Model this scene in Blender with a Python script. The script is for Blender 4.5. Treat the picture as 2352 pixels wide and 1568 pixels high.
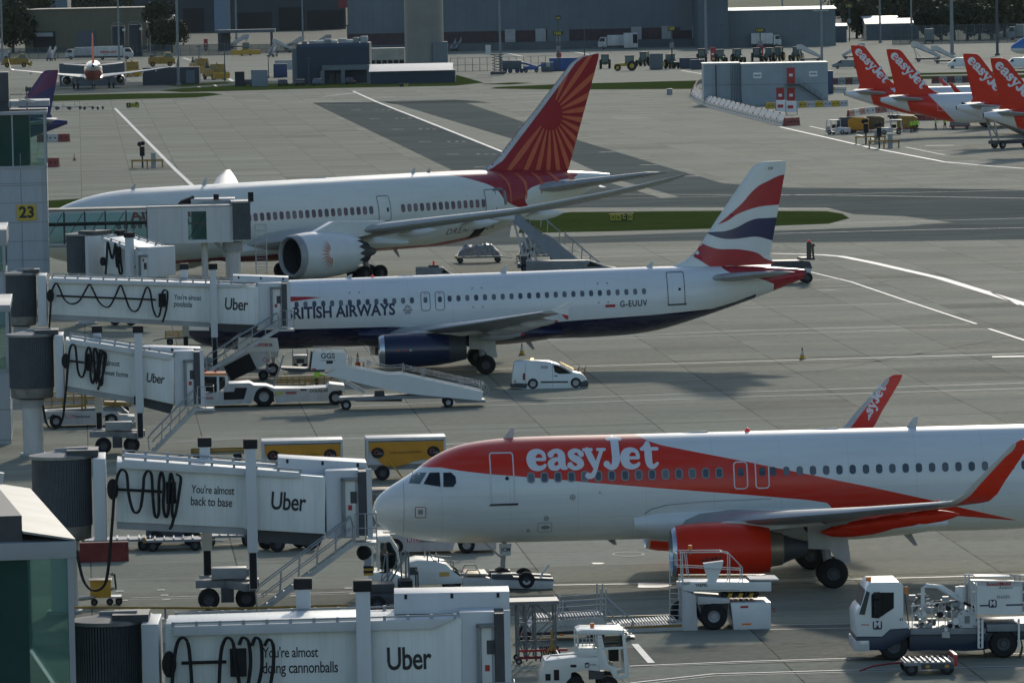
import bpy, bmesh, math, random
from math import sin, cos, tan, pi, radians, sqrt, atan2, hypot
from mathutils import Vector, Matrix
from mathutils.geometry import delaunay_2d_cdt
random.seed(11)
scene = bpy.context.scene
for o in list(bpy.data.objects):
    bpy.data.objects.remove(o)
COL = scene.collection

# ---------------------------------------------------------------- camera
FPX, CAMH, PITCH, ROLL = 14000.0, 24.4, 0.0615, 0.0205      # focal length in photo pixels (2352 wide)
cd = bpy.data.cameras.new('camera')
cam = bpy.data.objects.new('camera', cd)
COL.objects.link(cam)
cd.sensor_width = 36.0
cd.lens = FPX / 2352 * 36
cd.clip_start, cd.clip_end = 5.0, 20000.0
cam.matrix_world = Matrix.Translation((0, 0, CAMH)) @ Matrix.Rotation(pi / 2 - PITCH, 4, 'X') @ Matrix.Rotation(-ROLL, 4, 'Z')
scene.camera = cam

# ---------------------------------------------------------------- light
SUN_EL, SUN_AZ = radians(22), radians(8)                    # azimuth clockwise from +Y (the view direction)
world = bpy.data.worlds.new('World')
scene.world = world
world.use_nodes = True
wn = world.node_tree
sky = wn.nodes.new('ShaderNodeTexSky')
sky.sky_type = 'NISHITA'
sky.sun_disc = False
sky.sun_elevation = SUN_EL
sky.sun_rotation = SUN_AZ
sky.air_density, sky.dust_density, sky.ozone_density = 1.0, 0.6, 1.5
wn.links.new(sky.outputs[0], wn.nodes['Background'].inputs[0])
wn.nodes['Background'].inputs[1].default_value = 0.15
sl = bpy.data.lights.new('sun', 'SUN')
sl.energy = 1.85
sl.angle = radians(3)
sl.color = (1.0, 0.92, 0.78)
sun = bpy.data.objects.new('sun', sl)
COL.objects.link(sun)
sdir = Vector((sin(SUN_AZ) * cos(SUN_EL), cos(SUN_AZ) * cos(SUN_EL), sin(SUN_EL)))
sun.rotation_mode = 'QUATERNION'
sun.rotation_quaternion = (-sdir).to_track_quat('-Z', 'Y')
scene.view_settings.view_transform = 'Standard'
scene.view_settings.look = 'None'
scene.view_settings.exposure = -0.24
scene.view_settings.gamma = 1.0
scene.cycles.max_bounces = 6
scene.cycles.transparent_max_bounces = 8

# ---------------------------------------------------------------- surveying helpers: photo pixel -> place in the world
def ray(px, py):
    dx, dy = px - 1176, py - 784
    u = dx * cos(ROLL) - dy * sin(ROLL)
    v = dx * sin(ROLL) + dy * cos(ROLL)
    return Vector((u, FPX * cos(PITCH) - v * sin(PITCH), -FPX * sin(PITCH) - v * cos(PITCH)))

def gp(px, py, z=0.0):                      # point on the level z
    d = ray(px, py)
    t = (z - CAMH) / d.z
    return Vector((d.x * t, d.y * t, z))

def at(px, py, Y):                          # point at the distance Y
    d = ray(px, py)
    t = Y / d.y
    return Vector((d.x * t, Y, CAMH + d.z * t))

def onplane(px, py, loc, th, yl):           # local (x, z) on the vertical plane y = yl of a thing at loc turned by th
    d = ray(px, py)
    nx, ny = -sin(th), cos(th)
    t = (yl + loc[0] * nx + loc[1] * ny) / (d.x * nx + d.y * ny)
    P = d * t
    rx, ry = P.x - loc[0], P.y - loc[1]
    return (rx * cos(th) + ry * sin(th), CAMH + P.z)

# ---------------------------------------------------------------- materials
MATS = {}
def nodes(m):
    m.use_nodes = True
    nt = m.node_tree
    return nt, nt.nodes, nt.links, nt.nodes['Principled BSDF']

def M(name, col, rough=0.5, metal=0.0, var=0.1, scale=1.5, spec=0.5, emit=0, streak=0.0, coat=0.0):
    if name in MATS:
        return MATS[name]
    m = bpy.data.materials.new(name)
    nt, N, L, b = nodes(m)
    b.inputs['Roughness'].default_value = rough
    b.inputs['Metallic'].default_value = metal
    b.inputs['Specular IOR Level'].default_value = spec
    if coat: b.inputs['Coat Weight'].default_value = coat; b.inputs['Coat Roughness'].default_value = 0.12
    tc = N.new('ShaderNodeTexCoord')
    no = N.new('ShaderNodeTexNoise'); no.inputs['Scale'].default_value = scale
    no.inputs['Detail'].default_value = 6; no.inputs['Roughness'].default_value = 0.65
    mp = N.new('ShaderNodeMapping')
    if streak: mp.inputs['Scale'].default_value = (1, 1, streak)
    L.new(tc.outputs['Object'], mp.inputs[0]); L.new(mp.outputs[0], no.inputs[0])
    rp = N.new('ShaderNodeValToRGB')
    rp.color_ramp.elements[0].position = 0.3; rp.color_ramp.elements[1].position = 0.7
    c = col
    rp.color_ramp.elements[0].color = (c[0] * (1 - var * 1.6), c[1] * (1 - var * 1.7), c[2] * (1 - var * 1.9), 1)
    rp.color_ramp.elements[1].color = (min(1, c[0] * (1 + var * .5)), min(1, c[1] * (1 + var * .5)), min(1, c[2] * (1 + var * .5)), 1)
    L.new(no.outputs[0], rp.inputs[0]); L.new(rp.outputs[0], b.inputs['Base Color'])
    if emit:
        b.inputs['Emission Color'].default_value = (*col, 1); b.inputs['Emission Strength'].default_value = emit
    MATS[name] = m
    return m

def glass(name, col, alpha=0.5, rough=0.08):
    m = bpy.data.materials.new(name)
    nt, N, L, b = nodes(m)
    b.inputs['Base Color'].default_value = (*col, 1)
    b.inputs['Roughness'].default_value = rough
    tr = N.new('ShaderNodeBsdfTransparent'); tr.inputs[0].default_value = (min(1, .72 + col[0]), min(1, .72 + col[1] * 1.3), min(1, .72 + col[2] * 1.2), 1)
    mx = N.new('ShaderNodeMixShader'); mx.inputs[0].default_value = alpha
    L.new(tr.outputs[0], mx.inputs[1]); L.new(b.outputs[0], mx.inputs[2])
    L.new(mx.outputs[0], N['Material Output'].inputs[0])
    MATS[name] = m
    return m

WHITE = M('white_paint', (.70, .74, .72), .35, var=.06, scale=.8, coat=.3)
WHITED = M('dirty_white_paint', (.56, .57, .56), .5, var=.16, scale=1.2, streak=.25)
BRWHITE = M('bridge_white', (.60, .63, .64), .55, var=.08, scale=.6, streak=.15)
GREY = M('grey_metal', (.22, .24, .25), .5, var=.15)
LGREY = M('light_grey_metal', (.36, .38, .39), .5, var=.15, scale=1)
DGREY = M('dark_grey_metal', (.055, .062, .07), .55, var=.2)
BLUEGREY = M('bluegrey_shutter', (.085, .105, .125), .55, var=.12, scale=.5)
STEEL = M('galvanised_steel', (.42, .44, .45), .42, .6, var=.15)
BLACK = M('black_rubber', (.012, .012, .013), .75, var=.2)
TYRE = M('tyre_rubber', (.016, .016, .017), .85, var=.25)
RIM = M('wheel_rim', (.34, .35, .36), .5, .3, var=.2)
ALU = M('polished_lip', (.62, .64, .66), .25, .9, var=.05)
ORANGE = M('orange_paint', (.66, .030, .008), .38, var=.05, spec=.25)
AMBER = M('amber_beacon', (.9, .22, .02), .3, var=.05)
LAMP = M('lit_beacon', (1.0, .62, .25), .3, var=0, emit=4)
REDL = M('red_lamp', (.6, .02, .02), .3, var=0, emit=.35)
RED = M('red_paint', (.42, .022, .025), .45, var=.12)
DRED = M('dark_red_paint', (.20, .012, .02), .45, var=.1)
NAVY = M('navy_paint', (.010, .018, .055), .3, var=.05, coat=.3)
YELLOW = M('yellow_paint', (.55, .32, .03), .5, var=.15)
YELLOWD = M('dirty_yellow_paint', (.36, .22, .035), .6, var=.25)
BLUE = M('blue_paint', (.03, .10, .30), .5, var=.15)
HIVIS = M('hivis_yellow', (.42, .75, .05), .6, var=.08)
SKIN = M('skin', (.42, .25, .17), .6, var=.05)
TROUSER = M('dark_cloth', (.018, .02, .028), .85, var=.2)
CANVAS = M('yellow_canvas', (.58, .27, .02), .7, var=.1)
PLASTIC = M('plastic_wrap', (.30, .32, .34), .25, var=.35, scale=4)
WINDOW = M('cabin_pane', (.075, .095, .115), .15, var=.25, scale=1)
_n = WINDOW.node_tree; _b = _n.nodes['Principled BSDF']; _o = _n.nodes.new('ShaderNodeObjectInfo'); _r = _n.nodes.new('ShaderNodeValToRGB')
_r.color_ramp.elements[0].color = (.06, .08, .10, 1); _r.color_ramp.elements[1].color = (.15, .17, .18, 1); _r.color_ramp.elements[1].position = .9; _r.color_ramp.elements[0].position = .35
_n.links.new(_o.outputs['Random'], _r.inputs[0]); _n.links.new(_r.outputs[0], _b.inputs['Base Color'])
DARKWIN = M('dark_glass', (.012, .017, .02), .1, var=.2)
INK = M('black_lettering', (.012, .014, .018), .5, var=.05)
CREAM = M('cream_letter', (.72, .74, .76), .4, var=.03)
INKBLUE = M('navy_lettering', (.012, .022, .07), .45, var=.04)
GLASSG = glass('green_tint_glass', (.06, .15, .14), .2)
CABGLASS = glass('cab_glass', (.02, .03, .03), .55)

# ---------------------------------------------------------------- mesh builder
class MB:
    def __init__(s): s.v = []; s.f = []; s.mi = []; s.mats = []; s.cur = None
    def m(s, mat):
        if mat not in s.mats: s.mats.append(mat)
        s.cur = s.mats.index(mat); return s
    def poly(s, pts):
        i = len(s.v); s.v += [tuple(p) for p in pts]; s.f.append(tuple(range(i, i + len(pts)))); s.mi.append(s.cur or 0); return s
    def add(s, vs, fs):
        i = len(s.v); s.v += [tuple(p) for p in vs]
        for q in fs: s.f.append(tuple(k + i for k in q)); s.mi.append(s.cur or 0)
        return s
    def hexa(s, B, T):
        return s.add(list(B) + list(T), [(3, 2, 1, 0), (4, 5, 6, 7), (0, 1, 5, 4), (1, 2, 6, 5), (2, 3, 7, 6), (3, 0, 4, 7)])
    def box(s, x0, x1, y0, y1, z0, z1):
        return s.hexa([(x0, y0, z0), (x1, y0, z0), (x1, y1, z0), (x0, y1, z0)], [(x0, y0, z1), (x1, y0, z1), (x1, y1, z1), (x0, y1, z1)])
    def cbox(s, cx, cy, z0, sx, sy, sz): return s.box(cx - sx / 2, cx + sx / 2, cy - sy / 2, cy + sy / 2, z0, z0 + sz)
    def bar(s, p, q, w=.06, h=None):
        p, q = Vector(p), Vector(q); h = h or w
        d = (q - p).normalized(); up = Vector((0, 0, 1)) if abs(d.z) < .95 else Vector((0, 1, 0))
        a = d.cross(up).normalized() * w / 2; b = d.cross(a).normalized() * h / 2
        return s.hexa([p - a - b, p + a - b, p + a + b, p - a + b], [q - a - b, q + a - b, q + a + b, q - a + b])
    def cyl(s, p, q, r, r2=None, n=14, caps=True):
        p, q = Vector(p), Vector(q); r2 = r if r2 is None else r2
        d = (q - p).normalized(); up = Vector((0, 0, 1)) if abs(d.z) < .95 else Vector((1, 0, 0))
        a = d.cross(up).normalized(); b = d.cross(a)
        R = [[p + (a * cos(2 * pi * k / n) + b * sin(2 * pi * k / n)) * r for k in range(n)], [q + (a * cos(2 * pi * k / n) + b * sin(2 * pi * k / n)) * r2 for k in range(n)]]
        return s.loft(R, caps)
    def loft(s, R, caps=True, closed=True):
        n = len(R[0]); vs = [p for r in R for p in r]; fs = []
        for i in range(len(R) - 1):
            for k in range(n if closed else n - 1):
                k2 = (k + 1) % n
                fs.append((i * n + k, i * n + k2, (i + 1) * n + k2, (i + 1) * n + k))
        if caps: fs.append(tuple(range(n - 1, -1, -1))); fs.append(tuple((len(R) - 1) * n + k for k in range(n)))
        return s.add(vs, fs)
    def tube(s, pts, r=.03, n=6):
        pts = [Vector(p) for p in pts]; R = []
        for i, p in enumerate(pts):
            d = (pts[min(i + 1, len(pts) - 1)] - pts[max(i - 1, 0)]).normalized()
            up = Vector((0, 0, 1)) if abs(d.z) < .9 else Vector((0, 1, 0))
            a = d.cross(up).normalized(); b = d.cross(a)
            rr = r[i] if isinstance(r, (list, tuple)) else r
            R.append([p + (a * cos(2 * pi * k / n) + b * sin(2 * pi * k / n)) * rr for k in range(n)])
        return s.loft(R)
    def prism(s, pts, plane, a0, a1):
        def P(u, w, a): return {'xz': (u, a, w), 'xy': (u, w, a), 'yz': (a, u, w)}[plane]
        n = len(pts)
        fs = [tuple(range(n)), tuple(range(2 * n - 1, n - 1, -1))] + [(k, k + n, (k + 1) % n + n, (k + 1) % n) for k in range(n)]
        return s.add([P(u, w, a0) for u, w in pts] + [P(u, w, a1) for u, w in pts], fs)
    def lathe(s, prof, c, axis='x', n=28, caps=False):       # prof: (along, radius)
        R = []
        for a, r in prof:
            ring = []
            for k in range(n):
                t = 2 * pi * k / n
                if axis == 'x': ring.append((c[0] + a, c[1] + r * cos(t), c[2] + r * sin(t)))
                elif axis == 'y': ring.append((c[0] + r * cos(t), c[1] + a, c[2] + r * sin(t)))
                else: ring.append((c[0] + r * cos(t), c[1] + r * sin(t), c[2] + a))
            R.append(ring)
        return s.loft(R, caps)
    def ball(s, c, r, n=10):
        return s.lathe([(-r * cos(pi * k / 7), max(.001, r * sin(pi * k / 7))) for k in range(8)], c, 'z', n)
    def build(s, name, mat=None, parent=None, smooth=True, bevel=0, loc=None, label=None):
        me = bpy.data.meshes.new(name)
        me.from_pydata(s.v, [], s.f)
        for mt in (s.mats or [mat]): me.materials.append(mt)
        if s.mats: me.polygons.foreach_set('material_index', s.mi)
        bm = bmesh.new(); bm.from_mesh(me)
        bmesh.ops.recalc_face_normals(bm, faces=bm.faces)
        if bevel:
            es = [e for e in bm.edges if len(e.link_faces) == 2 and e.calc_face_angle(0) > .6]
            bmesh.ops.bevel(bm, geom=es, offset=bevel, segments=2, affect='EDGES', profile=.6, clamp_overlap=True)
        bm.to_mesh(me); bm.free()
        if smooth:
            me.polygons.foreach_set('use_smooth', [True] * len(me.polygons)); me.set_sharp_from_angle(angle=radians(38))
        me.update()
        o = bpy.data.objects.new(name, me); COL.objects.link(o)
        if parent: o.parent = parent
        if loc: o.location = loc
        if label: o['label'] = label
        return o

def thing(name, label, cat, loc=(0, 0, 0), rz=0, group=None):
    o = bpy.data.objects.new(name, None); COL.objects.link(o)
    o.empty_display_size = .3
    o.location = loc; o.rotation_euler = (0, 0, rz)
    return tag(o, label, cat, group)

def tag(o, label, cat, group=None):
    o['label'] = label; o['category'] = cat
    if group: o['group'] = group
    return o

def struct(o):
    o['kind'] = 'structure'; return o

def copy_tree(o, parent=None):
    c = o.copy(); COL.objects.link(c)
    if parent: c.parent = parent
    for ch in list(o.children): copy_tree(ch, c)
    return c

def again(o, loc, rz, label, group=None):
    c = copy_tree(o); c.location = loc; c.rotation_euler = (0, 0, rz); c['label'] = label
    if group: c['group'] = group
    return c

# ---------------------------------------------------------------- flat shapes: lettering, strokes, outlines
_tc = {}
def text2d(txt, size=1.0, bold=0.0, shear=0.0, wide=1.0, space=1.0, align='LEFT'):
    key = (txt, size, bold, shear, wide, space, align)
    if key in _tc: return _tc[key]
    c = bpy.data.curves.new('t', 'FONT'); c.body = txt; c.size = size; c.offset = bold; c.shear = shear
    c.space_character = space; c.align_x = align; c.resolution_u = 3; c.space_line = .95
    o = bpy.data.objects.new('t', c); COL.objects.link(o)
    me = bpy.data.meshes.new_from_object(o.evaluated_get(bpy.context.evaluated_depsgraph_get()))
    r = ([(v.co.x * wide, v.co.y) for v in me.vertices], [tuple(p.vertices) for p in me.polygons])
    bpy.data.objects.remove(o); bpy.data.curves.remove(c); bpy.data.meshes.remove(me)
    _tc[key] = r
    return r

def ccw(p):
    a = sum(p[i - 1][0] * p[i][1] - p[i][0] * p[i - 1][1] for i in range(len(p)))
    return p if a > 0 else p[::-1]

def union2d(polys):
    vs, fs = [], []
    for p in map(ccw, polys):
        i = len(vs); vs += [Vector(q) for q in p]; fs.append(list(range(i, i + len(p))))
    V, E, Fc, ov, oe, of = delaunay_2d_cdt(vs, [], fs, 0, 1e-5)
    return ([tuple(v) for v in V], [tuple(f) for f, o in zip(Fc, of) if o])

def strokes2d(S, n=12):
    P = []
    for st in S:
        for (x, y, r) in st: P.append([(x + r * cos(2 * pi * k / n), y + r * sin(2 * pi * k / n)) for k in range(n)])
        for (x0, y0, r0), (x1, y1, r1) in zip(st, st[1:]):
            d = hypot(x1 - x0, y1 - y0) or 1e-6; nx, ny = -(y1 - y0) / d, (x1 - x0) / d
            P.append([(x0 - nx * r0, y0 - ny * r0), (x1 - nx * r1, y1 - ny * r1), (x1 + nx * r1, y1 + ny * r1), (x0 + nx * r0, y0 + ny * r0)])
    return union2d(P)

def smooth3(pts, k=4):                      # Catmull-Rom through (x, y, r)
    out = []
    for i in range(len(pts) - 1):
        p0, p1, p2, p3 = pts[max(i - 1, 0)], pts[i], pts[i + 1], pts[min(i + 2, len(pts) - 1)]
        for j in range(k):
            t = j / k
            out.append(tuple(.5 * (2 * b + (c - a) * t + (2 * a - 5 * b + 4 * c - d) * t * t + (3 * b - a - 3 * c + d) * t ** 3) for a, b, c, d in zip(p0, p1, p2, p3)))
    return out + [pts[-1]]

def place2d(sh, sx=1, sy=1, ox=0, oy=0, rot=0):
    c, s = cos(rot), sin(rot)
    return ([(ox + x * sx * c - y * sy * s, oy + x * sx * s + y * sy * c) for x, y in sh[0]], sh[1])

def join2d(L):
    V, Fs = [], []
    for v, f in L:
        i = len(V); V += v; Fs += [tuple(k + i for k in q) for q in f]
    return (V, Fs)

def decal(name, sh, fn, mat, parent, step=.15, label=None, xstep=0):
    """lay a flat shape (u, w) on a surface through fn(u, w) -> point, cut along w so that it follows the curve"""
    bm = bmesh.new()
    vs = [bm.verts.new((x, y, 0)) for x, y in sh[0]]
    for q in sh[1]:
        try: bm.faces.new([vs[k] for k in q])
        except ValueError: pass
    if step:
        lo = min(y for x, y in sh[0]); hi = max(y for x, y in sh[0]); w = lo + step
        while w < hi:
            bmesh.ops.bisect_plane(bm, geom=bm.verts[:] + bm.edges[:] + bm.faces[:], plane_co=(0, w, 0), plane_no=(0, 1, 0)); w += step
    if xstep:
        lo = min(x for x, y in sh[0]); hi = max(x for x, y in sh[0]); w = lo + xstep
        while w < hi:
            bmesh.ops.bisect_plane(bm, geom=bm.verts[:] + bm.edges[:] + bm.faces[:], plane_co=(w, 0, 0), plane_no=(1, 0, 0)); w += xstep
    for v in bm.verts: v.co = Vector(fn(v.co.x, v.co.y))
    me = bpy.data.meshes.new(name); bm.to_mesh(me); bm.free(); me.materials.append(mat)
    me.polygons.foreach_set('use_smooth', [True] * len(me.polygons))
    o = bpy.data.objects.new(name, me); COL.objects.link(o); o.parent = parent
    if label: o['label'] = label
    return o

def flat(y, ox=0, oz=0): return lambda u, w: (ox + u, y, oz + w)
def poly2d(pts): return union2d([pts])

def rrect(x0, x1, y0, y1, r, n=5):
    P = []
    for cx, cy, a in ((x1 - r, y1 - r, 0), (x0 + r, y1 - r, pi / 2), (x0 + r, y0 + r, pi), (x1 - r, y0 + r, 1.5 * pi)):
        P += [(cx + r * cos(a + pi / 2 * k / n), cy + r * sin(a + pi / 2 * k / n)) for k in range(n + 1)]
    return P
def ringshape(P, Q):
    n = len(P); return (P + Q, [(k, (k + 1) % n, n + (k + 1) % n, n + k) for k in range(n)])
def rring(x0, x1, y0, y1, r, t): return ringshape(rrect(x0, x1, y0, y1, r), rrect(x0 + t, x1 - t, y0 + t, y1 - t, max(.01, r - t)))
def disc2d(cx, cy, r, n=16, ry=None): return ([(cx + r * cos(2 * pi * k / n), cy + (ry or r) * sin(2 * pi * k / n)) for k in range(n)], [tuple(range(n))])
def ring2d(cx, cy, r, t, n=16): return ringshape(disc2d(cx, cy, r, n)[0], disc2d(cx, cy, r - t, n)[0])

def wheel(parent, c, r, w, name='wheel', rim=.5, n=22, mat=None):
    """tyre with a rounded shoulder, axis along y; rim its own sub-part when the wheel hangs on a thing"""
    x, y, z = c
    o = MB().lathe([(-w / 2, r * rim * .98), (-w / 2, r * .86), (-w * .36, r * .97), (-w * .15, r), (w * .15, r), (w * .36, r * .97), (w / 2, r * .86), (w / 2, r * rim * .98)], (0, 0, 0), 'y', n).build(name, TYRE, parent, loc=(x, y, z))
    MB().lathe([(-w * .52, r * rim), (-w * .40, r * rim * .9), (-w * .34, r * .25), (-w * .46, r * .22), (-w * .46, .001)], (0, 0, 0), 'y', n).lathe([(w * .46, .001), (w * .40, r * rim * .9), (w * .52, r * rim)], (0, 0, 0), 'y', n).build('rim', mat or RIM, o)
    return o

def wheel1(parent, c, r, w, name='wheel', rim=.5, n=22, mat=None):       # tyre and rim in one mesh (for sub-parts)
    b = MB().m(TYRE).lathe([(-w / 2, r * rim * .98), (-w / 2, r * .86), (-w * .36, r * .97), (-w * .15, r), (w * .15, r), (w * .36, r * .97), (w / 2, r * .86), (w / 2, r * rim * .98)], (0, 0, 0), 'y', n)
    b.m(mat or RIM).lathe([(-w * .52, r * rim), (-w * .40, r * rim * .9), (-w * .34, r * .25), (-w * .46, r * .22), (-w * .46, .001)], (0, 0, 0), 'y', n).lathe([(w * .46, .001), (w * .40, r * rim * .9), (w * .52, r * rim)], (0, 0, 0), 'y', n)
    return b.build(name, None, parent, loc=c)

# ---------------------------------------------------------------- ground
GA = 0.07                                    # the slab grid is turned by this much
def math_n(N, L, op, a, b=None, c=None):
    n = N.new('ShaderNodeMath'); n.operation = op
    for i, x in enumerate((a, b, c)):
        if x is None: continue
        if isinstance(x, (int, float)): n.inputs[i].default_value = x
        else: L.new(x, n.inputs[i])
    return n.outputs[0]

def mixc(N, L, fac, a, b, mode='MIX'):
    n = N.new('ShaderNodeMix'); n.data_type = 'RGBA'; n.blend_type = mode
    for sock, x in ((n.inputs[0], fac), (n.inputs[6], a), (n.inputs[7], b)):
        if isinstance(x, (int, float)): sock.default_value = x
        elif isinstance(x, tuple): sock.default_value = (*x, 1)
        else: L.new(x, sock)
    return n.outputs[2]

def noise(N, L, vec, scale, detail=5, rough=.6):
    n = N.new('ShaderNodeTexNoise'); n.inputs['Scale'].default_value = scale; n.inputs['Detail'].default_value = detail; n.inputs['Roughness'].default_value = rough
    if vec is not None: L.new(vec, n.inputs[0])
    return n.outputs[0]

def ramp(N, L, x, a, b, lo=0.0, hi=1.0):
    n = N.new('ShaderNodeMapRange'); L.new(x, n.inputs[0])
    n.inputs[1].default_value = a; n.inputs[2].default_value = b; n.inputs[3].default_value = lo; n.inputs[4].default_value = hi
    return n.outputs[0]

def paving(name, c0, c1, joints=True, rough=.78, slab=6.0, dark=.6, cellvar=.22, spec=.02):
    m = bpy.data.materials.new(name); nt, N, L, b = nodes(m)
    tc = N.new('ShaderNodeTexCoord'); mp = N.new('ShaderNodeMapping'); mp.inputs['Rotation'].default_value = (0, 0, -GA)
    L.new(tc.outputs['Object'], mp.inputs[0]); v = mp.outputs[0]
    def scaled(sx, sy):
        q = N.new('ShaderNodeMapping'); q.inputs['Scale'].default_value = (sx, sy, 1); L.new(v, q.inputs[0]); return q.outputs[0]
    big = noise(N, L, scaled(.010, .030), 1.0, 5, .6)
    mid = noise(N, L, scaled(.08, .20), 1.0, 6, .65)
    fine = noise(N, L, scaled(1, 1), 2.2, 8, .75)
    col = mixc(N, L, ramp(N, L, big, .34, .66), c0, c1)
    col = mixc(N, L, ramp(N, L, mid, .40, .70, 0, .75), col, tuple(x * dark for x in c0))
    if joints:
        sp = N.new('ShaderNodeSeparateXYZ'); L.new(v, sp.inputs[0])
        fx = math_n(N, L, 'DIVIDE', sp.outputs[0], slab); fy = math_n(N, L, 'DIVIDE', sp.outputs[1], slab * 1.0)
        cb = N.new('ShaderNodeCombineXYZ')
        L.new(math_n(N, L, 'FLOOR', fx), cb.inputs[0]); L.new(math_n(N, L, 'FLOOR', fy), cb.inputs[1])
        wn_ = N.new('ShaderNodeTexWhiteNoise'); wn_.noise_dimensions = '2D'; L.new(cb.outputs[0], wn_.inputs[0])
        col = mixc(N, L, 1.0, col, mixc(N, L, wn_.outputs[0], (1 - cellvar,) * 3, (1 + cellvar * .6,) * 3), 'MULTIPLY')
        jx = math_n(N, L, 'ABSOLUTE', math_n(N, L, 'SUBTRACT', math_n(N, L, 'FRACT', fx), .5))
        jy = math_n(N, L, 'ABSOLUTE', math_n(N, L, 'SUBTRACT', math_n(N, L, 'FRACT', fy), .5))
        wob = ramp(N, L, noise(N, L, v, .5, 2), .3, .7, .4915, .4965)
        j = math_n(N, L, 'MAXIMUM', math_n(N, L, 'GREATER_THAN', jx, wob), math_n(N, L, 'GREATER_THAN', jy, .4972))
        col = mixc(N, L, math_n(N, L, 'MULTIPLY', j, .85), col, (.022, .022, .021))
    # oil and rubber stains
    st = noise(N, L, scaled(.12, .5), 1.0, 4, .5)
    col = mixc(N, L, ramp(N, L, st, .58, .74, 0, .6), col, tuple(x * .38 for x in c0))
    col = mixc(N, L, ramp(N, L, fine, .35, .75, 0, .35), col, tuple(min(1, x * 1.35) for x in c1))
    L.new(col, b.inputs['Base Color'])
    L.new(ramp(N, L, math_n(N, L, 'ADD', mid, fine), .7, 1.3, rough + .12, rough - .12), b.inputs['Roughness'])
    b.inputs['Specular IOR Level'].default_value = spec
    bp = N.new('ShaderNodeBump'); bp.inputs['Strength'].default_value = .5; bp.inputs['Distance'].default_value = .012
    L.new(noise(N, L, scaled(1, 1), 14, 3, .7), bp.inputs['Height']); L.new(bp.outputs[0], b.inputs['Normal'])
    return m

CONC = paving('apron_concrete', (.235, .240, .182), (.320, .320, .242))
CONCL = paving('pale_concrete', (.27, .27, .205), (.34, .335, .255), joints=False)
CONCG = paving('grey_concrete', (.26, .265, .20), (.32, .32, .25))
ASPH = paving('asphalt', (.180, .185, .152), (.245, .250, .210), joints=False, spec=0, rough=.7, dark=.7)
ASPHD = paving('dark_asphalt', (.14, .145, .122), (.18, .186, .158), joints=False, spec=0, rough=.75, dark=.7)
LINE = M('road_marking_white', (.62, .62, .60), .6, var=.22, scale=.5)
LINEY = M('worn_marking', (.40, .40, .37), .7, var=.3, scale=.7)
STAND_Y = M('stand_marking_cream', (.55, .47, .28), .7, var=.25, scale=1.5)

def grass_mat():
    m = bpy.data.materials.new('grass'); nt, N, L, b = nodes(m)
    tc = N.new('ShaderNodeTexCoord')
    n1 = noise(N, L, tc.outputs['Object'], .12, 6, .65); n2 = noise(N, L, tc.outputs['Object'], 1.7, 6, .8)
    c = mixc(N, L, ramp(N, L, n1, .3, .7), (.042, .072, .014), (.072, .104, .026))
    c = mixc(N, L, ramp(N, L, n2, .35, .7, 0, .7), c, (.09, .105, .035))
    L.new(c, b.inputs['Base Color']); b.inputs['Roughness'].default_value = 1; b.inputs['Specular IOR Level'].default_value = 0
    bp = N.new('ShaderNodeBump'); bp.inputs['Strength'].default_value = .8; bp.inputs['Distance'].default_value = .15
    L.new(n2, bp.inputs['Height']); L.new(bp.outputs[0], b.inputs['Normal'])
    return m
GRASS = grass_mat()

g = MB(); g.poly([(-3000, -200, 0), (3000, -200, 0), (3000, 9000, 0), (-3000, 9000, 0)])
struct(g.build('ground', CONC, smooth=False))

def sheet(name, pts, mat, z):
    b = MB(); P = [gp(x, y, z) for x, y in pts]
    V, T = union2d([[(p.x, p.y) for p in P]])
    b.add([(x, y, z) for x, y in V], T)
    o = b.build(name, mat, smooth=False)
    return struct(o)

# asphalt taxiways and patches
sheet('taxiway', [(718, 236.5), (1047, 228.5), (1329, 322.6), (1548, 389), (1660, 421), (1810, 431), (2010, 433), (2100, 432), (2400, 437), (2400, 549), (2100, 554), (1785, 557), (1595, 552.7), (1131, 563), (700, 575), (700, 540), (1037, 390)], ASPH, .006)
sheet('shoulder', [(1170, 545), (1180, 484), (1330, 477), (1660, 476), (1900, 477), (1960, 492), (2080, 497), (2190, 511.4), (2120, 515), (2090, 519), (1790, 529.5), (1608, 533), (1344, 543)], CONCL, .012)
sheet('shoulder', [(872, 235), (895, 235), (1260, 344), (1400, 408), (1560, 452), (1520, 455), (1290, 388), (1130, 336)], CONCL, .012)
sheet('patch', [(1050, 229), (1090, 232), (1130, 236), (905, 239), (880, 235)], ASPHD, .012)
sheet('patch', [(718, 236.3), (866, 236.2), (868, 240), (727, 240.5)], ASPHD, .012)
sheet('taxiway', [(1131, 171), (1800, 158), (1800, 166), (1690, 184), (1300, 191), (1131, 196)], CONCL, .006)
sheet('taxiway', [(100, 190), (640, 186), (640, 196), (370, 209), (100, 218)], ASPH, .006)
sheet('apron', [(-200, 150), (700, 128), (700, 160), (540, 190), (-200, 205)], CONCL, .004)
sheet('apron', [(1030, 118), (1680, 107), (2500, 95), (2500, 166), (1131, 168)], CONCL, .004)
sheet('patch', [(1590, 196), (1640, 184), (2500, 168), (2500, 300), (1920, 320), (1800, 292), (1588, 250)], CONCL, .004)
sheet('patch', [(1800, 470), (1000, 1000), (1180, 1000), (2010, 470)], CONCG, -.5) if 0 else None
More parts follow.
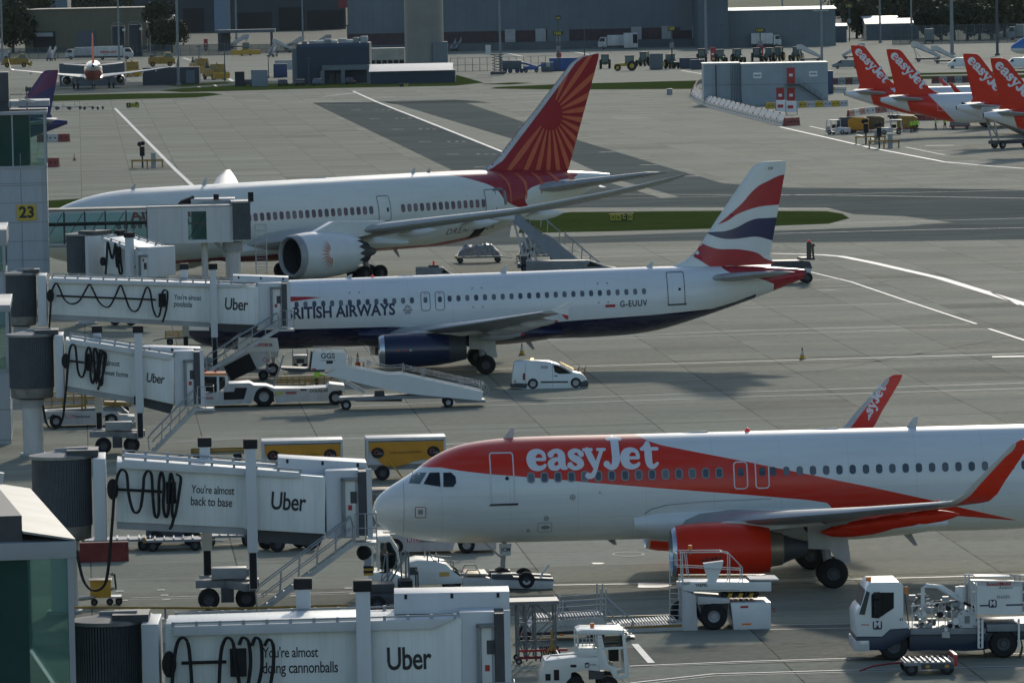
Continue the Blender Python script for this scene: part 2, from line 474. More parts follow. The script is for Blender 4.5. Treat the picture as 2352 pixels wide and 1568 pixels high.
GR = [
    [(1191, 535), (1200, 500), (1311, 487), (1658, 484), (1900, 485), (1935, 491), (1951, 501), (1903, 513.6), (1785, 518), (1633, 525), (1400, 531)],
    [(60, 224), (118, 219), (300, 215), (480, 213.3), (512, 217), (450, 224), (250, 229), (60, 234)],
    [(366, 208.6), (420, 203), (540, 196), (565, 193), (860, 192), (1045, 188), (1048, 172), (1110, 190), (1045, 197), (760, 202.5), (420, 212)],
    [(1126, 203.5), (1140, 200), (1300, 193), (1628, 184.5), (1720, 183), (1720, 198), (1630, 204), (1300, 206)],
    [(1100, 193.5), (1180, 189.6), (1224, 191), (1170, 194.5)],
    [(1900, 184), (1930, 178), (2400, 171), (2400, 179)],
    [(2080, 169), (2400, 162), (2400, 167), (2090, 173)],
    [(60, 488), (90, 462), (200, 455), (215, 470), (150, 484)],
    [(380, 196), (520, 188), (535, 191), (420, 200)],
]
for q in GR: sheet('grass', q, GRASS, .03)

def stripe(pts, w, mat=LINE, z=.018):
    """painted line of real width w through photo pixels"""
    P = [gp(x, y, z) for x, y in pts]; L_, R_ = [], []
    for i, p in enumerate(P):
        d = (P[min(i + 1, len(P) - 1)] - P[max(i - 1, 0)]); d.z = 0; d.normalize(); n = Vector((-d.y, d.x, 0)) * w / 2
        L_.append(p + n); R_.append(p - n)
    b = MB()
    for i in range(len(P) - 1): b.poly([L_[i], L_[i + 1], R_[i + 1], R_[i]])
    return struct(b.build('marking', mat, smooth=False))

for pts, w in [
    ([(1100, 1347), (1270, 1342.5), (1560, 1338), (1960, 1329), (2400, 1318)], .32),
    ([(1700, 1435.6), (2400, 1424)], .12), ([(1700, 1445.4), (2400, 1434)], .12),
    ([(1446, 1528.4), (1700, 1518), (2030, 1508), (2400, 1498)], .16), ([(1500, 1529), (1710, 1521), (2030, 1511), (2400, 1501)], .06),
    ([(1449, 1567), (1640, 1546), (1722, 1544), (1950, 1537.5), (2400, 1527)], .16), ([(1449, 1573), (1640, 1551), (1722, 1548), (2400, 1531)], .06),
    ([(1458, 1477.7), (1496, 1521)], .25),
    ([(420, 871), (1000, 851), (2400, 810)], .30),
    ([(565, 949.6), (784, 942), (1131, 930.8), (1721, 910.7), (2400, 890)], .15),
    ([(786, 933), (1131, 919.6), (1721, 899.4), (2400, 877.5)], .15),
    ([(1168, 782.7), (1721, 758.8), (2226, 744.6)], .15), ([(1131, 786), (1721, 767.6), (2270.6, 754.4)], .15),
    ([(2270.6, 754.4), (2400, 796)], .25), ([(1858, 623.7), (1955.5, 647.4), (2086.6, 692), (2242.7, 743.6)], .22),
    ([(1771.5, 582), (1835.6, 583.3), (1885, 585), (1933, 588.9), (2003, 602.8), (2156, 637.7), (2352, 697.6), (2400, 714)], .75),
    ([(1696, 706.8), (2092, 696.2)], .16), ([(1866, 643), (1940, 640)], .2), ([(1866, 659), (1980, 655)], .15), ([(1880, 667), (1920, 665.5)], .25),
    ([(2279, 819), (2400, 817)], 1.1), ([(2270, 668), (2340, 700)], .0 + .15),
    ([(840, 1027), (1600, 996)], .2), ([(600, 1015), (840, 1005)], .2),
    ([(264, 249), (330, 316), (402, 389), (447, 431)], .5),
    ([(238, 234.7), (590, 229.7)], .5), ([(565, 231), (866, 234.7)], .5), ([(866, 234.7), (1100, 228), (1330, 215), (1628, 206)], .4),
    ([(811, 209.6), (819, 213.4), (866.7, 234.7), (1000, 287), (1156, 349), (1308, 402), (1387, 430)], .55), ([(819, 213.4), (742, 222)], .5), ([(811, 208.8), (835, 207.4)], .5),
    ([(738, 241), (865, 239)], .5),
    ([(1791, 291.4), (1890, 314), (2003, 340), (2170, 372), (2280, 382), (2400, 390)], .5),
    ([(2053, 323.5), (2287, 315)], .3), ([(2142, 347), (2290, 343.5)], .3), ([(2170, 372), (2400, 365)], .35), ([(2125, 334.6), (2190, 334)], .9), ([(1965, 308), (2010, 320)], .3),
    ([(1860, 290), (1905, 300)], .3), ([(2080, 338), (2170, 356)], .2),
    ([(224, 382.5), (274, 381.6)], .7), ([(282, 381.5), (287, 381.4)], .7),
    ([(1311, 458), (2400, 436)], .2), ([(1370, 446), (1900, 448), (2400, 456)], .25), ([(1770, 516), (2400, 500)], .0 + .2), ([(1640, 540), (2100, 528), (2400, 522)], .25),
    ([(1500, 480), (1910, 480)], .2), ([(1300, 592), (1600, 583)], .3), ([(1360, 578), (1590, 573)], .2),
    ([(420, 133), (480, 152), (535, 187)], .8), ([(1150, 119), (1205, 131)], .6), ([(1306, 117), (1360, 127)], .6), ([(1565, 162), (1630, 173)], .5), ([(1205, 135), (1260, 134)], .5),
    ([(455, 199), (476, 206)], .5), ([(492, 195), (508, 205)], .5), ([(240, 222), (600, 213)], .3),
    ([(1362, 190), (1432, 189.4)], .6), ([(1131, 216), (1360, 211)], .4),
    ([(300, 1372), (1000, 1353)], .12), ([(160, 1270), (560, 1247)], .12), ([(318, 1397), (390, 1425)], .14), ([(270, 1377), (900, 1360)], .06),
    ([(150, 1027), (560, 1006)], .12), ([(50, 1060), (200, 1040)], .1)]:
    stripe(pts, w)
for k in range(7):                           # the row of lane marks on the asphalt
    y = [253, 272.5, 297.3, 325.6, 354.6, 384, 410][k]; x0 = [806, 848, 900, 962, 1026, 1090, 1150][k]
    stripe([(x0, y), (x0 + 25 + k, y - .2)], .5); 
    for j in (55, 70, 84): stripe([(x0 + j * (1 + .06 * k), y - .4), (x0 + j * (1 + .06 * k) + 8, y - .5)], .8)
    if k > 1: stripe([(x0 + 230 + 30 * k, y - 5), (x0 + 250 + 34 * k, y - 5.5)], .5)
for x, y in ((370, 1354), (378, 1366), (382, 1376), (275, 1357), (285, 1378), (660, 1357), (675, 1367), (800, 1350), (812, 1362), (468, 1352)):   # stand marking squares
    stripe([(x - 9, y), (x + 9, y - .5)], .55, LINEY); stripe([(x - 4, y - .1), (x + 4, y - .4)], .3, STAND_Y, .024)
CONCD = paving('worn_concrete', (.175, .178, .135), (.235, .236, .18)); CONCP = paving('fresh_concrete', (.29, .295, .23), (.37, .37, .29))
random.seed(21)
for k in range(46):                          # slabs replaced or soiled one by one
    p = gp(random.uniform(120, 2330), random.choice((random.uniform(250, 420), random.uniform(570, 1000), random.uniform(1240, 1560)))); ca, sa = cos(GA), sin(GA)
    u, v = p.x * ca + p.y * sa, -p.x * sa + p.y * ca; i, j = math.floor(u / 6), math.floor(v / 6); w_ = random.choice((1, 1, 1, 2)); h_ = random.choice((1, 1, 2, 3))
    Q = [(6 * i + .03, 6 * j + .03), (6 * (i + w_) - .03, 6 * j + .03), (6 * (i + w_) - .03, 6 * (j + h_) - .03), (6 * i + .03, 6 * (j + h_) - .03)]
    struct(MB().poly([(a * ca - b_ * sa, a * sa + b_ * ca, .0022 + .00004 * k) for a, b_ in Q]).build('concrete_slab', random.choice((CONCD, CONCD, CONCP)), smooth=False))
for pts, w in (([(1250, 1337), (1700, 1328), (2400, 1309)], .5), ([(1250, 1350), (1700, 1343), (2400, 1326)], .5), ([(1100, 842), (1700, 825), (2400, 803)], .6), ([(1100, 855), (1700, 838), (2400, 818)], .6), ([(600, 1000), (1200, 982), (2400, 945)], .5), ([(1000, 690), (2000, 655), (2400, 640)], .5), ([(700, 900), (1400, 890), (1900, 850), (2400, 760)], .4), ([(150, 330), (600, 318), (1100, 250)], .8)):
    stripe(pts, w, CONCD, .0048)
# puddles
PUD = M('wet_patch', (.42, .43, .42), .4, var=.2, spec=.5)
for cx, cy, rx, ry in ((1497, 1343, 38, 7), (1372, 1293, 14, 2)):
    P = [gp(cx + rx * cos(a) * (1 + .2 * sin(3 * a + cx)), cy + ry * sin(a) * (1 + .2 * cos(2 * a)), .02) for a in [2 * pi * k / 30 for k in range(30)]]
    struct(MB().poly(P).build('puddle', PUD, smooth=False))
# painted ring near the engine
sh = [gp(1443 + 37 * cos(a), 1272 + 5.5 * sin(a), .018) for a in [2 * pi * k / 40 for k in range(40)]]
si = [gp(1443 + 33 * cos(a), 1272 + 4.5 * sin(a), .018) for a in [2 * pi * k / 40 for k in range(40)]]
b = MB()
for k in range(40): b.poly([sh[k], sh[(k + 1) % 40], si[(k + 1) % 40], si[k]])
struct(b.build('marking', LINEY, smooth=False))

# ---------------------------------------------------------------- aircraft
def interp(x, xs, ys):
    if x <= xs[0]: return ys[0]
    for i in range(len(xs) - 1):
        if x <= xs[i + 1]:
            t = (x - xs[i]) / (xs[i + 1] - xs[i]); return ys[i] + (ys[i + 1] - ys[i]) * t
    return ys[-1]

class Body:
    def __init__(s, st):
        st = smooth_st(st); s.x = [a[0] for a in st]; s.t = [a[1] for a in st]; s.b = [a[2] for a in st]; s.w = [a[3] for a in st]
    def prof(s, x): return interp(x, s.x, s.t), interp(x, s.x, s.b), interp(x, s.x, s.w)
    def side(s, x, z, e=.012):
        t, b, w = s.prof(x); m, h = (t + b) / 2, (t - b) / 2
        k = max(0, 1 - ((z - m) / h) ** 2)
        return (x, -w * sqrt(k) - e, z)
    def fn(s, e=.012, sgn=1): return lambda u, v: (lambda p: (p[0], p[1] * sgn, p[2]))(s.side(u, v, e))
    def mesh(s, name, mat, parent, n=48):
        R = []
        for x, t, b, w in zip(s.x, s.t, s.b, s.w):
            m, h = (t + b) / 2, (t - b) / 2
            R.append([(x, w * cos(2 * pi * k / n), m + h * sin(2 * pi * k / n)) for k in range(n)])
        return MB().loft(R).build(name, mat, parent)

def smooth_st(st, k=4):
    out = []
    for i in range(len(st) - 1):
        p0, p1, p2, p3 = st[max(i - 1, 0)], st[i], st[i + 1], st[min(i + 2, len(st) - 1)]
        d1 = p2[0] - p1[0]
        for j in range(k):
            t = j / k; row = [p1[0] + d1 * t]
            for c in (1, 2, 3):
                m1 = (p2[c] - p0[c]) / max(1e-6, p2[0] - p0[0]) * d1; m2 = (p3[c] - p1[c]) / max(1e-6, p3[0] - p1[0]) * d1
                if i == 0: m1 = (p2[c] - p1[c]) * 1.6
                row.append((2 * t ** 3 - 3 * t * t + 1) * p1[c] + (t ** 3 - 2 * t * t + t) * m1 + (-2 * t ** 3 + 3 * t * t) * p2[c] + (t ** 3 - t * t) * m2)
            out.append(tuple(row))
    return out + [tuple(st[-1])]

B320 = Body([(0, 3.06, 3.02, .03), (.12, 3.48, 2.72, .42), (.45, 3.85, 2.42, .78), (1.0, 4.22, 2.15, 1.14), (1.6, 4.58, 1.98, 1.43), (2.2, 5.02, 1.87, 1.64), (2.8, 5.36, 1.81, 1.77), (3.6, 5.64, 1.76, 1.89), (4.8, 5.81, 1.74, 1.95), (6.2, 5.88, 1.73, 1.975), (10, 5.88, 1.73, 1.975), (16, 5.88, 1.73, 1.975), (22, 5.88, 1.73, 1.975), (26, 5.88, 1.76, 1.97), (28.5, 5.87, 2.02, 1.94), (31, 5.83, 2.66, 1.75), (33.5, 5.74, 3.42, 1.38), (35.5, 5.6, 4.08, .92), (37, 5.45, 4.62, .5), (37.6, 5.36, 4.86, .28)])
B787 = Body([(0, 4.6, 4.5, .05), (.3, 5.2, 4.0, .6), (1, 5.8, 3.55, 1.15), (2.5, 6.6, 2.98, 1.85), (4.5, 7.3, 2.52, 2.4), (7, 7.78, 2.2, 2.74), (10, 8.0, 2.06, 2.88), (20, 8.02, 2.05, 2.885), (38, 8.02, 2.05, 2.885), (43, 7.96, 2.6, 2.66), (48, 7.8, 3.75, 2.1), (52, 7.55, 4.95, 1.42), (55, 7.28, 5.95, .78), (56.7, 7.08, 6.5, .32)])

def curve_n(N, L, x, pts, vector=False):
    xs = [p[0] for p in pts]; ys = [p[1] for p in pts]; x0, x1, y0, y1 = xs[0], xs[-1], min(ys) - .01, max(ys) + .01
    t = ramp(N, L, x, x0, x1)
    fc = N.new('ShaderNodeFloatCurve'); L.new(t, fc.inputs['Value'])
    c = fc.mapping.curves[0]
    q = [((a - x0) / (x1 - x0), (b - y0) / (y1 - y0)) for a, b in pts]
    c.points[0].location = q[0]; c.points[1].location = q[-1]
    for a in q[1:-1]: c.points.new(*a)
    for p in c.points: p.handle_type = 'VECTOR' if vector else 'AUTO_CLAMPED'
    fc.mapping.update()
    return math_n(N, L, 'MULTIPLY_ADD', fc.outputs[0], y1 - y0, y0)

def skin(name, base, masks, rough=.30):
    """aircraft paint: base colour and areas bounded by curves in the machine's own x (aft) and z (up)"""
    m = bpy.data.materials.new(name); nt, N, L, b = nodes(m)
    tc = N.new('ShaderNodeTexCoord'); sp = N.new('ShaderNodeSeparateXYZ'); L.new(tc.outputs['Object'], sp.inputs[0])
    X, Z = sp.outputs[0], sp.outputs[2]
    col = base
    for colr, conds in masks:
        f = None
        for kind, pts in conds:
            if kind in 'ab':
                cv = curve_n(N, L, X, pts, True) if len(pts) > 1 else pts[0]
                r = math_n(N, L, 'LESS_THAN' if kind == 'b' else 'GREATER_THAN', Z, cv)
            else:
                cv = curve_n(N, L, Z, pts) if len(pts) > 1 else pts[0]
                r = math_n(N, L, 'LESS_THAN' if kind == '<' else 'GREATER_THAN', X, cv)
            f = r if f is None else math_n(N, L, 'MULTIPLY', f, r)
        col = mixc(N, L, f, col, colr)
    mp = N.new('ShaderNodeMapping'); mp.inputs['Scale'].default_value = (.35, 1, 2.2); L.new(tc.outputs['Object'], mp.inputs[0])
    n1 = noise(N, L, mp.outputs[0], .8, 6, .7)
    col = mixc(N, L, ramp(N, L, n1, .45, .75, 0, .20), col, (.30, .30, .28))
    fr = math_n(N, L, 'FRACT', math_n(N, L, 'DIVIDE', X, 2.667)); ln = math_n(N, L, 'LESS_THAN', fr, .004)
    col = mixc(N, L, math_n(N, L, 'MULTIPLY', ln, .35), col, (.12, .12, .12))
    L.new(col, b.inputs['Base Color'])
    L.new(ramp(N, L, n1, .3, .8, rough - .06, rough + .14), b.inputs['Roughness'])
    b.inputs['Coat Weight'].default_value = .12; b.inputs['Coat Roughness'].default_value = .15; b.inputs['Specular IOR Level'].default_value = .35
    hz = math_n(N, L, 'LESS_THAN', math_n(N, L, 'FRACT', math_n(N, L, 'DIVIDE', Z, .93)), .012); col = mixc(N, L, math_n(N, L, 'MULTIPLY', hz, .22), col, (.12, .12, .12)); L.new(col, b.inputs['Base Color'])
    MATS[name] = m
    return m

FOIL = [(1, 0.004), (.8, .035), (.55, .068), (.3, .085), (.12, .068), (.03, .035), (0, 0), (.03, -.026), (.12, -.044), (.3, -.052), (.55, -.042), (.8, -.012), (1, -.004)]
def foil_ring(le, ch, nrm, tk=1.0):
    le, nrm = Vector(le), Vector(nrm)
    return [le + Vector((c * ch, 0, 0)) + nrm * (t * ch * tk) for c, t in FOIL]

def wing_mesh(name, secs, sgn, mat, parent):
    """secs: (x of leading edge, chord, y, z, thickness, tilt of the section's normal)"""
    R = [foil_ring((x, sgn * y, z), c, (0, -sgn * sin(a), cos(a)), tk) for x, c, y, z, tk, a in secs]
    return MB().loft(R).build(name, mat, parent)

class Fin:
    def __init__(s, le, te, T): s.le, s.te, s.T = le, te, T       # le, te: lists of (z, x)
    def half(s, x, z):
        l = interp(z, *zip(*s.le)); t = interp(z, *zip(*s.te)); c = min(1, max(0, (x - l) / max(.01, t - l)))
        z0, z1 = s.le[0][0], s.le[-1][0]
        return s.T * (1 - .62 * (z - z0) / (z1 - z0)) * (max(0, 1.9 * sqrt(c) * (1 - c) ** .9)) * 1.25 + .004
    def fn(s, e=.014, sgn=-1): return lambda u, w: (u, sgn * (s.half(u, w) + e), w)
    def outline(s): return [(x, z) for z, x in s.le] + [(x, z) for z, x in reversed(s.te)]
    def mesh(s, name, mat, parent):
        zs = sorted(set([z for z, x in s.le] + [z for z, x in s.te])); C = [0, .015, .05, .12, .22, .35, .5, .65, .8, .92, 1]
        z2 = []
        for a, c in zip(zs, zs[1:]): z2 += [a, (a + c) / 2]
        z2.append(zs[-1]); R = []
        for z in z2:
            l = interp(z, *zip(*s.le)); t = interp(z, *zip(*s.te)); P = [l + (t - l) * c for c in C]
            R.append([(x, -s.half(x, z), z) for x in P] + [(x, s.half(x, z), z) for x in reversed(P[1:-1])])
        return MB().loft(R).build(name, mat, parent)

def clip2d(polys, outline):
    outline = ccw(outline); vs, fs = [Vector(p) for p in outline], [list(range(len(outline)))]
    for p in map(ccw, polys):
        i = len(vs); vs += [Vector(q) for q in p]; fs.append(list(range(i, i + len(p))))
    V, E, Fc, ov, oe, of = delaunay_2d_cdt(vs, [], fs, 0, 1e-5)
    return ([tuple(v) for v in V], [tuple(f) for f, o in zip(Fc, of) if 0 in o and len(o) > 1])

def smooth_poly(pts, k=5):
    P = [(x, y, 0) for x, y in pts]
    return [(x, y) for x, y, _ in smooth3(P, k)]

FIN320 = Fin([(5.75, 29.2), (6.15, 30.3), (6.7, 31.0), (8.5, 32.25), (11.6, 34.5), (11.93, 34.95), (12.0, 35.3)], [(5.75, 35.75), (6.3, 35.5), (11.5, 36.62), (12.0, 36.66)], .30)
FIN787 = Fin([(7.6, 42.6), (8.1, 44.0), (8.6, 45.0), (12.3, 49.0), (16.2, 53.1), (16.65, 53.9), (16.9, 55.4)], [(7.0, 52.3), (16.5, 55.95), (16.9, 56.0)], .42)

EASY = [   # heavy soft-serifed letters drawn as strokes (x, y, half width), x-height 1
    [[(.86, .56, .07), (.80, .80, .075), (.54, .90, .09), (.26, .76, .16), (.18, .50, .185), (.27, .22, .16), (.55, .09, .10), (.80, .16, .075), (.88, .25, .05)], [(.22, .52, .055), (.86, .52, .055)]],
    [[(.20, .74, .12), (.36, .88, .08), (.60, .89, .09), (.74, .72, .14), (.74, .40, .15), (.80, .16, .12), (.95, .09, .06)], [(.70, .52, .06), (.42, .50, .08), (.20, .34, .13), (.24, .15, .12), (.45, .09, .09), (.66, .20, .07)]],
    [[(.74, .74, .11), (.60, .88, .07), (.40, .90, .08), (.22, .76, .12), (.32, .58, .13), (.56, .46, .14), (.70, .28, .13), (.56, .11, .09), (.34, .08, .08), (.16, .22, .12)]],
    [[(.20, .90, .12), (.36, .55, .13), (.56, .14, .11)], [(.92, .90, .07), (.70, .40, .07), (.52, -.10, .08), (.36, -.32, .10), (.18, -.30, .12)], [(.02, .94, .05), (.42, .94, .05)], [(.72, .94, .05), (1.08, .94, .05)]],
    [[(.60, 1.36, .16), (.60, .80, .16), (.60, .45, .16), (.50, .16, .13), (.30, .07, .09), (.12, .24, .13)], [(.26, 1.40, .055), (.92, 1.40, .055)]],
    None,
    [[(.40, 1.16, .10), (.40, .80, .145), (.40, .40, .145), (.46, .16, .12), (.64, .09, .085), (.84, .24, .05)], [(.08, .93, .06), (.86, .93, .06)], [(.40, 1.20, .05), (.14, .96, .05)]],
]
ADV = [.98, 1.0, .86, 1.02, .86, .98, .9]
def easy2d(h=1.0, track=1.0):
    out, x = [], 0
    for i in range(7):
        S = EASY[i] or EASY[0]
        out.append(place2d(strokes2d([smooth3([(x, y, r * 1.18 + .012) for x, y, r in st]) for st in S]), h, h, x * h * track, 0)); x += ADV[i]
    return join2d(out), x * h * track

def fit2d(sh, u0, w0, u1, w1):                  # scale a shape so that its foot runs from (u0, w0) to (u1, w1)
    xs = [p[0] for p in sh[0]]; a, b = min(xs), max(xs); k = hypot(u1 - u0, w1 - w0) / (b - a); r = atan2(w1 - w0, u1 - u0)
    return place2d(([(x - a, y) for x, y in sh[0]], sh[1]), k, k, u0, w0, r)

def gear_main(root, sgn, x=17.71, zr=0):
    b = MB().m(LGREY).cyl((x - .1, sgn * 3.8, .62), (x - .35, sgn * 3.75, 2.5), .16, .19).cyl((x, sgn * 3.3, .6), (x, sgn * 4.25, .6), .09)
    b.m(WHITED).prism([(x - .95, 2.45), (x + .55, 2.5), (x + .72, 1.0), (x + .25, .95), (x - .1, 1.5), (x - .95, 1.55)], 'xz', sgn * 4.0, sgn * 4.06)
    b.m(DGREY).bar((x - .1, sgn * 3.8, 1.3), (x - .9, sgn * 2.6, 2.3), .12)
    o = b.build('landing_gear', None, root)
    for y in (3.34, 4.25): wheel1(o, (x, sgn * y, .585), .585, .42, rim=.46, mat=DGREY)
    return o

def engine(root, kind, c, mats, rev=False):
    x0, y, z = c
    shell, core = mats
    if kind == 'cfm':
        pr = [(.10, 1.02), (.02, .97), (.0, .93), (.06, .89)]
        o = MB().m(ALU).lathe([(.16, .985), (.06, .955), (0, .90), (.05, .845), (.2, .81)], c).m(shell).lathe([(.16, .985), (.5, 1.05), (1.2, 1.10), (2.0, 1.10), (2.8, 1.04), (3.5, .93), (3.8, .86)], c).m(DGREY).lathe([(.2, .81), (1.0, .84)], c).lathe([(3.8, .86), (3.3, .82)], c).m(BLACK).lathe([(1.0, .84), (1.0, .25), (.65, .02)], c).build('engine', None, root)
        MB().m(core).lathe([(3.3, .80), (3.9, .68), (4.3, .62), (4.35, .55)], c).m(DGREY).lathe([(4.3, .58), (4.7, .42), (5.3, .28), (5.3, .01)], c).build('exhaust', None, o)
        MB().m(WHITED).prism([(x0 + 1.0, z + .95), (x0 + 2.2, z + 1.12), (x0 + 5.6, z + 1.1), (x0 + 6.0, z + .9), (x0 + 3.7, z + .75)], 'xz', y - .17, y + .17).build('pylon', None, o)
    elif kind == 'v25':
        o = MB().m(ALU).lathe([(.30, .98), (.08, .93), (0, .87), (.05, .82), (.2, .79)], c).m(shell).lathe([(.30, .98), (.8, 1.02), (2.2, 1.03), (3.4, .98), (4.15, .88)], c).m(DGREY).lathe([(4.15, .882), (5.2, .68), (5.2, .6), (4.6, .55)], c).lathe([(.2, .79), (1.0, .82)], c).m(BLACK).lathe([(1.0, .82), (1.0, .25), (.6, .02)], c).lathe([(4.6, .55), (4.6, .01)], c).build('engine', None, root)
        MB().m(WHITED).prism([(x0 + 1.0, z + .9), (x0 + 2.2, z + 1.12), (x0 + 5.6, z + 1.08), (x0 + 6.2, z + .9), (x0 + 4.2, z + .6)], 'xz', y - .17, y + .17).build('pylon', None, o)
    else:
        ch = []
        o = MB().m(LGREY).lathe([(.55, 1.69), (.2, 1.63), (.03, 1.56), (0, 1.49), (.06, 1.42), (.3, 1.37)], c, n=44).m(shell).lathe([(.55, 1.69), (1.6, 1.80), (3.0, 1.82), (4.6, 1.66), (5.4, 1.52)], c, n=44).m(DGREY).lathe([(.3, 1.37), (1.6, 1.42)], c, n=44).m(BLACK).lathe([(1.6, 1.42), (1.6, .35), (1.1, .02)], c, n=44).build('engine', None, root)
        n = 36; R0 = [(x0 + 5.4, y + 1.52 * cos(2 * pi * k / n), z + 1.52 * sin(2 * pi * k / n)) for k in range(n)]
        R1 = [(x0 + (6.15 if k % 2 else 5.55), y + (1.38 if k % 2 else 1.50) * cos(2 * pi * k / n), z + (1.38 if k % 2 else 1.50) * sin(2 * pi * k / n)) for k in range(n)]
        MB().m(shell).loft([R0, R1], caps=False).build('chevron_nozzle', None, o)
        MB().m(core).lathe([(5.0, 1.15), (6.2, .98), (7.2, .78), (7.2, .6)], c).m(DGREY).lathe([(6.9, .62), (8.0, .25), (8.3, .01)], c).build('exhaust', None, o)
        MB().m(shell).prism([(x0 + 1.8, z + 1.6), (x0 + 4.0, z + 2.5), (x0 + 9.0, z + 2.3), (x0 + 9.0, z + 1.6), (x0 + 6.0, z + 1.1)], 'xz', y - .28, y + .28).build('pylon', None, o)
    return o

def windows(root, body, xs, z, w=.25, h=.36, mat=None, frame=None, tilt=0):
    for x in xs:
        o = decal('cabin_window', poly2d(rrect(x - w / 2, x + w / 2, z - h / 2, z + h / 2, w * .46)), body.fn(.014), mat or WINDOW, root, .12)
        if frame: decal('window_frame', rring(x - w / 2 - .03, x + w / 2 + .03, z - h / 2 - .03, z + h / 2 + .03, w * .5, .05), body.fn(.016), frame, o, .12)

def door(root, body, x0, x1, z0, z1, paint, line, r=.12, t=.05, name='cabin_door', slope=0):
    o = decal(name, poly2d(rrect(x0, x1, z0, z1, r)), body.fn(.008), paint, root, .15)
    decal('door_outline', rring(x0, x1, z0, z1, r, t), body.fn(.016), line, o, .15)
    return o

WING320 = [(11.7, 7.3, 1.5, 2.30, 1.0, 0), (12.15, 6.7, 2.3, 2.42, 1.0, 0), (14.35, 4.3, 6.4, 2.95, .9, 0), (17.3, 2.9, 11.7, 3.62, .85, 0), (20.15, 1.55, 16.9, 4.32, .8, 0)]
SHARK = [(20.15, 1.55, 16.9, 4.32, .8, .0), (20.55, 1.42, 17.30, 4.42, .7, .35), (20.95, 1.28, 17.60, 4.70, .7, .85), (21.4, 1.12, 17.75, 5.2, .6, 1.25), (22.2, .86, 17.92, 6.0, .6, 1.35), (22.75, .66, 18.03, 6.55, .55, 1.35), (23.1, .36, 18.06, 6.72, .5, 1.35)]
WINGMET = M('wing_metal', (.34, .36, .37), .38, .25, var=.1, scale=.6)

def a320(label, group, loc, rz, livery, detail=2, tilt=0, engines='cfm', shark=True, name='passenger_aircraft'):
    root = thing(name, label, 'airliner', loc, rz, group)
    if tilt: root.rotation_euler = (0, -tilt, rz); root.location.z = -tilt * 17.7
    Lv = livery
    B320.mesh('fuselage', Lv['body'], root, 48 if detail == 2 else 28)
    FIN320.mesh('tail_fin', Lv['fin'], root)
    for sg in (-1, 1):
        w = wing_mesh('wing', WING320, sg, WINGMET, root)
        if shark: wing_mesh('sharklet', SHARK, sg, Lv['tip'], w)
        else:
            MB().m(WHITE).prism([(20.75, 4.42), (22.0, 4.95), (21.75, 4.42)], 'xz', sg * 16.95, sg * 16.99).prism([(20.75, 4.38), (21.75, 4.42), (21.72, 4.12), (21.3, 4.2)], 'xz', sg * 16.95, sg * 16.99).m(RED).prism([(21.3, 4.2), (21.72, 4.115), (21.72, 3.86), (21.55, 3.9)], 'xz', sg * 16.95, sg * 16.99).build('wing_fence', None, w)
        for y, xx, z in ((4.6, 17.2, 2.35), (8.0, 17.6, 2.85), (10.6, 18.3, 3.2), (13.4, 19.2, 3.6)):
            l = 3.3 - y * .08
            b = MB().m(Lv['flap']).loft([[(xx + l * a, sg * y + r * .22 * cos(2 * pi * k / 10), z - .12 * (1 - a) + r * .27 * sin(2 * pi * k / 10)) for k in range(10)] for a, r in ((0, .1), (.15, .75), (.4, 1), (.7, .8), (.9, .4))])
            b.m(Lv['flapend']).loft([[(xx + l * a, sg * y + r * .22 * cos(2 * pi * k / 10), z - .12 * (1 - a) + r * .27 * sin(2 * pi * k / 10)) for k in range(10)] for a, r in ((.9, .4), (1.0, .08))])
            b.build('flap_fairing', None, w)
        wing_mesh('tailplane', [(31.3, 4.1, .6, 5.0, 1.0, 0), (34.6, 1.7, 6.2, 5.55, .9, 0), (34.9, 1.3, 6.25, 5.56, .6, 0)], sg, LGREY, root)
        engine(root, engines, (11.25, sg * 5.75, 1.74), Lv['eng'])
        gear_main(root, sg)
    R = []
    for x, t, bt, wd in ((10.2, 3.1, 1.9, 1.80), (11.0, 3.3, 1.68, 1.95), (12.2, 3.4, 1.54, 2.04), (14, 3.4, 1.46, 2.10), (17.5, 3.3, 1.46, 2.10), (19.5, 3.1, 1.52, 2.05), (21.3, 2.8, 1.66, 1.92), (22.6, 2.5, 1.85, 1.6)):
        R.append([(x, wd * cos(a), (t + bt) / 2 + (t - bt) / 2 * sin(a)) for a in [2 * pi * k / 40 for k in range(40)]])
    MB().loft(R).build('belly_fairing', Lv['body'], root)
    z0 = .0 if not tilt else tilt * 12.6
    o = MB().m(LGREY).cyl((5.07, 0, .4 + z0), (5.2, 0, 1.9), .10).cyl((5.07, -.3, .38 + z0), (5.07, .3, .38 + z0), .06).bar((5.1, 0, 1.1), (4.3, 0, 1.85), .07).m(WHITED).prism([(4.95, 1.72), (5.45, 1.72), (5.4, 1.25), (4.98, 1.25)], 'xz', -.42, -.39).build('landing_gear', None, root)
    for y in (-.25, .25): wheel1(o, (5.07, y, .38 + z0), .38, .24, rim=.5)
    MB().lathe([(0, .30), (.12, .24), (.14, .1)], (37.58, 0, 5.1), 'x', 16, True).build('exhaust', DGREY, root)
    return root

def antenna(root, body, x, h=.38, l=.42, mat=WHITED, top=True, lean=.3):
    t, b, w = body.prof(x)
    if top: P = [(x, t - .03), (x + l, t - .03), (x + l * .9 + lean * .4, t + h), (x + l * .55 + lean * .4, t + h)]
    else: P = [(x, b + .04), (x + l, b + .04), (x + l + lean, b - h), (x + l * .6 + lean, b - h)]
    MB().prism(P, 'xz', -.025, .025).build('antenna', mat, root)

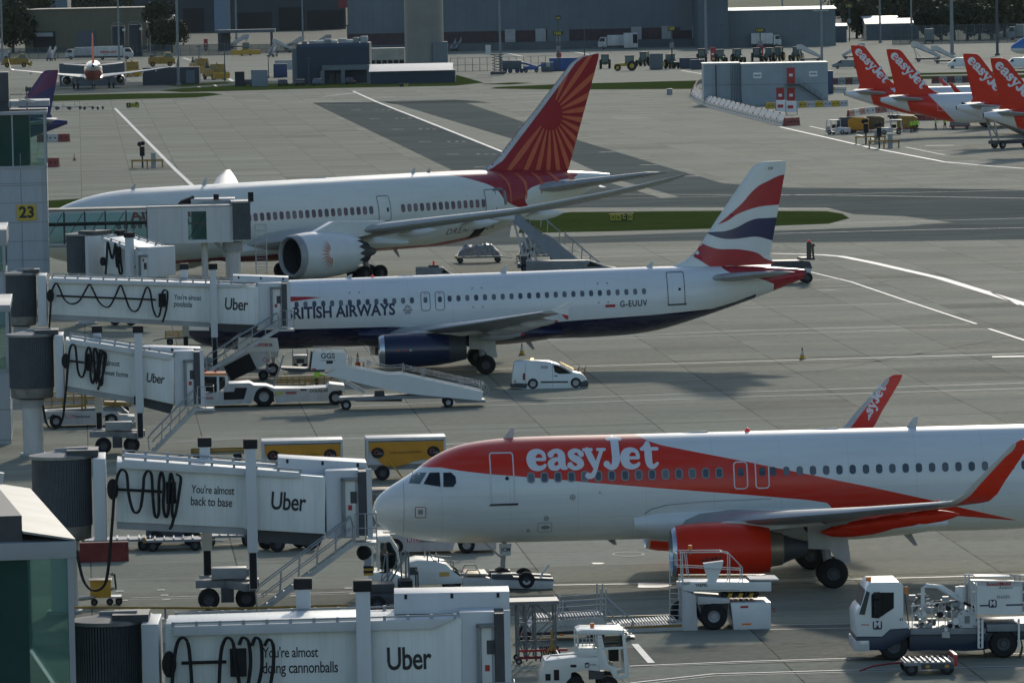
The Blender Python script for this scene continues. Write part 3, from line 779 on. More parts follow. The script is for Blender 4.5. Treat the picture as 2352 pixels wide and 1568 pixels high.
UP = [(10.39, 5.9), (10.9, 5.66), (11.37, 5.51), (12.4, 5.29), (14.75, 4.80), (16.95, 4.30), (19.53, 3.71), (21.74, 3.17), (23.09, 2.79), (25.33, 2.2)]
LO = [(1.2, 4.80), (1.75, 4.83), (2.69, 4.86), (3.4, 4.74), (4.56, 4.59), (5.51, 4.5), (7.43, 4.30), (8.51, 4.17), (10.85, 3.92), (14.68, 3.53), (17.0, 3.27), (17.83, 3.12), (18.4, 2.38), (20.0, 2.36), (22.47, 2.5), (25.33, 2.18)]
ORG = (.66, .030, .008)
EJBODY = skin('easy_body', (.71, .76, .74), [(ORG, [('b', [(0, 6.2), (10.3, 6.2)] + UP), ('a', LO), ('>', [1.3]), ('<', [25.33])])])
EJTIP = skin('easy_tip', (.50, .50, .47), [(ORG, [('>', [(4.3, 20.75), (4.6, 21.15), (5.2, 21.68), (6.0, 22.42), (6.5, 22.88), (6.8, 22.9)])])])
EJL = dict(body=EJBODY, fin=ORANGE, tip=EJTIP, flap=ORANGE, flapend=ORANGE, eng=(ORANGE, M('nozzle_bronze', (.30, .25, .18), .4, .6)))
EJLOC, EJTH = (-5.645, 239.1, 0), .066
ej = a320('white and orange jet nearest the camera, its nose at the back to base bridge', None, EJLOC, EJTH, EJL)
f = B320.fn(.014)
sh, wd = easy2d()
decal('lettering', fit2d(sh, 6.02, 4.70, 11.24, 4.66), B320.fn(.020), CREAM, ej, .08)
WINR = M('window_surround', (.26, .27, .28), .4)
windows(ej, B320, [6.17 + .528 * k for k in range(15)], 4.42, frame=WINR)
windows(ej, B320, [15.69 + .523 * k for k in range(24)], 4.42)
LINEW = M('door_line_white', (.66, .67, .68), .4); LINEG = M('door_line_grey', (.10, .11, .12), .5)
o = door(ej, B320, 4.57, 5.52, 3.42, 5.40, EJBODY, LINEW)
decal('sill', poly2d([(4.50, 3.36), (5.62, 3.36), (5.66, 3.45), (4.55, 3.43)]), B320.fn(.03), DGREY, o, .06)
decal('door_window', disc2d(5.23, 4.42, .075), B320.fn(.018), DARKWIN, o, 0)
for a in (14.12, 14.97):
    o = door(ej, B320, a, a + .57, 3.76, 4.84, EJBODY, LINEW, .16, .05, 'overwing_exit')
    decal('exit_window', poly2d(rrect(a + .17, a + .41, 4.26, 4.60, .1)), B320.fn(.018), WINDOW, o, .1)
for P in ([(1.42, 4.24), (1.62, 4.62), (2.13, 4.66), (1.84, 4.23)], [(1.98, 4.24), (2.24, 4.66), (2.62, 4.68), (2.63, 4.14)], [(2.76, 4.67), (3.06, 4.68), (3.23, 4.52), (3.24, 4.28), (3.12, 4.13), (2.74, 4.13)]):
    decal('cockpit_window', poly2d(P), B320.fn(.014), DARKWIN if P[0][0] > 1.5 else M('windscreen', (.10, .14, .14), .08, spec=.8), ej, .08, xstep=.12)
GM = M('service_panel', (.30, .31, .32), .5)
for sh in (rring(1.62, 2.05, 2.92, 3.36, .06, .025), rring(6.42, 6.98, 2.22, 2.62, .03, .02)): decal('service_panel', sh, f, RED if sh[0][0][0] < 3 else GM, ej, .1)
decal('service_panel', poly2d(rrect(1.74, 1.92, 3.06, 3.25, .02)), f, GM, ej, .1)
for x, z, r in ((7.78, 3.62, .11), (6.75, 2.80, .10), (8.85, 3.78, .045), (6.05, 2.30, .07)): decal('vent', join2d([ring2d(x, z, r, r * .35), disc2d(x, z, r * .4)]), f, GM, ej, 0)
decal('vent', disc2d(6.72, 2.42, .18, ry=.08), f, GM, ej, .05)
decal('radome_line', poly2d([(1.22, 4.25), (1.235, 4.25), (1.18, 2.2), (1.165, 2.2)]), f, GM, ej, .1)
decal('fairing_line', union2d([[(10.62, 2.85), (10.85, 3.03), (11.5, 3.2), (13, 3.3), (13, 3.325), (11.45, 3.225), (10.82, 3.06), (10.58, 2.87)], [(13, 3.3), (15.6, 3.34), (15.6, 3.365), (13, 3.325)]]), f, GM, ej, .1)
for x, h in ((5.2, .42), (21.2, .42)): antenna(ej, B320, x, h)
antenna(ej, B320, 12.0, .05, 1.4, WHITED, lean=0); antenna(ej, B320, 17.2, .05, 1.4, WHITED, lean=0)
antenna(ej, B320, 20.9, .55, .4, LGREY, False); antenna(ej, B320, 9.2, .2, .35, GREY, False, .1)
MB().ball((14.9, 0, 5.90), .11).build('beacon', REDL, ej)
MB().ball((20.2, -16.3, 4.40), .045).build('navigation_lamp', REDL, ej)
t = text2d('JCM', .2, .004); decal('lettering', fit2d(t, 5.02, 1.42, 5.38, 1.42), flat(-.43), INK, ej, 0)
# name on the far sharklet, seen on its inboard face
for sg in (-1, 1):
    sh, wd = easy2d(.36)
    SX = lambda u, w, sg=sg: (u, sg * (interp(w, [4.4, 4.7, 5.2, 6.0, 6.6], [17.3, 17.62, 17.75, 17.92, 18.03]) - .055), w)
    if sg > 0: decal('lettering', place2d(sh, .82, .82, 21.75, 4.55, atan2(1.72, 1.05)), SX, CREAM, ej, .1)

# ---- second jet: white with a dark blue belly and a ribboned fin
BABLUE = (.006, .010, .045)
BABODY = skin('ribbon_body', (.71, .755, .75), [(BABLUE, [('b', [(0, 3.1), (5.94, 3.01), (12.2, 2.93), (18.3, 2.65), (23.3, 2.89), (28, 3.05), (31.8, 3.25), (33.2, 3.6), (35, 4.2)]), ('<', [34.5])]), ((.36, .018, .03), [('>', [(4.6, 35.6), (5.0, 34.6), (5.3, 33.2), (5.6, 32.6), (5.95, 32.4)])])], .26)
BAL = dict(body=BABODY, fin=WHITE, tip=WHITE, flap=LGREY, flapend=RED, eng=(NAVY, DGREY))
BALOC, BATH = (-19.55, 367.5, 0), .0725
ba = a320('white jet with blue belly and red and blue ribboned fin behind the small van', None, BALOC, BATH, BAL, tilt=.013, engines='v25', shark=False)
f = B320.fn(.016)
decal('lettering', fit2d(text2d('BRITISH AIRWAYS', 1, .03, 0, .86, 1.0), 5.88, 3.64, 12.50, 3.68), f, INKBLUE, ba, .12)
decal('lettering', fit2d(text2d('G-EUUV', 1, .02, 0, .8, 1.15), 26.1, 3.62, 27.75, 3.64), f, INK, ba, .12)
decal('ribbon_mark', poly2d([(4.6, 4.62), (6.1, 4.66), (8.1, 4.86), (7.2, 4.93), (6.1, 4.97), (4.6, 5.0)]), f, RED, ba, .12)
decal('mail_badge', poly2d([(25.2, 3.62), (25.8, 3.63), (25.8, 3.79), (25.2, 3.78)]), f, RED, ba, 0)
CR = M('crest_grey', (.34, .35, .37), .5)
decal('crest', join2d([disc2d(13.25 + .2 * cos(k * 1.05), 3.92 + .19 * sin(k * 1.05), .085) for k in range(6)] + [poly2d([(13.1, 3.95), (13.4, 3.95), (13.25, 3.7)]), disc2d(13.25, 4.18, .06)]), f, CR, ba, 0)
windows(ba, B320, [6.58 + .535 * k for k in range(14)], 4.48)
windows(ba, B320, [15.81 + .535 * k for k in range(23)], 4.50)
for a in (14.06, 14.93):
    o = door(ba, B320, a, a + .58, 3.82, 4.95, BABODY, LINEG, .17, .04, 'overwing_exit')
    decal('exit_window', poly2d(rrect(a + .17, a + .41, 4.31, 4.65, .1)), B320.fn(.018), WINDOW, o, .1)
    decal('exit_mark', poly2d([(a + .22, 4.80), (a + .36, 4.80), (a + .36, 4.84), (a + .22, 4.84)]), B320.fn(.018), RED, o, 0)
o = door(ba, B320, 29.0, 30.08, 3.62, 5.58, BABODY, LINEG, .1, .05)
decal('sill', poly2d([(29.0, 3.58), (30.14, 3.58), (30.16, 3.68), (28.98, 3.66)]), B320.fn(.03), DGREY, o, .06)
decal('door_window', disc2d(29.75, 4.55, .085), B320.fn(.018), DARKWIN, o, 0)
door(ba, B320, 4.57, 5.52, 3.55, 5.45, BABODY, LINEG)
for P in ([(1.42, 4.24), (1.62, 4.62), (2.13, 4.66), (1.84, 4.23)], [(1.98, 4.24), (2.24, 4.66), (2.62, 4.68), (2.63, 4.14)], [(2.76, 4.67), (3.06, 4.68), (3.24, 4.4), (3.12, 4.13), (2.74, 4.13)]):
    decal('cockpit_window', poly2d(P), B320.fn(.014), DARKWIN, ba, .08, xstep=.12)
for cx in (10.1, 17.5, 25.1):
    S = []
    for sx in (-1, 1):
        for sz in (-1, 1) if cx > 11 else (1,): S += [[(cx + sx * .33, 4.5 + sz * .6), (cx + sx * .22, 4.5 + sz * .6), (cx + sx * .22, 4.5 + sz * .56), (cx + sx * .33, 4.5 + sz * .56)], [(cx + sx * .33, 4.5 + sz * .6), (cx + sx * .30, 4.5 + sz * .6), (cx + sx * .30, 4.5 + sz * .5), (cx + sx * .33, 4.5 + sz * .5)]]
    decal('rescue_mark', union2d(S), f, LINEG, ba, 0)
RIBR = M('ribbon_red', (.42, .014, .022), .34, var=.12, coat=.1); RIBB = M('ribbon_blue', (.012, .02, .085), .3, var=.1, coat=.3)
def T_(pts): return [(x - .0, z - .013 * (x - 17.7)) for x, z in pts]
for nm, P in ((RIBR, [(32.34, 8.47), (33.2, 9.15), (33.9, 9.75), (34.6, 10.5), (35.3, 10.95), (36.7, 11.36), (36.9, 9.66), (36.11, 9.60), (34.85, 9.49), (33.65, 9.12), (33.0, 8.72)]),
              (RIBB, [(31.6, 8.0), (32.3, 8.05), (32.83, 8.08), (33.5, 8.28), (34.44, 8.71), (35.24, 8.80), (36.6, 8.67), (36.2, 7.35), (35.69, 7.43), (34.69, 7.69), (33.36, 7.59), (32.5, 7.66)]),
              (RIBR, [(31.0, 7.62), (31.6, 7.25), (32.4, 7.0), (33.61, 6.95), (34.67, 6.72), (35.2, 6.35), (35.9, 6.0), (34.5, 5.9), (33.0, 5.98), (31.99, 5.9), (31.2, 6.35), (30.5, 6.9)])):
    for sg in (-1, 1): decal('ribbon', clip2d([smooth_poly(T_(P) + [T_(P)[0]])[:-1]], FIN320.outline()), FIN320.fn(.014, sg), nm, ba, .4, xstep=.25)
decal('lettering', fit2d(text2d('UV', 1, .02), 35.55, 11.50, 35.86, 11.50), FIN320.fn(.016), INK, ba, 0)
for x, h in ((9.6, .2), (19.0, .42), (27.9, .32)): antenna(ba, B320, x, h)
antenna(ba, B320, 12.5, .05, 1.4, WHITED, lean=0); antenna(ba, B320, 20.3, .6, .4, LGREY, False); antenna(ba, B320, 15.6, .25, .4, LGREY, False, .1)
MB().ball((11.3, 0, 5.92), .09).build('beacon', REDL, ba)
for x, z, w_, h_, mt in ((12.3, 1.72, .12, .12, RED), (12.75, 1.72, .14, .14, RED), (13.0, 1.72, .16, .14, LGREY)):
    decal('engine_badge', poly2d(rrect(x, x + w_, z, z + h_, .01)), lambda u, w: (u, -5.75 - sqrt(max(.01, 1.035 ** 2 - (w - 1.74) ** 2)) - .01, w), mt, ba, 0)

# ---- third jet: long white airliner with a sunburst fin
AIRED = (.31, .010, .018)
AIBODY = skin('sunburst_body', (.71, .74, .67), [(AIRED, [('b', [(2, 2.25), (24, 2.45), (37, 2.28), (41, 2.75), (43, 2.9)]), ('<', [42.5])]),
    (AIRED, [('>', [(3.9, 50.5), (4.3, 48.2), (5.3, 44.4), (6.7, 42.9), (7.2, 41.6), (7.7, 39.8), (8.1, 37.0)]), ('<', [(3.9, 51.5), (4.3, 48.6), (4.8, 46.9), (5.5, 46.2), (6.2, 46.6), (6.6, 48.0), (6.85, 50.5), (7.1, 52.6), (8.0, 53.5)])])], .3)
AITH = .66
AILOC = (-35.0 - 2 * cos(AITH), 464.4 - 2 * sin(AITH), 0)
ai = thing('passenger_aircraft', 'long white jet with an orange sunburst on its dark red fin, at the glass bridge', 'airliner', AILOC, AITH)
ai.rotation_euler = (0, -.008, AITH); ai.location.z = -.008 * 27
B787.mesh('fuselage', AIBODY, ai, 56)
AIFIN = M('sunburst_red', (.33, .010, .020), .36, var=.08, spec=.3); AIOR = M('sunburst_orange', (.58, .13, .06), .38, var=.08, spec=.3)
FIN787.mesh('tail_fin', AIFIN, ai)
WING2 = M('wing_pale', (.46, .48, .46), .4, var=.1, scale=.5)
W787 = [(18.6, 12.0, 2.4, 3.25, 1.0, 0), (20.0, 10.6, 4.0, 3.45, 1.0, 0), (24.0, 7.1, 9.9, 4.25, .9, 0), (30.9, 4.4, 20, 5.6, .8, 0), (35.3, 2.9, 26, 6.9, .75, 0), (37.7, 1.9, 28.6, 7.6, .7, 0), (39.8, .5, 30.3, 8.2, .6, 0)]
for sg in (-1, 1):
    w = wing_mesh('wing', [(a_, c_, y_, z_ - (.5 * (y_ / 30) ** 2 if sg > 0 else 0), t_, n_) for a_, c_, y_, z_, t_, n_ in W787], sg, WING2, ai)
    wing_mesh('tailplane', [(47.0, 6.4, .8, 6.1, 1.0, 0), (52.6, 2.6, 9.2, 7.3, .9, 0), (53.6, 1.2, 9.9, 7.4, .6, 0)], sg, LGREY, ai)
    engine(ai, 'genx', (17.3, sg * 9.9, 2.62), (WHITE, DGREY))
    for y, xx, z in ((7.2, 29.6, 3.6), (13, 31.3, 4.3), (18.5, 33.4, 5.0)):
        MB().loft([[(xx + 4 * a, sg * y + r * .3 * cos(2 * pi * k / 10), z + .2 * a + r * .4 * sin(2 * pi * k / 10)) for k in range(10)] for a, r in ((0, .1), (.2, .8), (.45, 1), (.75, .7), (1, .05))]).build('flap_fairing', WHITE, w)
    b = MB().m(LGREY).cyl((28.3, sg * 4.9, .9), (28.0, sg * 4.6, 3.2), .25).bar((27.5, sg * 4.9, .65), (29.1, sg * 4.9, .65), .25)
    o = b.build('landing_gear', None, ai)
    for dx in (-.75, .75):
        for dy in (-.7, .7): wheel1(o, (28.3 + dx, sg * 4.9 + dy, .63), .63, .5, rim=.45, mat=DGREY)
R = []
for x, t, bt, wd in ((17.0, 3.0, 2.2, 2.0), (18.5, 3.8, 1.9, 2.7), (22, 4.2, 1.75, 3.1), (28, 4.1, 1.75, 3.1), (31, 3.7, 1.9, 2.9), (34.5, 3.0, 2.2, 2.2)):
    R.append([(x, wd * cos(a), (t + bt) / 2 + (t - bt) / 2 * sin(a)) for a in [2 * pi * k / 24 for k in range(24)]])
MB().loft(R).build('belly_fairing', AIBODY, ai)
o = MB().m(LGREY).cyl((5.6, 0, .5), (5.6, 0, 2.5), .15).build('landing_gear', None, ai)
for y in (-.35, .35): wheel1(o, (5.6, y, .5), .5, .32)
f = B787.fn(.02)
WFR = M('window_red_surround', (.30, .02, .03), .5)
ax = [6.5 + .62 * k for k in range(13)] + [19.2 - .62 * 4 + .62 * k for k in range(23)] + [33.5 + .6246 * k for k in range(14)]
windows(ai, B787, ax, 5.42, .33, .58, WINDOW, WFR)
LG2 = M('door_line_mid', (.16, .18, .19), .5)
for a, c in ((31.06, 32.3), (41.85, 43.05), (9.6, 10.8)):
    o = door(ai, B787, a, c, 4.45, 6.5, AIBODY, LG2, .2, .07)
    decal('door_window', poly2d(rrect(c - .42, c - .22, 5.2, 5.55, .08)), B787.fn(.026), DARKWIN, o, .1)
decal('lettering', fit2d(text2d('DREAMLINER', 1, 0, .1, 1.2, 1.1), 38.2, 3.05, 43.3, 3.3), f, M('lettering_red', (.2, .06, .06), .5), ai, .1)
decal('cargo_opening', poly2d([(40.9, 2.55), (42.1, 2.78), (42.5, 3.85), (41.3, 3.72)]), B787.fn(.03), BLACK, ai, .1)
decal('lettering', fit2d(text2d('AIR INDIA', 1, .03, 0, 1.5, 1), 7.6, 5.75, 14.2, 5.78), f, RED, ai, .1)
# sunburst: one petal after another round a disc
C0 = (50.55, 12.15); pet = []
for k in range(15):
    a = radians(60 - 14 * k); l = 7.4; pts = []
    for s_ in (1, -1):
        row = [(1.32, .06), (2.2, .14), (3.4, .22), (4.6, .24), (6.0, .18), (l, .04)]
        for r_, h_ in (row if s_ > 0 else row[::-1]): pts.append((C0[0] + r_ * cos(a) - s_ * h_ * sin(a), C0[1] + r_ * sin(a) + s_ * h_ * cos(a)))
    pet.append(pts)
for sg in (-1, 1):
    decal('sunburst', clip2d(pet, FIN787.outline()), FIN787.fn(.02, sg), AIOR, ai, .5, xstep=.4)
    decal('leading_edge', clip2d([[(x - .3, z) for z, x in FIN787.le] + [(x + .62 - .3 * (z - 7.6) / 9.3, z) for z, x in reversed(FIN787.le)]], FIN787.outline()), FIN787.fn(.035, sg), WHITED, ai, .3, xstep=.08)
for k in range(5):                           # the petals run on down the tail
    x = 44.3 + 1.75 * k
    decal('sunburst', poly2d([(x, 7.6), (x + .28, 7.6), (x + .55 + .1 * k, 6.9), (x + .3, 5.2 + .35 * k), (x + .2, 5.2 + .35 * k), (x + .3, 6.9)]), f, AIOR, ai, .2)
sun_ = []
for k in range(10):
    a = radians(108 + 18 * k); sun_.append([(20.0 + r_ * cos(a + t_), 2.75 + 1.15 * r_ * sin(a + t_)) for r_, t_ in ((.3, -.06), (.6, -.075), (1.05, 0), (.6, .075), (.3, .06))])
decal('sunburst', union2d(sun_), lambda u, w: (u, -9.9 - sqrt(max(.01, 1.82 ** 2 - (w - 2.62) ** 2)) - .03, w), AIOR, ai, .15)
for x, h in ((9.5, .35), (16.2, .5), (36.5, .4), (38.0, .25)): antenna(ai, B787, x, h)
antenna(ai, B787, 26, .08, 2.2, WHITED, lean=0)
antenna(ai, B787, 34.5, .6, .4, LGREY, False)

# ---------------------------------------------------------------- boarding bridges
def corrugated(name, base, col2, sc):
    m = bpy.data.materials.new(name); nt, N, L, b = nodes(m)
    tc = N.new('ShaderNodeTexCoord'); sp = N.new('ShaderNodeSeparateXYZ'); L.new(tc.outputs['Object'], sp.inputs[0])
    a = math_n(N, L, 'ARCTAN2', sp.outputs[1], sp.outputs[0])
    w = math_n(N, L, 'SINE', math_n(N, L, 'MULTIPLY', a, sc))
    n1 = noise(N, L, tc.outputs['Object'], .9, 5, .7)
    c = mixc(N, L, ramp(N, L, n1, .35, .7), base, col2)
    L.new(c, b.inputs['Base Color']); b.inputs['Roughness'].default_value = .55
    bp = N.new('ShaderNodeBump'); bp.inputs['Strength'].default_value = 1.0; bp.inputs['Distance'].default_value = .06
    L.new(w, bp.inputs['Height']); L.new(bp.outputs[0], b.inputs['Normal'])
    return m
SHUTTER = corrugated('roller_shutter', (.125, .150, .165), (.085, .105, .12), 70)
ROOFDIRT = M('weathered_roof', (.30, .30, .28), .6, var=.3, scale=.8)
BEIGE = M('stained_beige', (.26, .25, .22), .7, var=.3, scale=1)

def panelled(name, col, pitch=.42):
    m = bpy.data.materials.new(name); nt, N, L, b = nodes(m)
    tc = N.new('ShaderNodeTexCoord'); sp = N.new('ShaderNodeSeparateXYZ'); L.new(tc.outputs['Object'], sp.inputs[0])
    fr = math_n(N, L, 'FRACT', math_n(N, L, 'DIVIDE', sp.outputs[0], pitch))
    ln = math_n(N, L, 'LESS_THAN', fr, .035)
    mp = N.new('ShaderNodeMapping'); mp.inputs['Scale'].default_value = (1.6, 1, .22); L.new(tc.outputs['Object'], mp.inputs[0])
    n1 = noise(N, L, mp.outputs[0], 1.1, 6, .7)
    c = mixc(N, L, ramp(N, L, n1, .48, .8, 0, .45), col, tuple(x * .55 for x in col))
    c = mixc(N, L, math_n(N, L, 'MULTIPLY', ln, .18), c, (.08, .08, .08))
    L.new(c, b.inputs['Base Color']); b.inputs['Roughness'].default_value = .45
    MATS[name] = m
    return m
BPANEL = panelled('bridge_panel', (.74, .78, .75))

def hoop(p0, p1, drop, n=14, r=.045):
    """a cable slung between two points"""
    p0, p1 = Vector(p0), Vector(p1); out = []
    for i in range(n + 1):
        t = i / n; q = p0.lerp(p1, t); q.z -= drop * (1 - (2 * t - 1) ** 2) ** .8; out.append(q)
    return out

def ploc(px, Y):
    p = at(px, 800, Y); return (p.x, Y, 0)

def bridge(label, loc, th, S):
    root = thing('boarding_bridge', label, 'jet bridge', loc, th, 'white boarding bridges')
    def q(p, y=0.0): return onplane(p[0], p[1], loc, th, y)
    def Q(pts, y=0.0): return [q(p, y) for p in pts]
    D = S.get('depth', 2.7); h = D / 2; yn = -h
    # rotunda, collar and support column
    if 'rot' in S:
        x0, z1 = q(S['rot'][0]); x1, z0 = q(S['rot'][1]); cx, r = (x0 + x1) / 2, (x1 - x0) / 2
        o = MB().m(SHUTTER).lathe([(0, r), (z1 - z0, r)], (0, 0, 0), 'z', 48).m(ROOFDIRT).lathe([(z1 - z0, r + .1), (z1 - z0 + .12, r + .1), (z1 - z0 + .3, .1)], (0, 0, 0), 'z', 40).m(BEIGE).lathe([(-.5, r * .94), (0, r * .96)], (0, 0, 0), 'z', 40).m(DGREY).lathe([(-.62, r * .5), (-.5, r)], (0, 0, 0), 'z', 40).build('rotunda', None, root, loc=(cx, 0, z0))
        MB().m(LGREY).bar((-r * .2, 0, z1 - z0 + .32), (r * .9, -.3, z1 - z0 + .36), .12).m(DGREY).box(r * .2, r * 1.25, -r * .8, r * .8, z1 - z0 + .1, z1 - z0 + .34).build('roof_hatch', None, o)
        rc = S.get('colr', .42) * r if 'colr' in S else r * .46
        MB().m(WHITED).cyl((cx, 0, 0), (cx, 0, z0 - .75), rc, n=28).m(LGREY).cyl((cx, 0, z0 - 1.0), (cx, 0, z0 - .6), rc * 1.18, n=28).cyl((cx, 0, 0), (cx, 0, .12), rc * 1.3, n=28).build('support_column', None, root)
    if 'collar' in S:
        x0, z1 = q(S['collar'][0]); x1, z0 = q(S['collar'][1])
        MB().m(BRWHITE).box(x0, x1, -h - .25, h + .25, z0, z1).build('collar', None, root, bevel=.04)
    # telescoping tunnels: [top-left, top-right, bottom-right, bottom-left]
    def tunnel(P, y0, mat, nm='tunnel'):
        return MB().m(mat).prism(Q(P, yn), 'xz', y0, -y0).build(nm, None, root, bevel=.03)
    ta = tunnel(S['A'], yn, BPANEL); tb = tunnel(S['B'], yn - .16, BPANEL)
    for P, y0, pa in ((S['beam'], yn - .34, ta),):
        MB().m(BRWHITE).prism(Q(P, yn), 'xz', y0, y0 + .3).prism(Q(P, yn), 'xz', -y0 - .3, -y0).build('roof_beam', None, ta, bevel=.03)
    (xa, za), (xb, zb) = q(S['beam'][0], yn), q(S['beam'][1], yn)
    b = MB().m(LGREY)
    for yy in (yn - .2, -yn + .2):
        b.tube([(xa, yy, za + .10), (xb, yy, zb + .10)], .03)
        n = max(4, int((xb - xa) / .75))
        for k in range(n + 1): b.box(xa + (xb - xa) * k / n - .05, xa + (xb - xa) * k / n + .05, yy - .06, yy + .06, za + (zb - za) * k / n - .02, za + (zb - za) * k / n + .14)
    b.build('roof_rail', None, ta)
    (x3, z3), (x2, z2) = q(S['A'][3], yn), q(S['A'][2], yn); (x5, z5), (x4, z4) = q(S['B'][3], yn), q(S['B'][2], yn)
    b = MB().m(LGREY)
    for yy in (yn + .1, -yn - .3): b.prism([(x3, z3), (x2, z2), (x2, z2 - .28), (x3, z3 - .28)], 'xz', yy, yy + .2)
    b.build('floor_beam', None, ta)
    MB().m(DGREY).prism([(x5, z5 - .02), (x4, z4 - .02), (x4 - .2, z4 - .5), (x5, z5 - .45)], 'xz', yn + .2, -yn - .2).build('floor_beam', None, tb)
    # lift columns with black caps, and the bogie
    for i, (xc, ytop, ymid, ybot, w) in enumerate(S.get('cols', [])):
        y = (yn - .62, -yn + .62)[i]
        (x, zt), (_, zm), (_, zb) = q((xc, ytop), y), q((xc, ymid), y), q((xc, ybot), y)
        o = MB().m(BRWHITE).box(x - w / 2, x + w / 2, y - .25, y + .25, zm, zt).m(BLACK).box(x - w * .39, x + w * .39, y - .19, y + .19, max(.9, zb), zm).build('lift_column', None, root, bevel=.02)
        MB().m(BLACK).box(x - w / 2 - .07, x + w / 2 + .07, y - .3, y + .3, zt - .02, zt + .34).build('cap', None, o, bevel=.03)
    if 'cols' in S:
        xs = [q((c[0], c[3]), (yn - .62, -yn + .62)[i])[0] for i, c in enumerate(S['cols'])]; xm = sum(xs) / 2
        o = MB().m(GREY).prism([(xs[0] + .35, .85), (xs[0] + .35, 1.15), (xs[1] - .35, 1.15), (xs[1] - .35, .85)], 'xz', -.35, .35).bar((xs[0], yn - .62, 1.0), (xs[1], -yn + .62, 1.0), .45, .3).m(LGREY).box(xm - .6, xm + .75, -.6, .2, 1.2, 1.62).prism([(xm + .1, 1.2), (xm + .95, 1.62), (xm + .95, 1.3)], 'xz', -.5, .1).m(DGREY).box(xm - .25, xm + .25, -.6, .6, .3, .9).build('bogie', None, root, bevel=.02)
        for dx in (-.72, .72): wheel1(o, (xm + dx, -.25, .42), .42, .36, mat=DGREY)
    # cab with its hood, side door, bellows and the service stairs
    C = S['cab']; (cx0, cz1), (cx1, cz0) = q(C[0], yn), q(C[1], yn)
    cab = MB().m(BRWHITE).box(cx0, cx1, yn - .1, -yn + .1, cz0, cz1).build('cab', None, root, bevel=.05)
    if not S.get('plain'): MB().m(DGREY).box(cx1 + .003, cx1 + .30, yn - .35, -yn + .3, cz0 + .1, cz1 - .05).m(BRWHITE).box(cx1 + .30, cx1 + .5, yn - .35, yn - .2, cz0, cz1 + .05).build('bellows', None, cab)
    if 'hood' in S:
        P = Q(S['hood'], h); b = MB().m(BRWHITE).prism(P, 'xz', -.1, -yn + .35)
        for k in (.1, .5, .9):
            x = P[0][0] + (P[1][0] - P[0][0]) * k; z = P[0][1] + (P[1][1] - P[0][1]) * k
            b.m(BLACK).box(x - .06, x + .06, -.125, -.1, z - .2, z - .02)
        b.build('hood', None, cab, bevel=.02)
    (d0, e1), (d1, e0) = q(S['door'][0], yn), q(S['door'][1], yn)
    o = MB().m(WHITE).box(d0, d1, yn - .16, yn - .098, e0, e1).build('door', None, cab)
    MB().m(DGREY).box((d0 + d1) / 2, (d0 + d1) / 2 + .24, yn - .175, yn - .161, e1 - .85, e1 - .4).build('door_window', None, o)
    MB().m(GREY).box(d0 - .16, d0 - .06, yn - .3, yn - .1, e0, e1 + .12).box(d0 - .16, d1 + .1, yn - .3, yn - .1, e1 + .02, e1 + .14).m(RED).box(d0 + .1, d0 + .25, yn - .17, yn - .161, e0 + 1.0, e0 + 1.2).build('door_frame', None, o)
    if 'stairs' in S:
        (sx1, sz1), (sx0, sz0) = q(S['stairs'][0], yn - .6), q(S['stairs'][1], yn - .6)
        sz0 = max(sz0, .15); y1, y0 = yn - .25, yn - 1.15
        b = MB().m(STEEL)
        for yy in (y0, y1): b.bar((sx0, yy, sz0), (sx1, yy, sz1), .06, .2)
        n = max(8, int((sz1 - sz0) / .21))
        for k in range(1, n):
            t = k / n; x, z = sx0 + (sx1 - sx0) * t, sz0 + (sz1 - sz0) * t
            b.box(x - .12, x + .12, y0, y1, z - .02, z + .02)
        st = b.build('service_stairs', None, root)
        b = MB().m(STEEL)
        for yy in (y0, y1):
            A, B_ = Vector((sx0, yy, sz0 + .95)), Vector((sx1 - .1, yy, sz1 + .95))
            b.tube([(sx0 - .15, yy, sz0 + .1), (sx0 - .2, yy, sz0 + .7), A, B_, (sx1, yy, sz1 + .6), (sx1, yy, sz1)], .028)
            b.tube([A - Vector((0, 0, .45)), B_ - Vector((0, 0, .45))], .022)
            for k in range(1, 5): p = Vector((sx0, yy, sz0)).lerp(Vector((sx1, yy, sz1)), k / 5); b.tube([p, p + Vector((.08, 0, .95))], .022)
        b.build('handrail', None, st)
        px1 = max(sx1 + .9, cx1 - .1)
        b = MB().m(STEEL).box(sx1 - .05, px1, y0, y1 + .2, sz1 - .12, sz1)
        for x in (sx1 + .05, (sx1 + px1) / 2, px1 - .03):
            b.tube([(x, y0, sz1), (x, y0, sz1 + 1.1)], .024)
        for z in (.55, 1.1): b.tube([(sx1 + .05, y0, sz1 + z), (px1 - .03, y0, sz1 + z), (px1 - .03, y1, sz1 + z)], .024)
        b.build('landing', None, st)
    # lettering
    for t, p0, p1, sz in S.get('text', []):
        a, c = q(p0, yn - .2), q(p1, yn - .2)
        yy = yn - .178 if p0[0] > S['B'][0][0] else yn - .012
        a, c = q(p0, yy), q(p1, yy)
        decal('lettering', fit2d(text2d(t, 1, sz * .8, 0, .70, .95), *a, *c), flat(yy), INK, root, 0)
    # cables: black reel, trolley bar and slung loops
    yc = yn - .42
    b = MB().m(BLACK)
    if 'bar' in S:
        (ax, az), (bx, bz) = q(S['bar'][0], yn), q(S['bar'][1], yn); b.bar((ax, yn - .08, az), (bx, yn - .08, bz), .06, .1); b.build('trolley_bar', None, root); b = MB().m(BLACK)
    if 'reel' in S:
        (x, z) = q(S['reel'][0], yn); r = S['reel'][1]
        MB().m(BLACK).loft([[(x + r * .55 * cos(2 * pi * k / 20), yy, z + r * sin(2 * pi * k / 20)) for k in range(20)] for yy in (yn - .3, yn - .05)]).build('cable_plate', None, root)
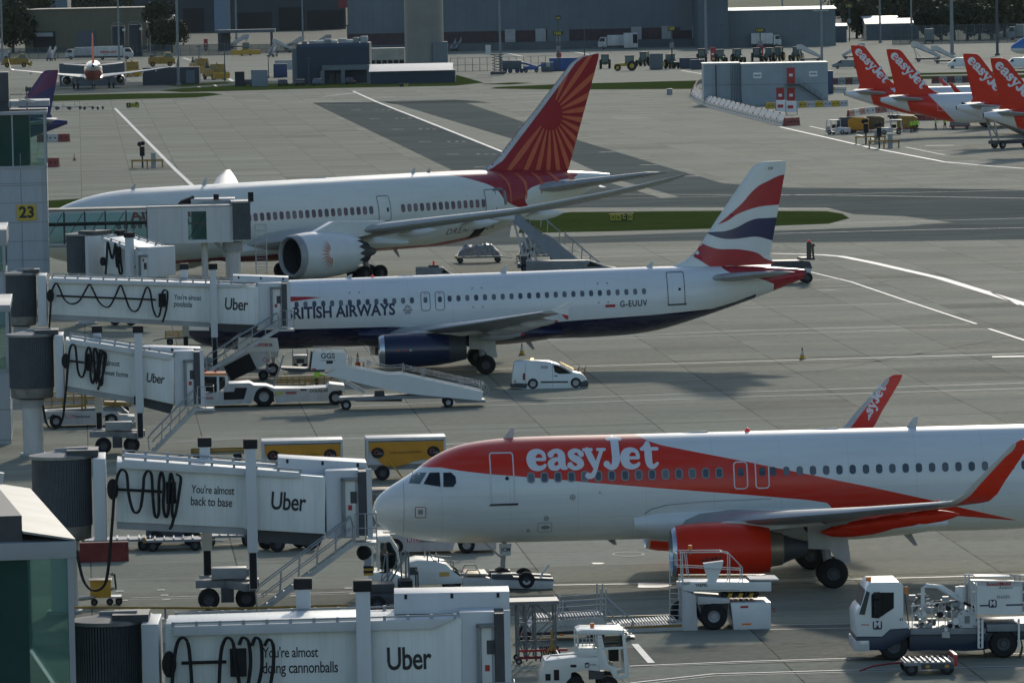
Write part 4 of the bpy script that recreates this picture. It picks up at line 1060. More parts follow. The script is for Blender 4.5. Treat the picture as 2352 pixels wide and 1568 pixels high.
    for L_ in S.get('loops', []):
        pts = [q(p, yc) for p in L_]
        for off in (0, .09): 
            o = MB().m(BLACK).tube([(a[0], yc + off, a[1]) for a in [(x, z) for x, z, _ in smooth3([(x + off * .35, z - off * .2, 0) for x, z in pts], 5)]], .042).build('cable', None, root)
    if 'cbox' in S:
        (x0, z1), (x1, z0) = q(S['cbox'][0], yn), q(S['cbox'][1], yn)
        MB().m(BLACK).box(x0, x1, yn - .3, yn - .02, z0, z1).build('cable_box', None, root)
    return root

BTH = .055
# nearest: cut by the lower edge of the picture
bridge('nearest boarding bridge, its wall saying doing cannonballs', (*gp(800, 1668)[:2], 0), .02, dict(
    rot=[(166, 1432), (329, 1640)], collar=[(329, 1421), (373, 1650)],
    A=[(380, 1432), (830, 1418), (830, 1640), (380, 1652)], B=[(826, 1424), (1060, 1418), (1060, 1632), (826, 1640)],
    beam=[(398, 1436), (1045, 1417), (995, 1441), (398, 1458)], cols=[(833, 1355, 1720, 1800, .46), (696, 1350, 1700, 1760, .46)],
    cab=[(1054, 1404), (1140, 1634)], hood=[(905, 1352), (1168, 1347), (1168, 1396), (905, 1399)], door=[(1105, 1440), (1132, 1610)], stairs=[(1120, 1642), (900, 1800)],
    text=[("You're almost", (603, 1509), (731, 1507.4), .012), ('doing cannonballs', (603, 1545.5), (776.5, 1542.5), .012), ('Uber', (890, 1537), (992, 1534), .02)],
    bar=[(417, 1521), (520, 1518)], reel=[(389, 1523), .42], cbox=[(528, 1488), (567, 1550)],
    loops=[[(392, 1600), (398, 1520), (406, 1476), (418, 1463), (430, 1475), (436, 1520), (441, 1600)], [(501, 1600), (505, 1510), (512, 1475), (522, 1463), (534, 1475), (540, 1520), (556, 1610)], [(548, 1480), (556, 1463), (570, 1475), (574, 1530), (562, 1610)], [(577, 1482), (586, 1463), (598, 1476), (600, 1530), (590, 1580), (578, 1620)], [(606, 1482), (616, 1467), (626, 1480), (627, 1520), (622, 1560), (612, 1620)]]))
bridge('boarding bridge saying back to base, at the nose of the orange and white jet', (*gp(500, 1398)[:2], 0), BTH, dict(
    rot=[(72, 1053), (213, 1203)], collar=[(214, 1046), (247, 1232)],
    A=[(268, 1060), (566, 1080), (566, 1212), (268, 1198)], B=[(562, 1080), (748, 1094), (746, 1225), (562, 1214)],
    beam=[(283, 1053), (690, 1083), (690, 1097), (271, 1073)], cols=[(575, 1028, 1267, 1352, .40), (470, 1024, 1262, 1348, .40)],
    cab=[(747, 1080), (826, 1234)], hood=[(638, 1044), (839, 1055), (839, 1084), (638, 1076)], door=[(792, 1104), (818, 1230)], stairs=[(812, 1243), (600, 1402)],
    text=[("You're almost", (439, 1131), (538, 1135.5), .012), ('back to base', (438, 1159), (533, 1163.5), .012), ('Uber', (622, 1168), (702, 1173), .02)],
    bar=[(270, 1123), (372, 1128)], reel=[(259, 1122), .40], cbox=[(381, 1106), (405, 1154)],
    loops=[[(258, 1184), (262, 1130), (270, 1090), (279, 1078), (290, 1088), (294, 1130), (302, 1165), (311, 1177), (322, 1165), (328, 1120), (330, 1095), (338, 1081), (347, 1090), (350, 1140), (354, 1180), (360, 1187), (364, 1170), (364, 1110), (370, 1083), (376, 1110), (374, 1160), (380, 1187), (386, 1170), (388, 1110), (392, 1086), (398, 1120), (394, 1170), (398, 1190), (404, 1170), (412, 1120), (414, 1096), (404, 1088)], [(398, 1190), (393, 1208), (388, 1214)], [(258, 1184), (252, 1260), (247, 1310), (240, 1340), (225, 1354), (206, 1352), (190, 1330), (180, 1290), (174, 1262)]]))
bridge('boarding bridge saying home sweet home, above an empty stand', (*gp(265, 1040)[:2], 0), BTH, dict(
    rot=[(19, 773), (125, 888)], collar=[(126, 766), (149, 908)], colr=.46,
    A=[(150, 780), (309, 806), (308, 913), (150, 886)], B=[(306, 808), (400, 822), (399, 928), (306, 908)],
    beam=[(161, 777), (400, 813), (390, 826), (161, 790)], cols=[(317, 763, 947, 1012, .40), (223, 763, 946, 1005, .40)],
    cab=[(399, 806), (448, 932)], hood=[(330, 792), (460, 796), (460, 818), (330, 806)], door=[(428, 832), (445, 929)], stairs=[(452, 936), (350, 1036)],
    text=[("You're almost", (207, 836.5), (275, 841), .012), ('home sweet home', (205, 857), (293.5, 866.5), .012), ('Uber', (336, 876), (377, 881), .02)],
    bar=[(161, 828), (193, 832)], reel=[(151, 828), .38], cbox=[(198, 812), (211, 850)],
    loops=[[(152, 880), (156, 830), (160, 800), (166, 791), (173, 800), (178, 850), (187, 866), (195, 848), (197, 812), (203, 797), (208, 812), (207, 860), (212, 880), (217, 860), (214, 812), (219, 800), (224, 830), (220, 880), (226, 830), (229, 805), (238, 812), (236, 850), (233, 884), (226, 870), (232, 815), (240, 808), (243, 820), (238, 850), (224, 895)], [(152, 880), (148, 920), (143, 960), (130, 982), (115, 982), (104, 965), (98, 930)]]))
bridge('boarding bridge saying poolside, at the front door of the ribboned jet', ploc(490, 361), .05, dict(
    rot=[(12, 632), (85, 725)], collar=[(87, 630), (110, 745)],
    A=[(112, 640), (484, 650), (484, 741), (112, 722)], B=[(480, 654), (594, 658), (594, 746), (480, 742)],
    beam=[(120, 638), (590, 653), (540, 660), (120, 649)], cols=[(489, 618, 774, 842, .40), (423, 618, 772, 842, .40)],
    cab=[(590, 650), (649, 752)], hood=[(535, 630), (662, 634), (662, 650), (535, 646)], door=[(626, 664), (645, 744)], stairs=[(641, 755), (482, 849)],
    text=[("You're almost", (399.5, 687), (462, 690), .012), ('poolside', (399.5, 703.5), (441, 706), .012), ('Uber', (516, 710), (569, 713), .02)],
    bar=[(130, 679), (358, 688)], reel=[(116, 679), .38], cbox=[(364, 674), (382, 704)],
    loops=[[(112, 760), (116, 700), (119, 668), (128, 650), (136, 662), (146, 685), (158, 696), (170, 697), (182, 690), (194, 670), (205, 653), (214, 668), (226, 692), (240, 704), (252, 702), (264, 680), (276, 655), (284, 672), (296, 705), (307, 715), (318, 708), (328, 680), (337, 659), (345, 672), (350, 705), (358, 726), (366, 722), (371, 690), (374, 668), (384, 670), (382, 705), (376, 730), (372, 740)]]))
bridge('folded-back boarding bridge in front of the glass bridge', ploc(280, 424), -.62, dict(
    rot=[(162, 540), (230, 624)], collar=[(228, 540), (238, 636)],
    A=[(238, 546), (310, 570), (310, 634), (238, 628)], B=[(292, 568), (330, 580), (330, 640), (292, 634)],
    beam=[(240, 545), (318, 572), (310, 580), (240, 553)], cols=[(297, 545, 640, 655, .4), (275, 540, 640, 655, .4)],
    cab=[(316, 568), (346, 636)], door=[(328, 590), (340, 634)],
    plain=1, text=[('Uber', (297, 615), (312, 617), .02)], reel=[(240, 600), .3], cbox=[(268, 563), (278, 578)],
    loops=[[(241, 630), (244, 590), (246, 555), (252, 580), (257, 594), (262, 570), (264, 560), (266, 600), (269, 614), (273, 590), (274, 566), (276, 600), (279, 624), (274, 628), (270, 600), (268, 565)]]))

# glass-walled bridge of the long jet
gl = ploc(535, 449); GTH = .06
gb = thing('glass_boarding_bridge', 'glass-walled boarding bridge reaching the long white jet', 'jet bridge', gl, GTH)
def gq(x, y, yl=-1.4): return onplane(x, y, gl, GTH, yl)
(x0, z1), (x1, z0) = gq(100, 488), gq(338, 557)
b = MB().m(BRWHITE)
for yy in (-1.4, 1.3): b.box(x0, x1, yy, yy + .1, z1 - .12, z1 + .08).box(x0, x1, yy, yy + .1, z0 - .1, z0 + .1).m(BLACK).box(x0, x1, yy - .02, yy + .12, (z0 + z1) / 2 + .15, (z0 + z1) / 2 + .3).m(BRWHITE)
b.m(ROOFDIRT).box(x0, x1, -1.5, 1.5, z1 + .082, z1 + .2).m(GREY).box(x0, x1, -1.4, 1.4, z0 - .2, z0 - .102)
ps = [gq(x, 520)[0] for x in (147, 194.6, 242, 290, 338)]
for x in ps:
    for yy in (-1.42, 1.32): b.m(DGREY).box(x - .05, x + .05, yy, yy + .12, z0, z1)
for a, c in zip([x0] + ps, ps): b.m(GREY).bar((a, 1.3, z0), (c, 1.3, z1), .06)
fr = b.build('frame', None, gb)
for a, c in zip([x0] + ps, ps):
    MB().m(GLASSG).box(a + .05, c - .05, -1.37, -1.35, z0 + .1, z1 - .12).build('glass_panel', None, fr)
(x0, z1), (x1, z0) = gq(338, 478), gq(536, 556); (wx0, wz1), (wx1, wz0) = gq(431, 486), gq(475, 550)
tn = MB().m(panelled('bridge_panel_wide', (.58, .60, .60), 1.8)).box(x0, wx0, -1.45, 1.45, z0, z1).box(wx1, x1, -1.45, 1.45, z0, z1).box(wx0, wx1, -1.45, 1.45, z0, wz0).box(wx0, wx1, -1.45, 1.45, wz1, z1).build('tunnel', None, gb)
MB().m(GLASSG).box(wx0, wx1, -1.40, -1.38, wz0, wz1).m(DGREY).box(wx0, wx1, -1.42, -1.36, (wz0 + wz1) / 2 + .1, (wz0 + wz1) / 2 + .22).bar((wx0, -1.3, wz0), (wx1, -1.3, wz1), .06).build('window', None, tn)
MB().m(LGREY).box(x0, x1, -1.5, 1.5, z1 + .01, z1 + .1).tube([(x0, -1.4, z1 + .2), (x1, -1.4, z1 + .2)], .04).build('roof_edge', None, tn)
(x0, z1), (x1, z0) = gq(537, 466), gq(573, 550); r = (x1 - x0) / 2 * 1.2
MB().m(SHUTTER).box(-r, r, -1.7, 1.7, 0, z1 - z0).m(LGREY).box(-r - .1, r + .1, -1.8, 1.8, z1 - z0, z1 - z0 + .12).build('rotunda', None, gb, loc=((x0 + x1) / 2, 0, z0))
cxm = gq(536, 600)[0]
MB().m(WHITED).cyl((cxm, 0, 0), (cxm, 0, z0 - .5), .55, n=24).m(LGREY).cyl((cxm, 0, z0 - .9), (cxm, 0, z0 - .2), .75, n=24).bar((cxm - 1.3, 0, z0 - .1), (cxm - .3, 0, z0 - 1.4), .3).build('support_column', None, gb)
for x in (379, 471): 
    xx = gq(x, 600)[0]; MB().m(WHITED).cyl((xx, 0, 0), (xx, 0, z0 - .1), .24, n=16).build('support_column', None, gb)
(a0, c1), (a1, c0) = gq(404, 452, 2.5), gq(438, 476, 2.5)
b = MB().m(BLACK)
for k in range(6):
    t = k / 5; b.bar((a0 + (a1 - a0) * t, 2.2, c0), (a0 + .5 + (a1 - a0 - .3) * t, 2.2, c1 - .3 * (1 - t)), .2, .15).bar((a0 + (a1 - a0) * t, 3.8, c0), (a0 + .5 + (a1 - a0 - .3) * t, 3.8, c1 - .3 * (1 - t)), .2, .15)
b.build('bellows', None, gb)
(a0, c1), (a1, c0) = gq(438, 452, 2.5), gq(540, 478, 2.5)
cb = MB().m(WHITED).box(a0, a1, 1.6, 4.2, c0 - 2.3, c1 - .15).m(LGREY).box(a0 + .8, a1, 1.4, 1.6, c1 - .5, c1 - .3).build('cab', None, gb, bevel=.05)
MB().m(BLACK).box(a1 - 1.6, a1 - 1.2, 1.2, 1.6, c1 - .2, c1 + .2).box(a1 + .9, a1 + 1.3, -1.9, -1.5, c1 - .3, c1 + .4).build('cap', None, cb)
b = MB().m(STEEL); X0, X1 = gq(586, 520)[0], gq(611, 520)[0]; ZT, ZB = gq(600, 515)[1], gq(600, 625)[1]
for x in (X0, X1): b.tube([(x, -1.6, max(.1, ZB - .4)), (x, -1.6, ZT)], .035)
for k in range(14): z = ZB + (ZT - ZB - .9) * k / 13; b.tube([(X0, -1.6, z), (X1, -1.6, z)], .025)
for z in (ZT, ZT - .45, ZT - .9): b.tube([(X0, -1.6, z), (X1, -1.6, z)], .03)
b.build('ladder', None, gb)

# ---------------------------------------------------------------- the pier: gate towers on the left
TOWERW = panelled('tower_cladding', (.36, .40, .43), 50)
FASCIA = M('fascia_grey', (.33, .36, .38), .5, var=.08, scale=.4)
def tower(label, loc, th, xr, ytop, ybot, glassy=None, sign=None, depth=11, width=16, lines=()):
    t = thing('gate_tower', label, 'building', loc, th, 'gate towers along the pier')
    def q(x, y, yl=0): return onplane(x, y, loc, th, yl)
    x1, zt = q(xr, ytop); zb = 0.0 if ybot is None else q(xr, ybot)[1]
    b = MB().m(TOWERW).box(x1 - width, x1, 0, depth, zb, q(xr, glassy[1])[1] if glassy else zt)
    w = b.build('wall', None, t)
    b = MB().m(GREY)
    for y in lines:
        z = q(xr, y)[1]; b.box(x1 - width, x1 + .015, -.015, depth, z - .02, z + .02)
    if lines: b.box(x1 - 1.9, x1 - 1.85, -.018, .1, zb, zt - 3).build('panel_joint', None, w)
    if glassy:
        ga, gb_ = q(xr, glassy[0])[1], q(xr, glassy[1])[1]
        MB().m(FASCIA).box(x1 - width, x1 + .12, -.12, depth, ga, zt).build('roof', None, t, bevel=.03)
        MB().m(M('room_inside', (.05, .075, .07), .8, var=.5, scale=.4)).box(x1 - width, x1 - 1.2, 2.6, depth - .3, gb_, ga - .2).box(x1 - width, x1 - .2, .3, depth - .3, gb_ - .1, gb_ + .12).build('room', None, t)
        n = 3; f = MB().m(FASCIA).box(x1 - width, x1 + .02, -.06, .08, gb_ - .1, gb_ + .12).box(x1 - .16, x1 + .02, -.06, .1, gb_, ga).box(x1 - .16, x1 + .02, depth - .2, depth, gb_, ga)
        for k in range(1, n + 1): f.box(x1 - 2.4 * k - .05, x1 - 2.4 * k + .05, -.05, .08, gb_ + .12, ga)
        f = f.build('window_frame', None, t)
        for k in range(n): MB().m(GLASSG).box(x1 - 2.4 * (k + 1) + .05, x1 - 2.4 * k - (.16 if k == 0 else .05), 0, .03, gb_ + .12, ga).build('pane', None, f)
        MB().m(GLASSG).box(x1 - .05, x1 - .02, .1, depth - .2, gb_ + .12, ga).build('pane', None, f)
    if sign:
        (a, c1), (d, c0) = q(*sign[0]), q(*sign[1])
        s = MB().m(M('sign_yellow', (.50, .36, .03), .5, var=.04)).box(a, d, -.10, -.002, c0, c1).build('gate_sign', None, t)
        hh = (c1 - c0)
        decal('lettering', fit2d(text2d('23', 1, .035), a + (d - a) * .12, c0 + hh * .19, a + (d - a) * .88, c0 + hh * .19), flat(-.106), INK, s, 0)
    return t, q, x1
t, q, x1 = tower('gate tower with the number 23 on a yellow panel', ploc(104, 438), .07, 104, 255, 628, (263, 384), [(38, 470.6), (84, 505.7)], lines=(386, 420, 425, 465, 510, 553, 596))
(a, z) = q(30, 250)
MB().m(DGREY).box(a - 4, a - .3, 2, 5, z - .5, z + 2.6).build('plant_box', None, t, bevel=.05)
b = MB().m(GREY).tube([(a + 1.0, 1.0, z - .3), (a + 1.0, 1.0, z + 1.6)], .05).tube([(a + .4, 1.0, z + .6), (a + 1.4, 1.0, z + .5)], .05).m(DGREY).box(a + .9, a + 1.35, .7, 1.2, z + 1.2, z + 1.5).m(WHITED).bar((a + .9, .6, z + .6), (a + 1.6, .6, z + .45), .2).m(DGREY).tube([(a - .2, .8, z), (a - .2, .8, z + 1.0), (a + 2, .8, z + 1.0)], .03)
b.build('camera_mast', None, t)
b = MB().m(LGREY).box(a - 5, a + 2.6, 2.0, 9, z + .1, z + .5); b.build('roof_step', None, t)
t, q, x1 = tower('white gate tower beside the shutter drum of the poolside bridge', ploc(10, 378), .07, 10, 527, 745, (565, 628))
t, q, x1 = tower('white gate tower beside the shutter drum of the home sweet home bridge', ploc(18, 318), .07, 18, 700, None, (716, 852), lines=(940, 1010))
t, q, x1 = tower('nearest glass gate room with bright sloping roof', ploc(165, 187), .15, 165, 1241, None, (1281, 1640), depth=19)
zr = q(165, 1241)[1]
MB().m(M('shiny_roof_sheet', (.30, .32, .31), .5, var=.3, scale=.6)).prism([(x1 + .1, zr), (x1 + .1, zr + .06), (x1 - 1.5, zr + .35), (x1 - 1.5, zr + .28)], 'xz', -.1, 19).build('roof_sheet', None, t)
MB().m(DGREY).prism([(x1 - 1.5, zr), (x1 - 1.5, zr + .8), (x1 - 16, zr + .8), (x1 - 16, zr)], 'xz', .3, 19).build('roof_plinth', None, t)  # dark colour stands for the shade in the recess beside the roof sheet
b = MB().m(BEIGE)
for k in range(6): b.box(x1 - 7, x1 - 2.2, 3 + k * 1.4, 3.9 + k * 1.4, zr + .8, zr + 1.0)
b.build('paving_slab_stack', None, t)
b = MB().m(BLUEGREY).bar((x1 - 3.1, .6, zr), (x1 - 4.3, 3.0, zr + 3.3), .32, .22).m(STEEL).tube([(x1 - 3.6, .4, zr + .3), (x1 - 3.9, .8, zr + 1.6), (x1 - 4.0, 1.6, zr + 2.9), (x1 - 5.5, 1.6, zr + 3.4)], .07).m(WHITED).bar((x1 - 3.6, 1.2, zr + 2.2), (x1 - 2.0, 1.0, zr + 1.9), .35)
b.build('camera_mast', None, t)

# ---------------------------------------------------------------- ground vehicles and equipment
def frame_at(px, py, th=GA):
    p = gp(px, py); loc = (p.x, p.y, 0)
    return loc, th, lambda x, y, yl=0.0: onplane(x, y, loc, th, yl)

def prx(b, q, pts, y0, y1): return b.prism([q(x, y, y0) for x, y in pts], 'xz', y0, y1)

def person(label, loc, rz=0, top=HIVIS, h=1.75, step=.12, arm=.25, seated=False, group=None, legs=TROUSER):
    """one skinned body: feet, knees, hips, chest, neck, head, arms to the fingers"""
    k = h / 1.75; V = []; E_ = []; R_ = []
    def v(x, y, z, r, par=None):
        V.append((x * k, y * k, z * k)); R_.append(r * k)
        if par is not None: E_.append((par, len(V) - 1))
        return len(V) - 1
    hip = v(0, 0, .95, .135); ch = v(.01, 0, 1.15, .13, hip); sh_ = v(.02, 0, 1.38, .15, ch); nk = v(.03, 0, 1.50, .06, sh_); hd = v(.04, 0, 1.60, .095, nk); v(.04, 0, 1.70, .085, hd)
    for s in (-1, 1):
        th_ = v(.02 * s, .10 * s, .86, .095, hip); kn = v(.05 + step * s * .6, .11 * s, .48, .065, th_); an = v(step * s, .11 * s, .09, .045, kn); v(step * s + .13, .12 * s, .04, .04, an)
        so = v(.02, .19 * s, 1.38, .06, sh_); el = v(.02 + arm * .3, .25 * s, 1.12, .048, so); wr = v(.05 + arm, .24 * s, .90 + arm * .35, .036, el); v(.08 + arm * 1.2, .235 * s, .80 + arm * .4, .03, wr)
    me = bpy.data.meshes.new('person'); me.from_pydata(V, E_, [])
    o = bpy.data.objects.new('person', me); COL.objects.link(o)
    md = o.modifiers.new('skin', 'SKIN')
    for i, r in enumerate(R_): me.skin_vertices[0].data[i].radius = (r, r)
    me.skin_vertices[0].data[0].use_root = True
    sb = o.modifiers.new('sub', 'SUBSURF'); sb.levels = sb.render_levels = 1
    m2 = bpy.data.meshes.new_from_object(o.evaluated_get(bpy.context.evaluated_depsgraph_get()))
    o.modifiers.clear(); o.data = m2; bpy.data.meshes.remove(me)
    for mt in (SKIN, top, legs, BLACK): m2.materials.append(mt)
    for p in m2.polygons:
        z = p.center.z / k; ay = abs(p.center.y) / k
        p.material_index = 3 if z < .10 or z > 1.655 else 2 if z < .92 and ay < .2 else 0 if z > 1.48 or (z < .9 + arm * .35 and ay > .2) else 1
        p.use_smooth = True
    if seated: o.scale = (1, 1, .72)
    o.location = loc; o.rotation_euler = (0, 0, rz)
    return tag(o, label, 'person', group)

# -- refuelling truck
loc, th, q = frame_at(2180, 1505, .03)
tk = thing('refuelling_truck', 'white and dark blue hydrant refuelling truck with hose reels and a white cab', 'truck', loc, th)
def z8(x, y): return (1696.2 + x / 3.301, 1093.1 + y / 3.301)
def pr8(b, pts, y0, y1): return b.prism([q(*z8(x, y), -1.15) for x, y in pts], 'xz', y0, y1)
BLUEDK = M('truck_blue', (.012, .03, .06), .4, var=.1)
cab = pr8(MB().m(WHITE), [(893, 1215), (884, 1050), (905, 1005), (930, 985), (975, 835), (1002, 806), (1215, 800), (1250, 830), (1252, 1072), (1300, 1140), (1300, 1150), (1150, 1160), (1090, 1215)], -1.15, 1.15)
cab = cab.build('cab', None, tk, bevel=.05)
pr8(MB().m(BLUEDK), [(893, 1217), (1090, 1217), (1150, 1162), (1300, 1152), (1300, 1215), (1100, 1318), (900, 1318), (890, 1290)], -1.17, 1.17).build('skirt', None, tk, bevel=.03)
fx = q(*z8(893, 1250), -1.15)
MB().m(WHITED).box(fx[0] - .06, fx[0] + .45, -1.19, 1.19, fx[1] - .35, fx[1] + .02).m(M('headlamp', (.8, .8, .78), .1, spec=.8)).box(fx[0] + .12, fx[0] + .42, -1.205, -1.191, fx[1] - .12, fx[1] + .02).build('bumper', None, tk, bevel=.02)
wnd = pr8(MB().m(DARKWIN), [(1008, 1072), (1006, 900), (1026, 880), (1178, 880), (1178, 998), (1062, 1076)], -1.165, -1.151).build('side_window', None, cab)
def pt8(x, y, yl): a = q(*z8(x, y), -1.15); return (a[0], yl, a[1])
MB().m(M('truck_windscreen', (.03, .045, .05), .35)).poly([pt8(915, 1052, -1.02), pt8(915, 1052, 1.02), pt8(962, 862, .98), pt8(962, 862, -.98)]).poly([pt8(918, 1045, -1.163), pt8(962, 1050, -1.163), pt8(1000, 880, -1.163), pt8(974, 868, -1.163)]).build('windscreen', None, cab, loc=(-.02, 0, .0))
MB().m(BLACK).box(*[pt8(1008, 0, 0)[0], pt8(1056, 0, 0)[0]], -1.42, -1.2, pt8(0, 950, 0)[2], pt8(0, 900, 0)[2]).box(*[pt8(1008, 0, 0)[0], pt8(1056, 0, 0)[0]], -1.42, -1.2, pt8(0, 1068, 0)[2], pt8(0, 960, 0)[2]).build('mirror', None, cab, bevel=.02)
p = pt8(998, 806, -.6); MB().m(AMBER).cyl((p[0], -.6, p[2]), (p[0], -.6, p[2] + .15), .09).build('beacon', None, cab)
a = pt8(1018, 1160, 0); b_ = pt8(1088, 1095, 0)
lg = decal('logo_panel', poly2d(rrect(a[0], b_[0], a[2], b_[2], .06)), flat(-1.156), NAVY, cab, 0)
decal('lettering', fit2d(text2d('M', 1, .03), a[0] + .05, a[2] + .06, b_[0] - .05, a[2] + .06), flat(-1.160), CREAM, lg, 0)
for t, y, x0_, x1_ in (('MENZIES', 1176, 1026, 1084), ('AVIATION', 1189, 1024, 1086)): decal('lettering', fit2d(text2d(t, 1, 0), pt8(x0_, y, 0)[0], pt8(0, y, 0)[2], pt8(x1_, y, 0)[0], pt8(0, y, 0)[2]), flat(-1.158), INKBLUE, cab, 0)
decal('lettering', fit2d(text2d('63', 1, .02), pt8(1222, 1122, 0)[0], pt8(0, 1122, 0)[2], pt8(1248, 1122, 0)[0], pt8(0, 1122, 0)[2]), flat(-1.158), INKBLUE, cab, 0)
decal('stripe', poly2d([(pt8(910, 0, 0)[0], pt8(0, 1150, 0)[2]), (pt8(972, 0, 0)[0], pt8(0, 1153, 0)[2]), (pt8(972, 0, 0)[0], pt8(0, 1147, 0)[2]), (pt8(910, 0, 0)[0], pt8(0, 1143, 0)[2])]), flat(-1.158), RED, cab, 0)
b = pr8(MB().m(BLUEDK), [(1300, 1205), (2165, 1180), (2300, 1180), (2300, 1235), (2120, 1245), (1870, 1320), (1720, 1330), (1440, 1322), (1300, 1330)], -.95, .95)
b.m(GREY); pr8(b, [(1300, 1150), (1880, 1150), (1880, 1200), (1300, 1205)], -1.1, 1.1); pr8(b, [(1880, 1120), (2300, 1110), (2300, 1178), (1880, 1180)], -1.12, 1.12)
b.build('chassis', None, tk, bevel=.02)
MB().m(BLUEDK).lathe([(-.3, .68), (.3, .68)], (0, 0, 0), 'y', 20).build('mudguard', None, tk, loc=pt8(2012, 1300, -.82))
for x, y in ((1180, 1300), (2012, 1290)):
    for yy in (-.95, .95): c = pt8(x, y, yy); wheel1(tk, (c[0], yy, .50), .50, .36, rim=.5, mat=DGREY)
bx = pr8(MB().m(WHITE), [(1808, 1045), (1808, 830), (2145, 835), (2145, 1045)], -1.15, 1.15).m(WHITED)
for x in (1770, 1800, 2150, 2190): bx.bar(pt8(x, 1050, -1.1), pt8(x, 795, -1.1), .05).bar(pt8(x, 1050, 1.1), pt8(x, 795, 1.1), .05)
for y in (798, 880, 960, 1040): bx.bar(pt8(1765, y, -1.1), pt8(1808, y, -1.1), .04).bar(pt8(2145, y, -1.1), pt8(2200, y, -1.1), .04)
pr8(bx, [(1765, 800), (1765, 790), (2200, 795), (2200, 805)], -1.15, -1.1); pr8(bx, [(1765, 800), (1765, 790), (2200, 795), (2200, 805)], 1.1, 1.15)
pr8(bx, [(1808, 830), (1808, 792), (2145, 797), (2145, 835)], -1.12, -1.06); pr8(bx, [(1830, 800), (1830, 792), (2100, 790), (2100, 800)], .4, 1.1)
bx = bx.build('lift_platform', None, tk)
for t, x0_, x1_, y, mt, kw in (('ExxonMobil', 1884, 2065, 874, RED, .02), ('Aviation', 1972, 2080, 900, INK, 0), ('ENZIES', 1962, 2058, 972, INKBLUE, 0)):
    decal('lettering', fit2d(text2d(t, 1, kw, .25 if t == 'Aviation' else 0), pt8(x0_, y, 0)[0], pt8(0, y, 0)[2], pt8(x1_, y - 2, 0)[0], pt8(0, y, 0)[2]), flat(-1.156), mt, bx, 0)
a = pt8(1896, 996, 0); b_ = pt8(1958, 934, 0); lg = decal('logo_panel', poly2d(rrect(a[0], b_[0], a[2], b_[2], .06)), flat(-1.154), NAVY, bx, 0)
decal('lettering', fit2d(text2d('M', 1, .03), a[0] + .05, a[2] + .06, b_[0] - .05, a[2] + .06), flat(-1.158), CREAM, lg, 0)
for x0_, x1_, mt in ((1815, 1936, INKBLUE), (2012, 2140, INKBLUE)):
    decal('stripe', poly2d([(pt8(x0_, 0, 0)[0], pt8(0, 1030, 0)[2]), (pt8(x1_, 0, 0)[0], pt8(0, 1030, 0)[2]), (pt8(x1_, 0, 0)[0], pt8(0, 1018, 0)[2]), (pt8(x0_, 0, 0)[0], pt8(0, 1018, 0)[2])]), flat(-1.156), mt, bx, 0)
decal('warning_plate', poly2d([(pt8(1882, 0, 0)[0], pt8(0, 1064, 0)[2]), (pt8(1975, 0, 0)[0], pt8(0, 1064, 0)[2]), (pt8(1975, 0, 0)[0], pt8(0, 1048, 0)[2]), (pt8(1882, 0, 0)[0], pt8(0, 1048, 0)[2])]), flat(-1.13), RED, tk, 0)
b = MB().m(WHITED)                         # filter vessel, booms, pipework
c = pt8(1738, 1090, 0); b.cyl((c[0], -1.0, c[2]), (c[0], 1.0, c[2]), .34, n=24).cyl((c[0], -1.06, c[2]), (c[0], -1.0, c[2]), .37, n=24)
for k in range(8): b.m(BLACK).cyl((c[0] + .31 * cos(k * .785), -1.08, c[2] + .31 * sin(k * .785)), (c[0] + .31 * cos(k * .785), -1.06, c[2] + .31 * sin(k * .785)), .025, n=6)
b.m(GREY).box(c[0] - .1, c[0] + .08, -1.075, -1.06, c[2] - .12, c[2] + .14).build('filter_vessel', None, tk)
b = MB().m(WHITE).tube([pt8(1412, 1120, -.5), pt8(1412, 860, -.5), pt8(1440, 842, -.5), pt8(1520, 850, -.5), pt8(1720, 970, -.5)], [.07, .07, .08, .07, .05]).tube([pt8(1490, 850, -.2), pt8(1560, 855, -.2), pt8(1740, 965, -.2)], .06).cyl(pt8(1710, 850, -.3), pt8(1710, 1020, -.3), .12).cyl(pt8(1690, 860, 0), pt8(1690, 1020, 0), .1).m(BLACK).tube([pt8(1720, 970, -.5), pt8(1800, 1005, -.5)], .05)
b.build('boom', None, tk)
b = MB().m(WHITED)
random.seed(4)
for k in range(60):
    x, y = random.uniform(1330, 1660), random.uniform(960, 1170); yl = random.uniform(-1.0, .6); c = pt8(x, y, yl); w = random.uniform(.06, .22)
    if k % 3 == 0: b.m(random.choice((WHITED, LGREY, GREY))).box(c[0], c[0] + w * 1.5, yl, yl + .3, c[2], c[2] + w)
    elif k % 3 == 1: b.m(random.choice((WHITED, STEEL, DGREY))).tube([c, (c[0] + w, yl, c[2] + w), (c[0] + w * 2.5, yl, c[2] + w)], .03)
    else: b.m(random.choice((WHITE, BLACK, STEEL))).cyl((c[0], yl, c[2]), (c[0], yl - .25, c[2]), w * .6)
for x in range(1320, 1640, 50): b.m(WHITED).bar(pt8(x, 1170, -1.0), pt8(x, 985, -1.0), .03)
b.bar(pt8(1310, 990, -1.0), pt8(1640, 945, -1.0), .04)
pr8(b, [(1590, 1160), (1590, 1100), (1640, 1100), (1640, 1160)], -1.1, -.8); pr8(b, [(1545, 1225), (1545, 1180), (1600, 1180), (1605, 1225)], -1.12, -.8)
b.build('pump_equipment', None, tk)
b = MB().m(WHITE)
for x in (1820, 1848, 2125): b.bar(pt8(x, 1300, -1.18), pt8(x, 1080, -1.18), .07)
for y in range(1100, 1310, 40): b.bar(pt8(1818, y, -1.18), pt8(1850, y, -1.18), .03)
b.build('ladder', None, tk)
